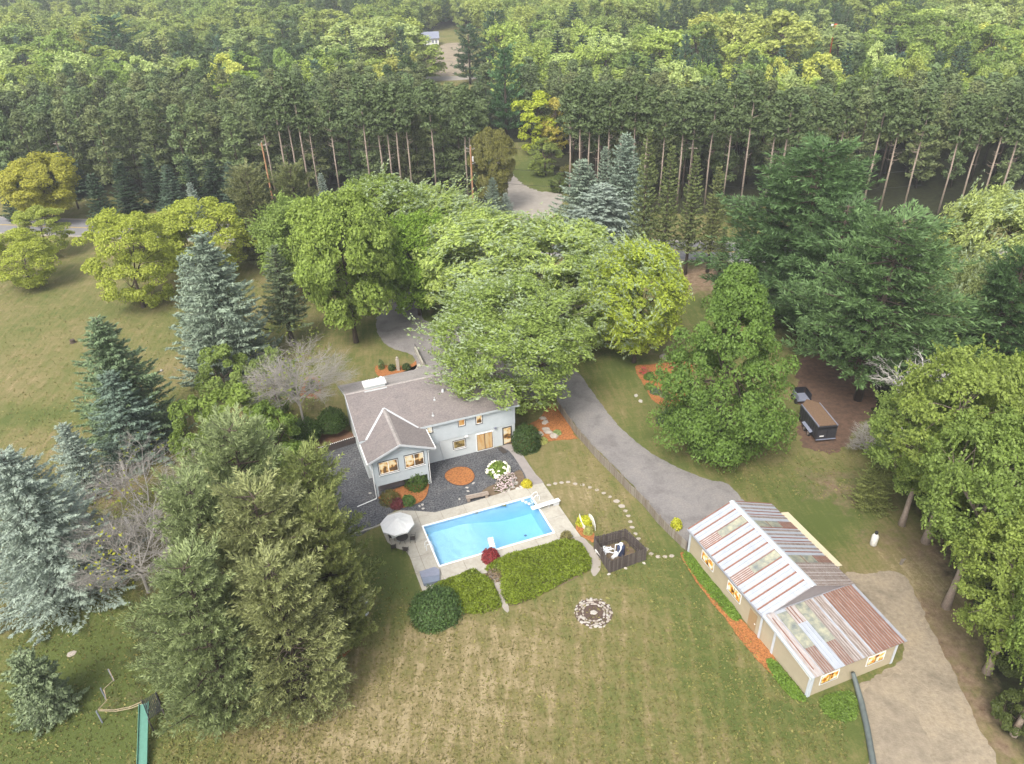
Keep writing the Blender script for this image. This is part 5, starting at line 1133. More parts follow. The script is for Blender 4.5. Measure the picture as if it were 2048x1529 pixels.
# ground junipers, ivy
def cover(name,label,pts,h,n,ls,color,cat='hedge',kind=None,edge=.8,asp=.5,freq=1.1):
    P=smooth_poly([G(*p)[:2] for p in pts],True,3);c=np.mean(P,0);g=np.random.default_rng(n);lo,hi=np.min(P,0),np.max(P,0)
    q=g.uniform(lo,hi,(n*4,2));q=q[inpoly(q[:,0],q[:,1],P)][:n];PA=np.array(P);PB=np.roll(PA,-1,0)
    dmin=np.full(len(q),9.)
    for a,b in zip(PA,PB):
        ab=b-a;t=np.clip(((q-a)@ab)/(ab@ab),0,1);dmin=np.minimum(dmin,np.linalg.norm(q-(a+t[:,None]*ab),axis=1))
    hh=h*np.clip(dmin/edge,0.0,1)**.5*(1+.22*np.sin(q[:,0]*freq*2.1+np.sin(q[:,1]*freq*1.7)*2)+.18*np.sin(q[:,1]*freq*3.3+q[:,0]*1.3))
    z=hh*g.uniform(.25,1.0,len(q))**.5+.03;q=q+g.normal(0,.06,q.shape)
    C=np.c_[q-c,z];N=unit(g.normal(0,.55,(len(q),3))+[0,0,1.]);ln=np.tile(np.array([.5,-.6,.5]),(len(q),1));A,B=leaves(g,C,N,ls,asp,.8,ln)
    t=thing(name,label,cat,(c[0],c[1],0));link('foliage',quads_mesh('foliage',C,A,B,M['shrubleaf']),t,color=color)
    mb=MB()
    for k in range(26):
        i=g.integers(0,len(q));x,y=(q[i]-c)*.85;a=g.uniform(0,6.28);mb.tube([(x,y,-.03),(x+.4*math.cos(a),y+.4*math.sin(a),h*.4)],[.04,.015],4,cap=False)
    mb.obj('stems',M['bark'],t);tag(t.children[1] if len(t.children)>1 else t,kind=None)
    if kind: t['kind']=kind
    return t
JC=(.12,.165,.018)
sheet('juniper_soil',[(968,1142),(1000,1120),(1090,1095),(1138,1084),(1162,1092),(1180,1120),(1177,1142),(1100,1182),(1060,1200),(1019,1212),(1003,1185)],.004,M['soil'],smooth=3)
cover('ground_juniper','large spreading bright green juniper bed below the pool',[(970,1140),(1000,1118),(1050,1103),(1092,1092),(1138,1081),(1164,1092),(1181,1120),(1178,1142),(1140,1160),(1100,1182),(1060,1202),(1019,1212),(1003,1185),(1001,1160),(990,1146)],.75,22000,.2,JC)
cover('ground_juniper','smaller bright green juniper bed next to the round yew',[(868,1172),(905,1158),(945,1143),(962,1150),(984,1166),(996,1192),(1003,1214),(975,1226),(935,1230),(905,1222),(880,1205)],.75,10000,.2,JC)
plant_shrub('dead_juniper_patch','dry brown twiggy patch in the juniper bed',990,1152,.8,.55,(.16,.12,.09),66,500,ls=.16)
cover('ground_ivy','strip of bright green ground ivy along the long shed wall',[(1366,1112),(1385,1108),(1408,1138),(1440,1178),(1478,1226),(1482,1238),(1465,1240),(1432,1205),(1390,1155)],.28,6500,.2,(.10,.17,.03),'ground cover','stuff',edge=.4)
cover('ground_ivy','strip of green ground ivy by the near corner of the shed',[(1534,1325),(1546,1322),(1575,1352),(1606,1392),(1612,1402),(1590,1400),(1555,1365)],.28,4000,.2,(.10,.17,.03),'ground cover','stuff',edge=.4)
cover('ground_ivy','patch of green ground ivy in front of the short shed wall',[(1640,1400),(1680,1385),(1706,1388),(1715,1430),(1690,1445),(1650,1430)],.2,3500,.18,(.09,.15,.03),'ground cover','stuff',edge=.4)
# drain pipe from the shed wall
A=hit(SO,1706,1346,'v',L2-.3);P0=W(SO,*A);P0[2]=max(P0[2],.6);t=thing('drain_pipe','long grey green drain pipe running from the shed wall over the ground','pipe',(P0[0],P0[1],0))
pp=[(0,0,P0[2])]
for q in [(1712,1375),(1722,1410),(1733,1460),(1745,1529),(1756,1590)]: g_=G(*q);pp.append((g_[0]-P0[0],g_[1]-P0[1],.22))
MB().tube(pp,[.16,.22,.23,.23,.23,.23],10).obj('pipe',M['pipe'],t,smooth=True)
# propane tank, stump post
t=at('gas_bottle','upright white gas cylinder with dark valve on the rough grass right of the shed','gas cylinder',1746,1090);MB().lathe([(.28,0),(.33,.1),(.33,1.15),(.22,1.35),(.1,1.42)],n=14).obj('tank',M['whitedirty'],t,smooth=True);MB().lathe([(.12,1.42),(.16,1.5),(.16,1.72),(.1,1.76)],n=10).obj('valve_guard',M['black'],t)
t=at('short_post','short weathered wooden post near the start of the sand drive','post',1802,1130);MB().box((0,0,.35),(.22,.16,.7),rx=R(8)).obj('wood',M['greywood'],t);MB().box((.1,0,.72),(.4,.1,.08)).obj('crosspiece',M['greywood'],t)
# ---------------------------------------------------------------- trailer
b=G(1640,872);t=thing('horse_trailer','black two axle horse trailer with leaf covered roof parked under the pines','trailer',(b[0],b[1],0),0)
pA,pB=G(1630,886),G(1676,883);fw=pB-pA;rot=math.atan2(fw[1],fw[0])
# local frame: x across the rear, y forward (away from camera); rear left corner on the ground at pA
t.location=(pA[0],pA[1],0);t.rotation_euler=(0,0,rot+R(2));
Wt=2.35;pL=G(1610,862);Lt=4.7;hh=2.25
mb=MB();mb.bx(0,Wt,0,Lt,.45,hh);mb.obj('body',M['blackpanel'],t)
mb=MB();mb.add([(0,Lt,.45),(Wt,Lt,.45),(Wt*.5,Lt+1.1,.45),(0,Lt,hh),(Wt,Lt,hh),(Wt*.5,Lt+1.1,hh)],[(0,2,1),(3,4,5),(0,3,5,2),(2,5,4,1)]);mb.obj('nose',M['blackpanel'],t)
mb=MB();mb.prism([(.12,.1),(Wt-.12,.1),(Wt-.12,Lt),(Wt*.5,Lt+1.0),(.12,Lt)],hh+.003,hh+.1);mb.obj('roof',M['leafroof'],t)
for x in (-.02,Wt-.1): MB().bx(x,x+.12,-.02,Lt,hh-.02,hh+.13).obj('roof_rail',M['steelblue'],t)
MB().bx(.0,Wt,-.03,.0,hh-.38,hh-.16).obj('rear_opening',M['black'],t)
mb=MB();mb.bx(.06,Wt-.06,-.05,-.005,.5,hh-.42);rd=mb.obj('rear_ramp',M['blackpanel'],t)
MB().bx(.35,.85,-.062,-.052,.85,1.0).obj('number_plate',M['white'],t)
MB().bx(Wt*.5-.03,Wt*.5+.03,-.07,-.052,.55,hh-.45).obj('ramp_seam',M['black'],rd)
for y in np.arange(.5,Lt,.55): MB().bx(-.025,-.001,y,y+.05,.5,hh-.1).obj('side_rib',M['black'],t)
mb=MB();mb.slab([(-.34,1.0,.78),(-.002,1.0,.92),(-.002,3.2,.92),(-.34,3.2,.78)],.05);mb.obj('mudguard',M['steelblue'],t)
MB().slab([(Wt+.002,1.0,.92),(Wt+.34,1.0,.78),(Wt+.34,3.2,.78),(Wt+.002,3.2,.92)],.05).obj('mudguard',M['steelblue'],t)
for x in (-.17,Wt+.17):
    for y in (1.5,2.55):
        mb=MB();mb.tube([(x-.1,y,.35),(x+.1,y,.35)],.35,18);wh=mb.obj('wheel',M['tyre'],t)
        s=-1 if x<0 else 1;MB().tube([(x+s*.09,y,.35),(x+s*.115,y,.35)],.22,14).obj('rim',M['chrome'],wh)
MB().bx(-.05,Wt+.05,-.14,-.06,.42,.52).obj('bumper',M['steelblue'],t)
MB().tube([(Wt/2,Lt+1.0,.5),(Wt/2,Lt+2.2,.5)],.05,6).obj('drawbar',M['black'],t)
b=G(1600,802);t=thing('utility_cart','small dark open cart parked beyond the horse trailer','cart',(b[0],b[1],0),rot)
MB().bx(-.7,.9,-.9,.9,.5,.62).obj('deck',M['steelblue'],t);MB().bx(-.75,-.68,-.9,.9,.5,1.3).obj('side_panel',M['steelblue'],t);MB().bx(.85,.92,-.9,.9,.5,1.5).obj('side_panel',M['black'],t)
for x in (-.8,1.0):
    for y in (-.55,.55): MB().tube([(x-.1,y,.33),(x+.1,y,.33)],.33,14).obj('wheel',M['tyre'],t)
MB().bx(-.6,.8,.86,.92,.62,1.5).obj('seat_back',M['black'],t)
# ---------------------------------------------------------------- utility poles and lines
def upole(label,px,py,topy,arm=True,extra=False):
    b=G(px,py);_,Hh,_=solve_tree(px,py,topy,10);t=thing('utility_pole',label,'utility pole',(b[0],b[1],0),math.atan2(RD[1],RD[0]),'utility poles along the road')
    MB().tube([(0,0,-.5),(0,0,Hh)],[.20,.15],10).obj('pole',M['pole'],t)
    MB().box((0,0,Hh-.55),(1.7,.12,.14)).obj('crossarm',M['greywood'],t)
    for x in (-.75,0,.75): MB().lathe([(.05,Hh-.48 if x else Hh),(.08,Hh-.35 if x else Hh+.12),(.04,Hh-.25 if x else Hh+.22)],(x,0,0),8).obj('insulator',M['ceramic'],t)
    if extra:
        MB().lathe([(.22,Hh-3.0),(.24,Hh-2.9),(.24,Hh-2.1),(.15,Hh-2.0)],(.45,-.1,0),12).obj('transformer',M['ceramic'],t)
        MB().tube([(0,0,Hh-3.6),(.8,-.2,Hh-3.2),(1.3,-.3,Hh-2.9)],.04,5).obj('lamp_arm',M['flash'],t);MB().lathe([(.16,-.1),(.2,0),(.06,.12)],(1.4,-.32,Hh-2.9),10).obj('lamp_head',M['ceramic'],t)
    return b,Hh
p1,h1=upole('orange brown utility pole left of the big maples',550,425,286)
p2,h2=upole('utility pole with lamp arm and transformer by the gravel drive',948,432,292,extra=True)
dirp=(p2-p1);p0=p1-dirp*1.05;p3=p2+dirp*1.0;p4=p3+dirp
for z,l in ((h1-.0,'topmost overhead power line along the road'),(h1-4.2,'middle overhead line along the road'),(h1-7.2,'lowest overhead cable along the road')):
    t=thing('power_line',l,'power line',(p1[0],p1[1],0),0,'overhead lines between the poles');PP=[p0,p1,p2,p3,p4]
    for a,b in zip(PP[:-1],PP[1:]):
        pts=[]
        for k in range(9):
            s=k/8;q=a+(b-a)*s-p1;pts.append((q[0],q[1],z-1.3*4*s*(1-s)))
        MB().tube(pts,.035,4,cap=False).obj('wire',M['black'],t)
for i,P in enumerate((p0,p3)):
    t=thing('utility_pole',['utility pole at the far left hidden in the trees','utility pole standing among the blue spruces'][i],'utility pole',(P[0],P[1],0),math.atan2(RD[1],RD[0]),'utility poles along the road')
    MB().tube([(0,0,-.5),(0,0,h1)],[.2,.15],8).obj('pole',M['bark'],t);MB().box((0,0,h1-.55),(1.7,.12,.14)).obj('crossarm',M['greywood'],t)
# ---------------------------------------------------------------- playset
sl0,sl1=G(284,1412,1.6),G(282,1600,0)
t=at('play_slide','faded green playground slide leaning on a dark slatted platform','slide',285,1440)
O=np.array(t.location);a=G(288,1408,1.5)-O;e=G(284,1545,.25)-O;d=e-a;s=np.cross(d,[0,0,1.]);s=s/np.linalg.norm(s)*.33
mb=MB();mb.slab([tuple(a-s),tuple(e-s),tuple(e+s),tuple(a+s)],.04);mb.obj('chute',M['green_plastic'],t)
for sg in (-1,1):
    u=s*sg;mb=MB();mb.slab([tuple(a+u*1.0+[0,0,.16]),tuple(e+u*1.0+[0,0,.16]),tuple(e+u*1.12+[0,0,.16]),tuple(a+u*1.12+[0,0,.16])],.22);mb.obj('side_wall',M['green_plastic'],t)
pt=thing('play_platform','dark slatted play platform at the top of the green slide','play platform',tuple(O),0)
P4=[G(283,1402,1.5)-O,G(297,1440,1.5)-O,G(325,1420,1.5)-O,G(312,1385,1.5)-O]
n=9
for k in range(n):
    s0,s1=(k+.12)/n,(k+.7)/n;q=[P4[0]+(P4[3]-P4[0])*s0,P4[1]+(P4[2]-P4[1])*s0,P4[1]+(P4[2]-P4[1])*s1,P4[0]+(P4[3]-P4[0])*s1];MB().slab([tuple(x) for x in q],.05).obj('slat',M['black'],pt)
for q in P4: MB().tube([(q[0],q[1],0),(q[0],q[1],q[2]+.1)],.06,6).obj('post',M['blackwood'],pt)
t=at('rope_frame','old grey post frame with slack tan ropes beside the slide','rope frame',200,1425);O=np.array(t.location)
for a,b in (((205,1446),(195,1420)),((228,1362),(217,1340)),((213,1400),(207,1380))): A=G(*a)-O;MB().tube([tuple(A),(A[0]-.12,A[1]+.1,1.35)],.06,6).obj('post',M['steelblue'],t)
def gz(x,y,z): return tuple(G(x,y,z)-O)
for pts in ([(196,1420,1.3),(230,1420,.9),(260,1414,1.0),(283,1404,1.5)],[(197,1422,1.2),(232,1423,.8),(262,1417,.9),(284,1408,1.4)],[(196,1420,1.3),(213,1402,1.3),(208,1378,1.2),(228,1360,1.3),(218,1340,1.35)],[(213,1402,1.2),(211,1390,1.0),(207,1380,1.2)]): MB().tube([gz(*p) for p in pts],.03,5).obj('rope',M['rope'],t)
# grill with white cover under the pines, small white ball
t=at('white_cover','crumpled white dust sheet half hidden beside the big pines','cover',722,1215);g=np.random.default_rng(2);mb=MB()
for k in range(5): mb.lathe([(.5,0),(.55,.4),(.35,.8),(.1,.95)],(g.uniform(-.5,.5),g.uniform(-.9,.9),0),7)
mb.obj('sheet',M['plastic'],t)
# far white house
b=G(868,92);t=thing('far_house','small white house with grey roof far off among the trees','house',(b[0]-3,b[1]+4,0),.1)
mb=MB();mb.bx(-6,5,-4,4,0,3.4);mb.add([(-6,-4,3.4),(5,-4,3.4),(5,4,3.4),(-6,4,3.4),(-6,0,5.6),(5,0,5.6)],[(0,4,3),(1,2,5)]);mb.obj('wall',M['white'],t)
mb=MB();mb.slab([(-6.4,-4.6,3.2),(5.4,-4.6,3.2),(5.4,0,5.75),(-6.4,0,5.75)],.15);mb.slab([(-6.4,0,5.75),(5.4,0,5.75),(5.4,4.6,3.2),(-6.4,4.6,3.2)],.15);mb.obj('roof',M['steelblue'],t)
for x in (-1.5,.2,2.2,3.8): 
    f=MB().bx(x-.45,x+.45,-4.06,-4.002,1.2,2.5).obj('window',M['frame_dark'],t);MB().bx(x-.38,x+.38,-4.09,-4.062,1.27,2.43).obj('pane',M['steelblue'],f)
b=G(1648,172,0);t=thing('orange_lift','far orange red lift mast glimpsed above the trees','machine',(b[0],b[1],0));MB().tube([(0,0,0),(0,0,18.4)],.2,6).obj('mast',M['orange'],t);MB().box((.2,0,18.9),(.8,.6,1.1)).obj('basket',M['orange'],t);MB().box((-.9,0,19.1),(.6,.5,.6)).obj('lamp_box',M['white'],t)
# ---------------------------------------------------------------- trees: foreground and middle ground
A_={}
def asset(k,f,H,Rr): A_[k]=(f,H,Rr)
asset('maple_a',broadleaf(1,14,7,230,230,.32,low=.2,wind=(-.35,.15,.3)),14,7)
asset('maple_b',broadleaf(2,14,7,220,230,.32,low=.22),14,7)
asset('silver_a',broadleaf(3,14,7,230,240,.40,low=.18,wind=(-.8,.25,.4),mat_='leafsilver',asp=.38,clump=.17),14,7)
asset('silver_b',broadleaf(4,14,7,230,240,.40,low=.15,wind=(-.75,.3,.45),mat_='leafsilver',asp=.38,clump=.17,lean=(-.5,0)),14,7)
asset('locust_a',broadleaf(5,12,6.5,150,170,.30,low=.07,lobes=.42,clump=.19,zsq=.5),12,6.5)
asset('locust_b',broadleaf(6,12,6.5,150,170,.30,low=.10,lobes=.45,clump=.2,zsq=.5),12,6.5)
asset('linden',broadleaf(7,18,7.5,330,210,.28,shape='cone',low=.05,clump=.15,lobes=.3),18,7.5)
asset('bigpine_a',plume_pine(8,18,7,low=.03,gap=.95,nb=7,puff=.85,npq=30,ls=.46,asp=.22,power=.42,wind=(-.1,0,.1)),18,7)
asset('bigpine_b',plume_pine(9,18,7,low=.04,gap=1.0,nb=7,puff=.9,npq=30,ls=.46,asp=.22,power=.45),18,7)
asset('whitepine_a',plume_pine(10,24,9,low=.1,gap=1.1,nb=7,puff=1.15,npq=26,ls=.6,asp=.24,power=.55,up_=.2,wind=(-.5,.1,.1)),24,9)
asset('whitepine_b',plume_pine(11,24,9,low=.22,gap=1.15,nb=7,puff=1.2,npq=26,ls=.6,asp=.24,power=.5,up_=.16,wind=(-.4,.1,.1),ragged=.4),24,9)
asset('softpine_a',broadleaf(12,20,8,250,230,.29,low=.30,clump=.16,trunk_r=.42,bark='barkpale',zsq=.55,wind=(-.5,.1,.15)),20,8)
asset('softpine_b',broadleaf(13,20,8,240,230,.29,low=.36,clump=.17,trunk_r=.42,bark='barkpale',zsq=.5,wind=(-.5,.1,.1)),20,8)
asset('spruce_a',spruce(14,14,5,ls=.42,nb=10,asp=.34),14,5)
asset('spruce_b',spruce(15,13,4.6,ls=.40,nb=9,gap=.5,asp=.36,droop=.3),13,4.6)
asset('spruce_big',spruce(27,19,7,ls=.36,nb=12,asp=.34,gap=.5,droop=.25,power=.6,dens=1.1),19,7)
asset('spruce_c',spruce(16,16,3.2,ls=.45,nb=7,gap=.55,low=.25,power=.7,asp=.35,droop=.4,dens=.8),16,3.2)
asset('round_conifer',spruce(17,5,3,ls=.36,nb=10,gap=.3,power=.45,droop=.05,dens=1.1),5,3)
asset('small_light',broadleaf(18,7,3.6,60,170,.3,low=.12,lobes=.4,clump=.22),7,3.6)
# colours (as the leaves are)
MG=(.13,.185,.052);MG2=(.12,.175,.058);YG=(.185,.225,.05);YG2=(.165,.205,.055);LIN=(.08,.135,.036);BLU=(.145,.19,.165);BLU2=(.175,.22,.215);SPG=(.095,.14,.085);PIN=(.13,.168,.092);PIN2=(.145,.168,.088);DKP=(.058,.105,.045);WPN=(.068,.118,.05);OLV=(.085,.11,.045);SILV=(.20,.265,.10);SOFT=(.105,.155,.05);SOFT2=(.125,.17,.052)
def put(k,name,label,tx,ty,by,w,color,cat='tree',rz=None,group=None,hs=1.0,ws=1.0):
    bx=tx+(NAD[0]-tx)*(by-ty)/(NAD[1]-ty);b,Hh,Rr=solve_tree(bx,by,ty,w)
    print(k,label[:30],'H%.1f R%.1f sc %.2f %.2f'%(Hh,Rr,Rr/A_[k][2],Hh/A_[k][1]))
    f,H0,R0_=A_[k];rz=random.uniform(0,6.28) if rz is None else rz
    return place_tree(f,name,label,b,(Rr/R0_*ws,Rr/R0_*ws,Hh/H0*hs),color,rz,cat,group)
T=[
('maple_b','maple_tree','green maple with a bare straight trunk on the lawn behind the house',665,372,685,235,MG),
('maple_a','maple_tree','pale green maple at the far left of the maple group',580,395,590,190,MG2),
('silver_a','maple_tree','pale green maple behind the courtyard, second from the left',745,352,565,230,MG),
('silver_b','maple_tree','whitish green maple below the utility pole with the lamp',865,375,550,210,SILV),
('maple_a','maple_tree','deep green maple between the two courtyard maples',820,430,630,190,(.11,.18,.035)),
('silver_a','silver_maple','broad wind blown silver maple above the courtyard turn',955,430,650,290,SILV),
('silver_b','silver_maple','wind blown silver maple in the middle of the maple group',1110,440,660,290,SILV),
('silver_a','silver_maple','wind blown maple between courtyard and right lawn',1190,505,700,220,(.15,.21,.07)),
('silver_b','silver_maple','yellow green maple at the right end of the maple group',1285,478,725,200,(.21,.27,.05)),
('locust_a','locust_tree','yellow green locust with dark twisted trunk on the left lawn',225,415,615,190,YG),
('locust_b','locust_tree','large yellow green locust behind the tall blue spruce',375,395,560,220,YG),
('locust_b','locust_tree','yellow green locust between its two larger neighbours',305,430,545,130,YG2),
('locust_a','locust_tree','small yellow green locust right at the left roadside',62,408,515,115,YG2),
('locust_b','locust_tree','low yellow green tree at the left edge of the lawn',20,460,575,150,YG),
('maple_b','broad_tree','dark golden green tree at the left edge across the road',60,305,445,165,(.19,.20,.04)),
('linden','linden_tree','tall conical green tree beside the right mulch bed',1487,518,905,285,LIN),
('whitepine_a','white_pine','huge dark green pine behind the conical tree',1650,283,640,430,DKP),
('whitepine_b','white_pine','large spreading pine directly above the black trailer',1812,425,800,430,WPN),
('whitepine_b','white_pine','dark pine filling in between the two largest pines',1700,400,700,320,DKP),
('whitepine_a','white_pine','dark pine at the right edge behind the silver tree',2060,500,800,280,(.045,.085,.035)),
('silver_a','silver_poplar','wind blown pale silvery tree at the right edge of the picture',2010,378,640,230,(.20,.25,.11)),
('silver_b','silver_poplar','grey green tree with dark forked trunk at the right woods edge',1975,520,760,150,(.14,.18,.09)),
('softpine_a','soft_pine','yellow green feathery tree with bare trunk right of the gas cylinder',1985,705,1085,300,SOFT2),
('softpine_b','soft_pine','yellow green feathery tree leaning over the top of the drive',1895,770,1050,240,SOFT),
('softpine_b','soft_pine','feathery tree with pale bare trunk halfway down the sand drive',2045,830,1215,300,SOFT),
('softpine_a','soft_pine','feathery tree with thick pale trunk low on the right edge',2130,1010,1345,300,SOFT2),
('softpine_b','soft_pine','feathery tree at the bottom right corner of the woods',2230,1090,1470,250,SOFT),
('softpine_a','soft_pine','darker feathery tree deep in the right woods',2060,720,1000,240,(.09,.14,.03)),
('softpine_a','soft_pine','feathery tree at the right edge above the lowest trunks',2200,760,1130,280,SOFT),
('softpine_b','soft_pine','shaded feathery tree behind the pale trunks of the right woods',2150,900,1180,260,(.08,.13,.03)),
('softpine_a','soft_pine','shaded feathery tree at the far right edge',2330,1010,1330,280,(.08,.13,.03)),
('spruce_b','spruce_tree','low olive conifer at the lower left of the feathery trees',1770,900,1010,100,(.11,.13,.045)),
('spruce_b','blue_spruce','small blue spruce tucked behind the feathery trees',1788,838,910,60,BLU),
('spruce_a','blue_spruce','tall blue spruce in front of the yellow green locusts',398,463,745,235,BLU),
('spruce_b','blue_spruce','slender blue spruce leaning against the tall one',365,505,720,130,BLU),
('spruce_a','green_spruce','large dark green spruce standing on the left lawn',190,630,885,225,SPG),
('spruce_b','blue_spruce','blue green spruce in front of the large dark one',215,742,915,180,(.10,.145,.13)),
('spruce_b','blue_spruce','small blue spruce between lawn and grey thicket',122,845,985,125,BLU2),
('spruce_big','blue_spruce','big pale blue spruce at the left edge of the picture',0,900,1180,320,BLU2),
('round_conifer','round_conifer','small rounded grey green conifer at the lower left edge',40,1310,1425,125,(.13,.17,.11)),
('spruce_a','blue_spruce','pale blue spruce at the front of the roadside group',1205,366,505,215,BLU2),
('spruce_b','blue_spruce','blue spruce at the left of the roadside group',1165,318,485,160,BLU),
('spruce_a','blue_spruce','tallest blue green spruce of the roadside group',1254,262,470,130,(.15,.20,.18)),
('spruce_b','blue_spruce','narrow blue spruce second from the left by the road',1212,290,470,75,BLU),
('spruce_b','blue_spruce','small dark blue spruce beside the mouth of the gravel drive',984,355,450,58,(.12,.16,.14)),
('spruce_b','blue_spruce','tiny bright blue spruce nearest the mouth of the gravel drive',1011,385,445,46,BLU2),
('spruce_c','roadside_spruce','olive spruce with bare lower trunk, leftmost of the roadside row',1300,258,545,80,OLV),
('spruce_c','roadside_spruce','olive spruce, second of the roadside row',1345,290,548,78,OLV),
('spruce_c','roadside_spruce','olive spruce, third of the roadside row',1395,308,550,80,OLV),
('spruce_c','roadside_spruce','shorter olive spruce, right end of the roadside row',1440,330,545,80,(.10,.12,.05)),
('spruce_c','roadside_spruce','thin olive spruce between road and conical tree',1450,455,560,50,OLV),
('bigpine_b','roadside_pine','brownish green pine left of the maples by the road',488,335,525,150,(.095,.11,.055)),
('bigpine_a','roadside_pine','brownish green pine just left of the first utility pole',578,330,500,130,(.09,.11,.05)),
('spruce_b','blue_spruce','pointed blue spruce tip behind the yellow locusts',378,365,470,55,BLU2),
('spruce_b','blue_spruce','pointed pale blue spruce tip behind the left maples',640,345,460,48,BLU2),
('spruce_c','green_spruce','dull green spruce between the blue spruce and the maples',545,490,690,125,(.085,.115,.07)),
('maple_b','brown_leaf_tree','rusty green tree right beside the utility pole with the lamp',982,250,425,100,(.10,.105,.04)),
('small_light','small_tree','light green small tree at the foot of the tall blue spruce',428,690,800,120,(0.123,0.172,0.055)),
('small_light','small_tree','light green small tree under the grey twiggy tree',530,700,840,110,(0.107,0.148,0.055)),
('small_light','small_tree','wide light green small tree behind the big left pines',450,775,930,180,(0.115,0.164,0.044)),
('small_light','small_tree','light green small tree left of the house mulch beds',530,810,945,130,(0.107,0.164,0.044)),
('small_light','small_tree','light green small tree behind the grey twiggy thicket',365,795,930,110,(0.107,0.156,0.044)),
('bigpine_a','big_pine','feathery green pine at the back of the near left group',455,845,1180,310,PIN),
('bigpine_b','big_pine','feathery pine nearest the gravel patio in the near left group',600,905,1200,230,(.11,.14,.055)),
('bigpine_b','big_pine','feathery pine on the left flank of the near left group',372,955,1290,260,PIN),
('bigpine_a','big_pine','feathery pine in the middle of the near left group',500,975,1310,330,PIN2),
('bigpine_b','big_pine','feathery olive pine at the right front of the near left group',535,1120,1400,300,PIN2),
('bigpine_a','big_pine','feathery green pine at the bottom front of the near left group',362,1120,1425,300,PIN),
('bigpine_a','big_pine','feathery pine closest to the fire pit side of the near left group',632,1010,1290,195,(.12,.145,.06)),
]
T=[tuple(a[:7])+(tuple(c*k for c,k in zip(a[7],(1.62,1.58,1.45) if a[0] in('maple_a','maple_b','silver_a','silver_b','locust_a','locust_b','softpine_a','softpine_b','bigpine_a','bigpine_b') else (1.42,1.42,1.35))),)+tuple(a[8:]) for a in T]
for a in T: put(*a)
# the big silver maple over the roof
b=G(1092,806);_,Hh,_=solve_tree(1092,806,535,200);Rr=150*depth((b[0],b[1],Hh*.5))/F
t=place_tree({'crown':broadleaf(23,Hh,Rr,260,240,.34,low=.2,wind=(-.95,.2,.3),mat_='leafsilver',asp=.45,clump=.16,lobes=.3)['crown'],'trunk':broadleaf(24,Hh,Rr,60,2,.3,low=.25,trunk_r=.42)['trunk']},'silver_maple','big wind blown silver maple overhanging the right end of the house roof',(b[0]-.6,b[1]+.4,0),(1,1,1),(.225,.31,.095),0)
t.children[0].location=(-3.7,-2.7,-.7);t.children[0].scale=(1.12,1.08,1.02)
for i,(x,ty,by,w_,l) in enumerate([(1905,985,1040,90,'shadowy bush beside the first pale trunk of the right woods'),(1990,1010,1090,120,'shadowy bush behind the pale trunks, upper right edge'),(2035,1100,1180,110,'shadowy bush at the right edge between two thick trunks'),(2010,1190,1260,90,'small shadowy bush right of the thick leaning trunk'),(2050,1270,1345,110,'shadowy bush at the right edge near the lowest trunks'),(1850,930,990,110,'shadowy bush under the feathery trees above the gas cylinder'),(2060,1390,1460,100,'lowest shadowy bush at the right edge of the picture')]):
    put('small_light','undergrowth_bush',l,x,ty,by,w_,(.055,.085,.03) if i%2 else (.075,.10,.035),'bush')
# dead and bare trees
def bare(name,label,tx,ty,by,w,seed,bark='barkgrey',leaf=None,**k):
    bx=tx+(NAD[0]-tx)*(by-ty)/(NAD[1]-ty);b,Hh,Rr=solve_tree(bx,by,ty,w);t=thing(name,label,'tree',(b[0],b[1],0))
    link('branches',twig_tree(seed,Hh,Rr,bark,**k),t)
    if leaf:
        g=np.random.default_rng(seed);n=leaf[1];d=rdir(g,n,.0);C=d*[Rr,Rr,Hh*.55]*g.uniform(.6,1,n)[:,None]+[0,0,Hh*.42];k2=(np.sin(d[:,0]*5+seed)+np.sin(d[:,1]*6))>.1;C=C[k2];A,B=leaves(g,C,unit(d[k2]+[0,0,.5]),.3,.6);link('foliage',quads_mesh('foliage',C,A,B,M['leaf']),t,color=leaf[0])
    return t
bare('bare_tree','grey bare twiggy tree with domed top left of the house',562,622,885,205,31,leaf=((.16,.20,.05),900),levels=(11,9,8,5),trunk=.38,flat=.5)
bare('bare_tree','grey bare bushy tree behind the near left pines',235,870,1060,270,32,leaf=((.17,.20,.05),500),levels=(11,9,8,5),trunk=.15)
bare('bare_tree','bare tree with one pale limb between blue spruce and pines',215,975,1185,250,33,leaf=((.22,.24,.03),500),levels=(10,8,8,5),trunk=.25)
bare('bare_tree','small bare twiggy tree behind the light green trees',408,815,950,90,34,levels=(7,6,5,4),trunk=.2)
bare('dead_tree','bleached dead tree in front of the right woods',1868,640,880,150,35,'barkwhite',levels=(8,6,5,4),trunk=.5,r0=.2)
bare('bare_bush','brown bare bush right of the trailer',1757,812,905,95,36,levels=(9,7,6,4),trunk=.08)
bare('bare_tree','thin bare tree at the edge of the right woods',1920,640,800,90,37,levels=(7,6,5,4),trunk=.4)
b0=G(262,1075);t=thing('pale_limb','pale bare limb reaching out of the grey thicket','branch',(b0[0],b0[1],0))
q=[G(268,1072,5)-b0,G(228,1062,5.4)-b0,G(190,1055,6)-b0,G(165,1040,6.4)-b0,G(150,1022,6.8)-b0];MB().tube([(0,0,-.1),(.1,.1,2.5)]+[tuple(x) for x in q],[.2,.16,.13,.11,.08,.05,.02],6).obj('limb',M['barkwhite'],t)
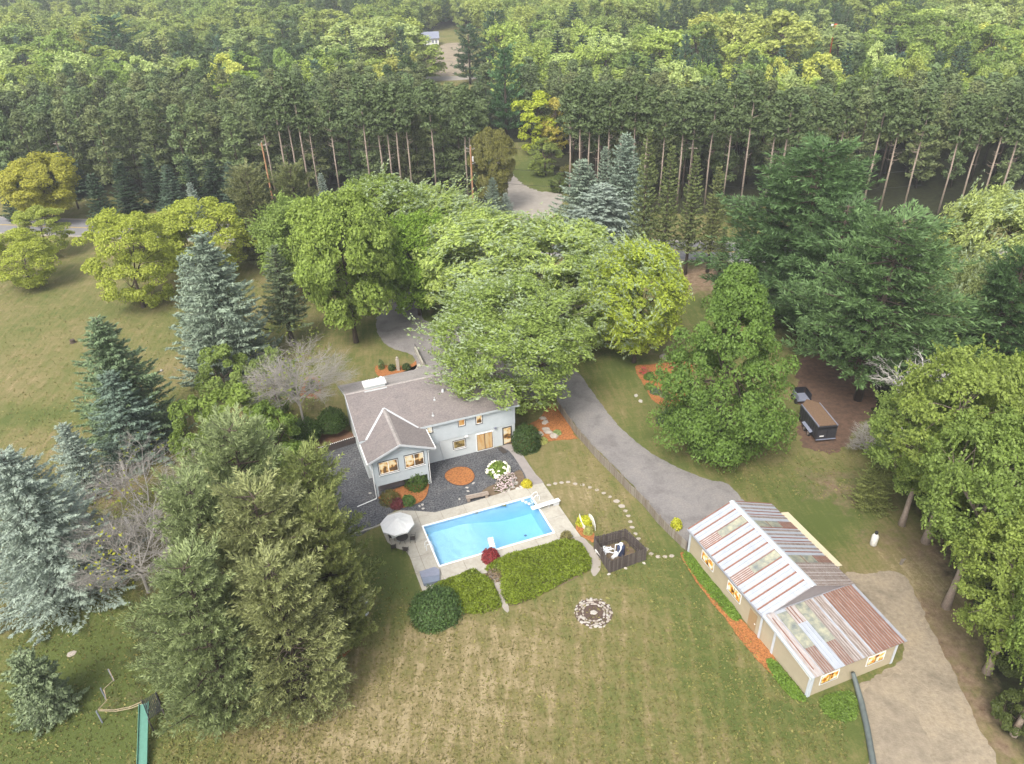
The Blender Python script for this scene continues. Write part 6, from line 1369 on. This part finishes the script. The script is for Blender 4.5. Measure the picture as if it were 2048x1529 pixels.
# ---------------------------------------------------------------- woods across the road
B_={}
for i in range(5): B_['row%d'%i]=(row_pine(100+i,22,2.9,bare=.62,nq=1900,ls=.75),22,2.9)
for i in range(5,8): B_['row%d'%i]=(row_pine(100+i,22,2.9,bare=.5,nq=2200,ls=.75,bark='bark'),22,2.9)
for i in range(3): B_['full%d'%i]=(row_pine(110+i,20,3.6,bare=.12,nq=3600,ls=.72,trunk_r=.15,bark='bark'),20,3.6)
for i in range(5): B_['broad%d'%i]=(broadleaf(120+i,17,6,85,60,.62,low=.12,lobes=.35,clump=.24,wind=(-.5,.1,.4) if i%2 else None,asp=.6),17,6)
for i in range(3): B_['con%d'%i]=(spruce(130+i,18,3.6,gap=1.05,nb=8,ls=.85,dens=.42,asp=.42,power=.75,droop=.3),18,3.6)
for i in range(2): B_['wp%d'%i]=(plume_pine(140+i,20,5,low=.15,gap=1.9,nb=5,puff=1.5,npq=13,ls=1.0,asp=.32,power=.5),20,5)
B_['dead0']=({'crown':twig_tree(150,15,6,'barkgrey',levels=(8,6,5,3),trunk=.35)},15,6)
FT=[]
def far(k,name,label,P,Hh,Rr,color,group=None,rz=None):
    f,H0,R0_=B_[k];t=thing(name,label,'tree',(P[0],P[1],0),random.uniform(0,6.28) if rz is None else rz,group,(Rr/R0_,Rr/R0_,Hh/H0))
    if k=='dead0': link('branches',f['crown'],t)
    else: link('crown',f['crown'],t,color=color);link('trunk',f['trunk'],t)
    FT.append((P[0],P[1],Rr,Hh));return t
def fart(k,name,label,tx,ty,Hh,w,color,group=None):
    P=G(tx,ty,Hh);Rr=min(w/2*depth((P[0],P[1],Hh*.6))/F,.68*Hh);return far(k,name,label,P,Hh,Rr,color,group)
LG=(.20,.26,.08);PG=(.24,.30,.14);MGf=(.13,.19,.055);YF=(.27,.30,.09);DG=(.06,.095,.045);DB=(.045,.08,.042);RP=(.075,.105,.045)
# front rank of pines whose trunks stand in the open
FR=[1141,1160,1180,1198,1219,1244,1270,1297,1330,1368,1390,1427,1464,1503,1553,1578,1640,1690,1762,1800,1850,1925,1968,2012,2045]
FL=[525,555,576,598,616,660,727,755,773,791,812,862,929,937]
cnt=0
for side,L in (('right',FR),('left',FL)):
    for i,x in enumerate(L):
        ty=random.uniform(150,176)+(max(0,x-1500)*.045 if side=='right' else 0);by=(402+(x-1000)*.028) if side=='right' else 402+(x-900)*.004
        bx=x+(NAD[0]-x)*(by-250)/(NAD[1]-250);b,Hh,Rr=solve_tree(bx,by,ty,10)
        far('row%d'%(cnt%5),'row_pine','tall red pine with bare pale trunk in the front rank %s of the gravel drive'%side,b,min(Hh,26)*random.uniform(.93,1.04),random.uniform(2.4,3.5),(.078,.115,.048),'front rank of pines %s of the drive'%side);cnt+=1
EX=[('broad0','broadleaf_tree','very large pale green tree left of the far white house',775,28,24,150,PG),('broad2','broadleaf_tree','pale green crown joined to the left of the very large one',690,40,22,140,PG),('broad1','broadleaf_tree','yellowish green tree below the far white house',800,105,17,120,(.24,.26,.09)),('broad2','broadleaf_tree','pale green tree left of the far clearing',840,65,17,110,LG),
('broad3','broadleaf_tree','grey green leafy tree left of the bare grey tree',660,90,18,100,PG),('dead0','bare_tree','large bare grey tree in the left middle of the woods',600,60,15,100,None),('dead0','bare_tree','brown bare tree near the top left corner',97,45,14,62,None),
('broad1','broadleaf_tree','broad pale crown in the upper left woods',300,68,18,170,(.23,.27,.13)),('broad2','broadleaf_tree','yellow green tree at the upper left corner',38,32,16,100,YF),('broad4','broadleaf_tree','olive yellow tree right of the brown bare tree',170,58,16,80,(.19,.19,.05)),
('broad0','broadleaf_tree','rounded light green tree near the left edge',50,88,18,130,LG),('broad3','broadleaf_tree','pale tree cut by the left edge of the picture',5,160,20,90,PG),('broad2','broadleaf_tree','pale birch like tree in the upper left middle',470,55,18,140,(.20,.26,.11)),
('broad4','broadleaf_tree','lime topped broadleaf among the left pines',480,140,18,150,(.15,.22,.04)),('broad1','broadleaf_tree','bright yellow green strip of tree in the left pines',455,95,14,110,(.24,.30,.12)),
('broad0','broadleaf_tree','giant lime green tree at the top right of the woods',1575,8,27,170,(.25,.29,.10)),('broad1','broadleaf_tree','lime green crown joined to the left of the giant one',1480,18,24,140,(.25,.29,.10)),('broad3','broadleaf_tree','lime green tree left of the giant one',1425,22,22,120,YF),('broad1','broadleaf_tree','light green tree behind the far drive',1062,75,18,115,LG),
('broad2','broadleaf_tree','fresh light green tree beyond the tall green pine',1120,120,17,90,LG),('broad4','broadleaf_tree','bright yellow green tree right of the gravel drive',1072,178,16,105,(.25,.30,.04)),('wp0','pine_tree','tall deep green pine left of the light tree by the far drive',1008,92,24,95,(.05,.105,.045)),
('con0','spruce_tree','tall dark pointed spruce in the top middle',1148,2,23,75,DB),('con1','spruce_tree','dark pointed spruce in front of the tallest one',1115,60,20,66,DB),('con2','spruce_tree','dark spruce right of the tallest one',1165,68,19,80,(.05,.085,.04)),
('broad0','broadleaf_tree','light green broad tree right of the dark spruces',1240,128,17,150,LG),('broad3','broadleaf_tree','pale yellow green tree above the pine rank',1350,140,16,110,YF),('broad1','broadleaf_tree','medium green tree at the top right middle',1290,45,20,120,MGf),
('broad2','broadleaf_tree','rounded light green tree below the giant lime tree',1540,105,16,100,(.19,.26,.07)),('broad4','broadleaf_tree','grey green tree right of the giant lime tree',1690,45,20,150,(.16,.21,.10)),('con0','blue_spruce','single blue spruce in the upper right woods',1807,102,14,44,(.11,.17,.18)),
('broad3','broadleaf_tree','rounded light green tree in the upper right',1938,55,17,110,LG),('broad0','broadleaf_tree','light green tree right of the single blue spruce',1850,88,16,100,LG),('broad1','broadleaf_tree','pale green tree in front of the upper right group',1900,140,15,110,(.20,.25,.06)),
('broad2','broadleaf_tree','light green tree at the right edge of the woods',2000,100,17,120,MGf),('wp1','pine_tree','dark green pine left of the far white house clearing',560,40,20,90,DG),('wp0','pine_tree','broad dark pine right of the far clearing',935,50,20,75,DB),('wp1','pine_tree','dark pine behind the far clearing',990,18,24,80,DB),
('wp0','pine_tree','deep green drooping pine in the upper left woods',215,30,24,130,(.04,.085,.045)),('broad4','broadleaf_tree','yellow orange tinted tree right of the gravel drive mouth',1115,190,15,80,(.26,.24,.06)),('broad2','broadleaf_tree','olive undergrowth tree beside the gravel drive mouth',1090,275,9,80,(.13,.17,.05)),
('con2','spruce_tree','grey green spruce in the right pines',1480,110,18,60,(.075,.105,.065)),('con1','spruce_tree','dark spruce right of the grey green one',1600,120,18,62,DB),('broad1','broadleaf_tree','pale leafy tree above the right pines',1460,160,14,100,(.22,.27,.06))]
for e in EX: fart(*e[:7],None if e[7] is None else tuple(c*1.3 for c in e[7]))
OPEN=[[(862,62),(925,64),(940,130),(925,162),(890,162),(872,120)],[(996,288),(1062,288),(1150,395),(1120,450),(1030,450),(1000,350)]]
OPT=[[tuple(x) for x in o] for o in OPEN]
def blocks(P,Hh,Rr):
    for z in np.linspace(0,Hh,7):
        x,y=proj((P[0],P[1],z));r=Rr*.9*F/depth((P[0],P[1],z))
        for o in OPT:
            for dx in (-r,0,r):
                if inpoly(np.array([x+dx]),np.array([y]),o)[0]: return True
    return False
gg=np.random.default_rng(77)
def front(x): return 161.0-.178*x if x>-25 else 161.0+.178*25+(-.06)*(x+25)
NF={'pine':0,'broad':0,'con':0};STUFF=[]
y=163.0
while y<560:
    sp=5.9 if y<230 else 9.6 if y<270 else 12.5
    hw=y*.80+22;x=-hw*1.0
    while x<hw*.92:
        P=np.array([x+gg.uniform(-.42,.42)*sp,y+gg.uniform(-.42,.42)*sp,0]);x+=sp
        if P[1]<front(P[0])+3: continue
        pz=proj(P)
        if pz[0]<-190 or pz[0]>2240: continue
        if any((P[0]-a)**2+(P[1]-b)**2<((r+1.6)*.8)**2 for a,b,r,h in FT[-900:]) : continue
        nz=math.sin(P[0]*.031+1.3)+math.sin(P[1]*.043+P[0]*.017)+gg.normal(0,.35)
        if P[1]<232 and P[0]<5: kind='pine' if nz>-.9 or P[1]<208 else 'broad'
        elif P[1]<192: kind='pine'
        elif P[1]<225: kind='pine' if nz>.3 or P[0]>60 and nz>-.2 else 'broad'
        else: kind='broad' if nz>-.75 and gg.random()>.13 else ('con' if nz>-1.5 else 'pine')
        if kind=='pine': Hh=gg.uniform(17.5,21);Rr=gg.uniform(3.0,4.1);k=('full%d'%gg.integers(0,3)) if P[0]<5 or y>195 or gg.random()<.6 else 'row%d'%gg.integers(5,8)
        elif kind=='broad': Hh=gg.uniform(12,23);Rr=gg.uniform(5,9.6)*(1.22 if y>260 else 1)*(.75 if y<230 else 1);k='broad%d'%gg.integers(0,5)
        else: Hh=gg.uniform(15,22);Rr=gg.uniform(3,4.4);k=['con0','con1','con2','wp0','wp1'][gg.integers(0,5)]
        if blocks(P,Hh,Rr): continue
        v=gg.uniform(.8,1.25)
        if kind=='pine': c=np.array([.105,.145,.062])*v*[gg.uniform(.9,1.15),1,1];nm_,lb='pine_tree','dark green plantation pine in the woods across the road'
        elif kind=='broad':
            c=[np.array(q) for q in (LG,MGf,PG,YF,(.12,.18,.06),(.22,.27,.08))][gg.choice(6,p=[.26,.22,.22,.06,.14,.10])]*v*1.35;nm_,lb='broadleaf_tree','green broadleaf tree in the mixed woods beyond the pines'
        else: c=np.array([DG,DB,(.05,.09,.06)][gg.integers(0,3)])*v*1.4;nm_,lb='conifer_tree','dark conifer in the mixed woods beyond the pines'
        inview=-60<pz[0]<2110
        if NF[kind]<(270 if kind=='pine' else 235) and y<330 and inview:
            NF[kind]+=1;far(k,nm_,lb,P,Hh,Rr,c,{'pine':'plantation pines across the road','broad':'broadleaf trees of the far woods','con':'conifers of the far woods'}[kind])
        else: STUFF.append((P[0],P[1],Hh,Rr,k))
    y+=sp*.86
print('forest',NF,len(STUFF))
# name the woods' trees by where they stand
def zone(o):
    x,y=proj((o.location.x,o.location.y,16))
    col=['at the far left edge','left of the brown bare tree','below the broad pale crown','above the locust trees','left of the bare grey tree','by the bare grey tree','behind the left utility pole','left of the far clearing','just beside the far clearing','above the gravel drive','behind the blue spruces','over the roadside spruces','below the giant lime tree','right of the giant lime tree','near the single blue spruce','right of the single blue spruce','at the far right edge'][int(min(16,max(0,x/2048*17)))]
    row='at picture top' if y<45 else 'in upper woods' if y<110 else 'in mid woods' if y<165 else 'near the front'
    return row+' '+col
for o in list(COL.objects):
    if o.get('group') in ('plantation pines across the road','broadleaf trees of the far woods','conifers of the far woods'):
        cr=[c for c in o.children if c.name.startswith('crown')][0];v=cr.color[0]*.5+cr.color[1];k={'p':'plantation pine','b':'broadleaf tree','c':'conifer'}[o['group'][0]]
        th_={'p':(.15,.175),'b':(.2,.32),'c':(.1,.125)}[o['group'][0]];sh='deep green' if v<th_[0] else 'mid green' if v<th_[1] else 'pale green'
        sz='tall ' if o.scale.z>(1.02 if k[0]!='b' else 1.0) else 'low ';wd='wide ' if o.scale.x>1.0 else ''
        o['label']=' '.join((sz+wd+sh+' '+k+' '+zone(o)).split()[:16])
ON='first second third fourth fifth sixth seventh eighth ninth tenth eleventh twelfth thirteenth fourteenth fifteenth sixteenth seventeenth eighteenth nineteenth twentieth'.split()
same={}
for o in COL.objects:
    if o.get('group') in ('plantation pines across the road','broadleaf trees of the far woods','conifers of the far woods'): same.setdefault(o['label'],[]).append(o)
for l,q in same.items():
    if 1<len(q)<=20:
        q.sort(key=lambda o:proj(o.location)[0])
        for i,o in enumerate(q): o['label']=' '.join((ON[i]+' '+l).split()[:16])+(' from left' if len(l.split())<14 else '')
for side,L in (('right',FR),('left',FL)):
    q=sorted([o for o in COL.objects if o.get('group')=='front rank of pines %s of the drive'%side],key=lambda o:o.location.x*(1 if side=='right' else -1))
    for i,o in enumerate(q):
        n_='first second third fourth fifth sixth seventh eighth ninth tenth eleventh twelfth thirteenth fourteenth fifteenth sixteenth seventeenth eighteenth nineteenth twentieth twenty-first twenty-second twenty-third twenty-fourth twenty-fifth twenty-sixth'.split()[i]
        o['label']='tall red pine with bare trunk, %s in front rank going %s from drive'%(n_,side)
# understorey along the road edge, left
US=[('con%d'%(i%3),x,ty) for i,(x,ty) in enumerate([(118,290),(232,318),(290,305),(330,328),(372,312),(418,318),(455,322),(10,330),(180,345),(520,365),(600,372)])]
for i,(k,x,ty) in enumerate(US): fart(k,'understorey_spruce',['short dark spruce left of the golden green tree','short dark spruce right of the golden green tree','dark spruce third from the left along the roadside','dark spruce fourth from the left along the roadside','dark spruce just left of the blue spruce tip','dark spruce behind the blue spruce tip','dark spruce left of the brownish roadside pines','short dark spruce at the left picture edge','dark spruce between golden tree and locusts','dark spruce behind the brownish roadside pine','dark spruce at the edge of the maples'][i],x,ty,random.uniform(10,12.5),random.uniform(62,82),(.05,.085,.05) if i%3 else (.075,.12,.085),'spruces along the left roadside')
for i,(x,ty,w) in enumerate([(1480,415,60),(1140,330,60),(1120,345,50),(1560,395,60),(700,385,50),(640,395,45),(840,380,50),(900,385,50),(1440,405,45),(1610,400,60),(2010,345,80)]): fart('broad%d'%(i%5),'roadside_bush','leafy bush at the woods edge '+['below the right pine rank, behind the olive spruces','right of the gravel drive mouth','on the bend of the gravel drive','right of the olive spruce row','behind the pale maples, left one','behind the pale maples, second one','left of the pole with the lamp','at the foot of the pole with the lamp','left of the fallen dead branches','behind the huge dark pine','behind the silvery tree at the right edge'][i],x,ty,random.uniform(3.5,6),w,(.12,.12,.045) if i%2 else (.09,.13,.04),'bushes along the woods edge')
# the rest of the woods as one mass
src=bpy.data.collections.new('forest_source');keys=[k for k in B_ if k!='dead0']
pal={'row':(.06,.095,.038),'ful':(.062,.10,.042),'bro':(.17,.22,.075),'con':(.05,.085,.045),'wp0':(.05,.09,.05),'wp1':(.055,.095,.045)}
def stuff_mat(nm,c,c2):
    m=leaf_mat('far '+nm);t=m.node_tree;L=t.links;oi=[n for n in t.nodes if n.type=='OBJECT_INFO'][0];r=ramp(t.nodes,[(0,c),(.5,c2),(1,tuple(x*1.25 for x in c))]);L.new(oi.outputs['Random'],r.inputs[0])
    for l in list(L):
        if l.from_node==oi and l.from_socket.name=='Color': to=l.to_socket;L.remove(l);L.new(r.outputs[0],to)
    return m
sm={'b':stuff_mat('broadleaf crowns',(.16,.23,.08),(.32,.38,.13)),'c':stuff_mat('conifer crowns',(.065,.11,.06),(.095,.14,.06))}
order=[]
for i,k in enumerate(sorted(keys)):
    f=B_[k][0]['crown'].copy();f.materials.clear();f.materials.append(sm['b' if k[0]=='b' else 'c']);o=bpy.data.objects.new('%02d_source'%i,f);src.objects.link(o);order.append(k)
pts=bpy.data.meshes.new('far_forest');n=len(STUFF);pts.from_pydata([(s[0],s[1],0) for s in STUFF],[],[])
a=pts.attributes.new('pick','INT','POINT');a.data.foreach_set('value',[order.index(s[4]) for s in STUFF])
a=pts.attributes.new('size','FLOAT_VECTOR','POINT');a.data.foreach_set('vector',np.array([(s[3]/B_[s[4]][2],s[3]/B_[s[4]][2],s[2]/B_[s[4]][1]) for s in STUFF],np.float32).ravel())
a=pts.attributes.new('turn','FLOAT_VECTOR','POINT');a.data.foreach_set('vector',np.array([(0,0,gg.uniform(0,6.28)) for s in STUFF],np.float32).ravel())
fo=tag(link('far_forest',pts),'mass of mixed treetops filling the far background','forest',kind='stuff')
gn=bpy.data.node_groups.new('scatter','GeometryNodeTree');gn.interface.new_socket('Geometry',in_out='INPUT',socket_type='NodeSocketGeometry');gn.interface.new_socket('Geometry',in_out='OUTPUT',socket_type='NodeSocketGeometry')
N_=gn.nodes;gi=N_.new('NodeGroupInput');go=N_.new('NodeGroupOutput');ip=N_.new('GeometryNodeInstanceOnPoints');ci=N_.new('GeometryNodeCollectionInfo');ci.inputs['Collection'].default_value=src;ci.inputs['Separate Children'].default_value=True;ci.inputs['Reset Children'].default_value=True
def na(nm,ty): q=N_.new('GeometryNodeInputNamedAttribute');q.data_type=ty;q.inputs['Name'].default_value=nm;return [o for o in q.outputs if o.enabled and o.name=='Attribute'][0]
gn.links.new(gi.outputs[0],ip.inputs['Points']);gn.links.new(ci.outputs[0],ip.inputs['Instance']);ip.inputs['Pick Instance'].default_value=True
gn.links.new(na('pick','INT'),ip.inputs['Instance Index']);gn.links.new(na('size','FLOAT_VECTOR'),ip.inputs['Scale']);gn.links.new(na('turn','FLOAT_VECTOR'),ip.inputs['Rotation']);gn.links.new(ip.outputs[0],go.inputs[0])
md=fo.modifiers.new('scatter','NODES');md.node_group=gn
# ---------------------------------------------------------------- air
mb=MB();mb.bx(-900,900,-120,1400,-1.2,62);hz=mb.mesh('haze',[]);m=bpy.data.materials.new('pale air');m.use_nodes=True;t=m.node_tree;t.nodes.remove(t.nodes['Principled BSDF'])
pv=t.nodes.new('ShaderNodeVolumePrincipled');pv.inputs['Color'].default_value=(.92,.95,1,1);pv.inputs['Density'].default_value=.00032;pv.inputs['Anisotropy'].default_value=.2
t.links.new(pv.outputs[0],t.nodes['Material Output'].inputs['Volume']);hz.materials.append(m)
tag(link('haze',hz),'thin pale summer haze over the woods','haze',kind='stuff')

# ---------------------------------------------------------------- fine ground litter
g=np.random.default_rng(5)
def scatter_px(n,x0,x1,y0,y1):
    q=np.stack([g.uniform(x0,x1,n),g.uniform(y0,y1,n)],1);return np.array([G(a,b) for a,b in q])
avoid=[(640,880),(1110,880),(1180,1075),(1185,1150),(840,1250),(740,1050)]
def lawn_pts(n):
    Q=np.concatenate([scatter_px(int(n*.7),330,1720,900,1600),scatter_px(int(n*.3),0,640,560,1600)])
    x,y=np.array([proj(q) for q in Q]).T
    bad=inpoly(x,y,[(620,860),(1110,870),(1190,1075),(1200,1160),(1150,1170),(1010,1230),(830,1200),(760,1100),(660,1080)])|inpoly(x,y,[(1360,1000),(1700,1000),(1830,1290),(1620,1410),(1560,1350),(1350,1100)])|inpoly(x,y,[(1100,800),(1180,760),(1480,980),(1480,1100),(1340,1110)])|inpoly(x,y,[(1680,1140),(1850,1140),(2048,1600),(1700,1600)])
    return Q[~bad]
Q=lawn_pts(52000);n=len(Q);Q[:,2]=.02
N=unit(g.normal(0,1,(n,3))*[1,1,.25]);up=np.tile([0,0,1.],(n,1));B_s=unit(np.cross(up,N));A_s=unit(up+g.normal(0,.35,(n,3)))
s=g.uniform(.05,.11,(n,1));tuft=quads_mesh('grass_tufts',Q+A_s*s*.6,A_s*s,B_s*g.uniform(.05,.14,(n,1)),M['shrubleaf'])
tag(link('grass_tufts',tuft,color=(.17,.165,.072)),'short dry grass tufts standing up all over the lawn','grass',kind='stuff')
Q=lawn_pts(1300);n=len(Q);Q[:,2]=.03;A,B=leaves(g,Q,unit(np.tile([0,0,1.],(n,1))+g.normal(0,.25,(n,3))),.09,.6,.4)
tag(link('fallen_leaves',quads_mesh('fallen_leaves',Q,A,B,M['shrubleaf']),color=(.20,.16,.10)),'scattered pale dry fallen leaves on the grass','leaves',kind='stuff')
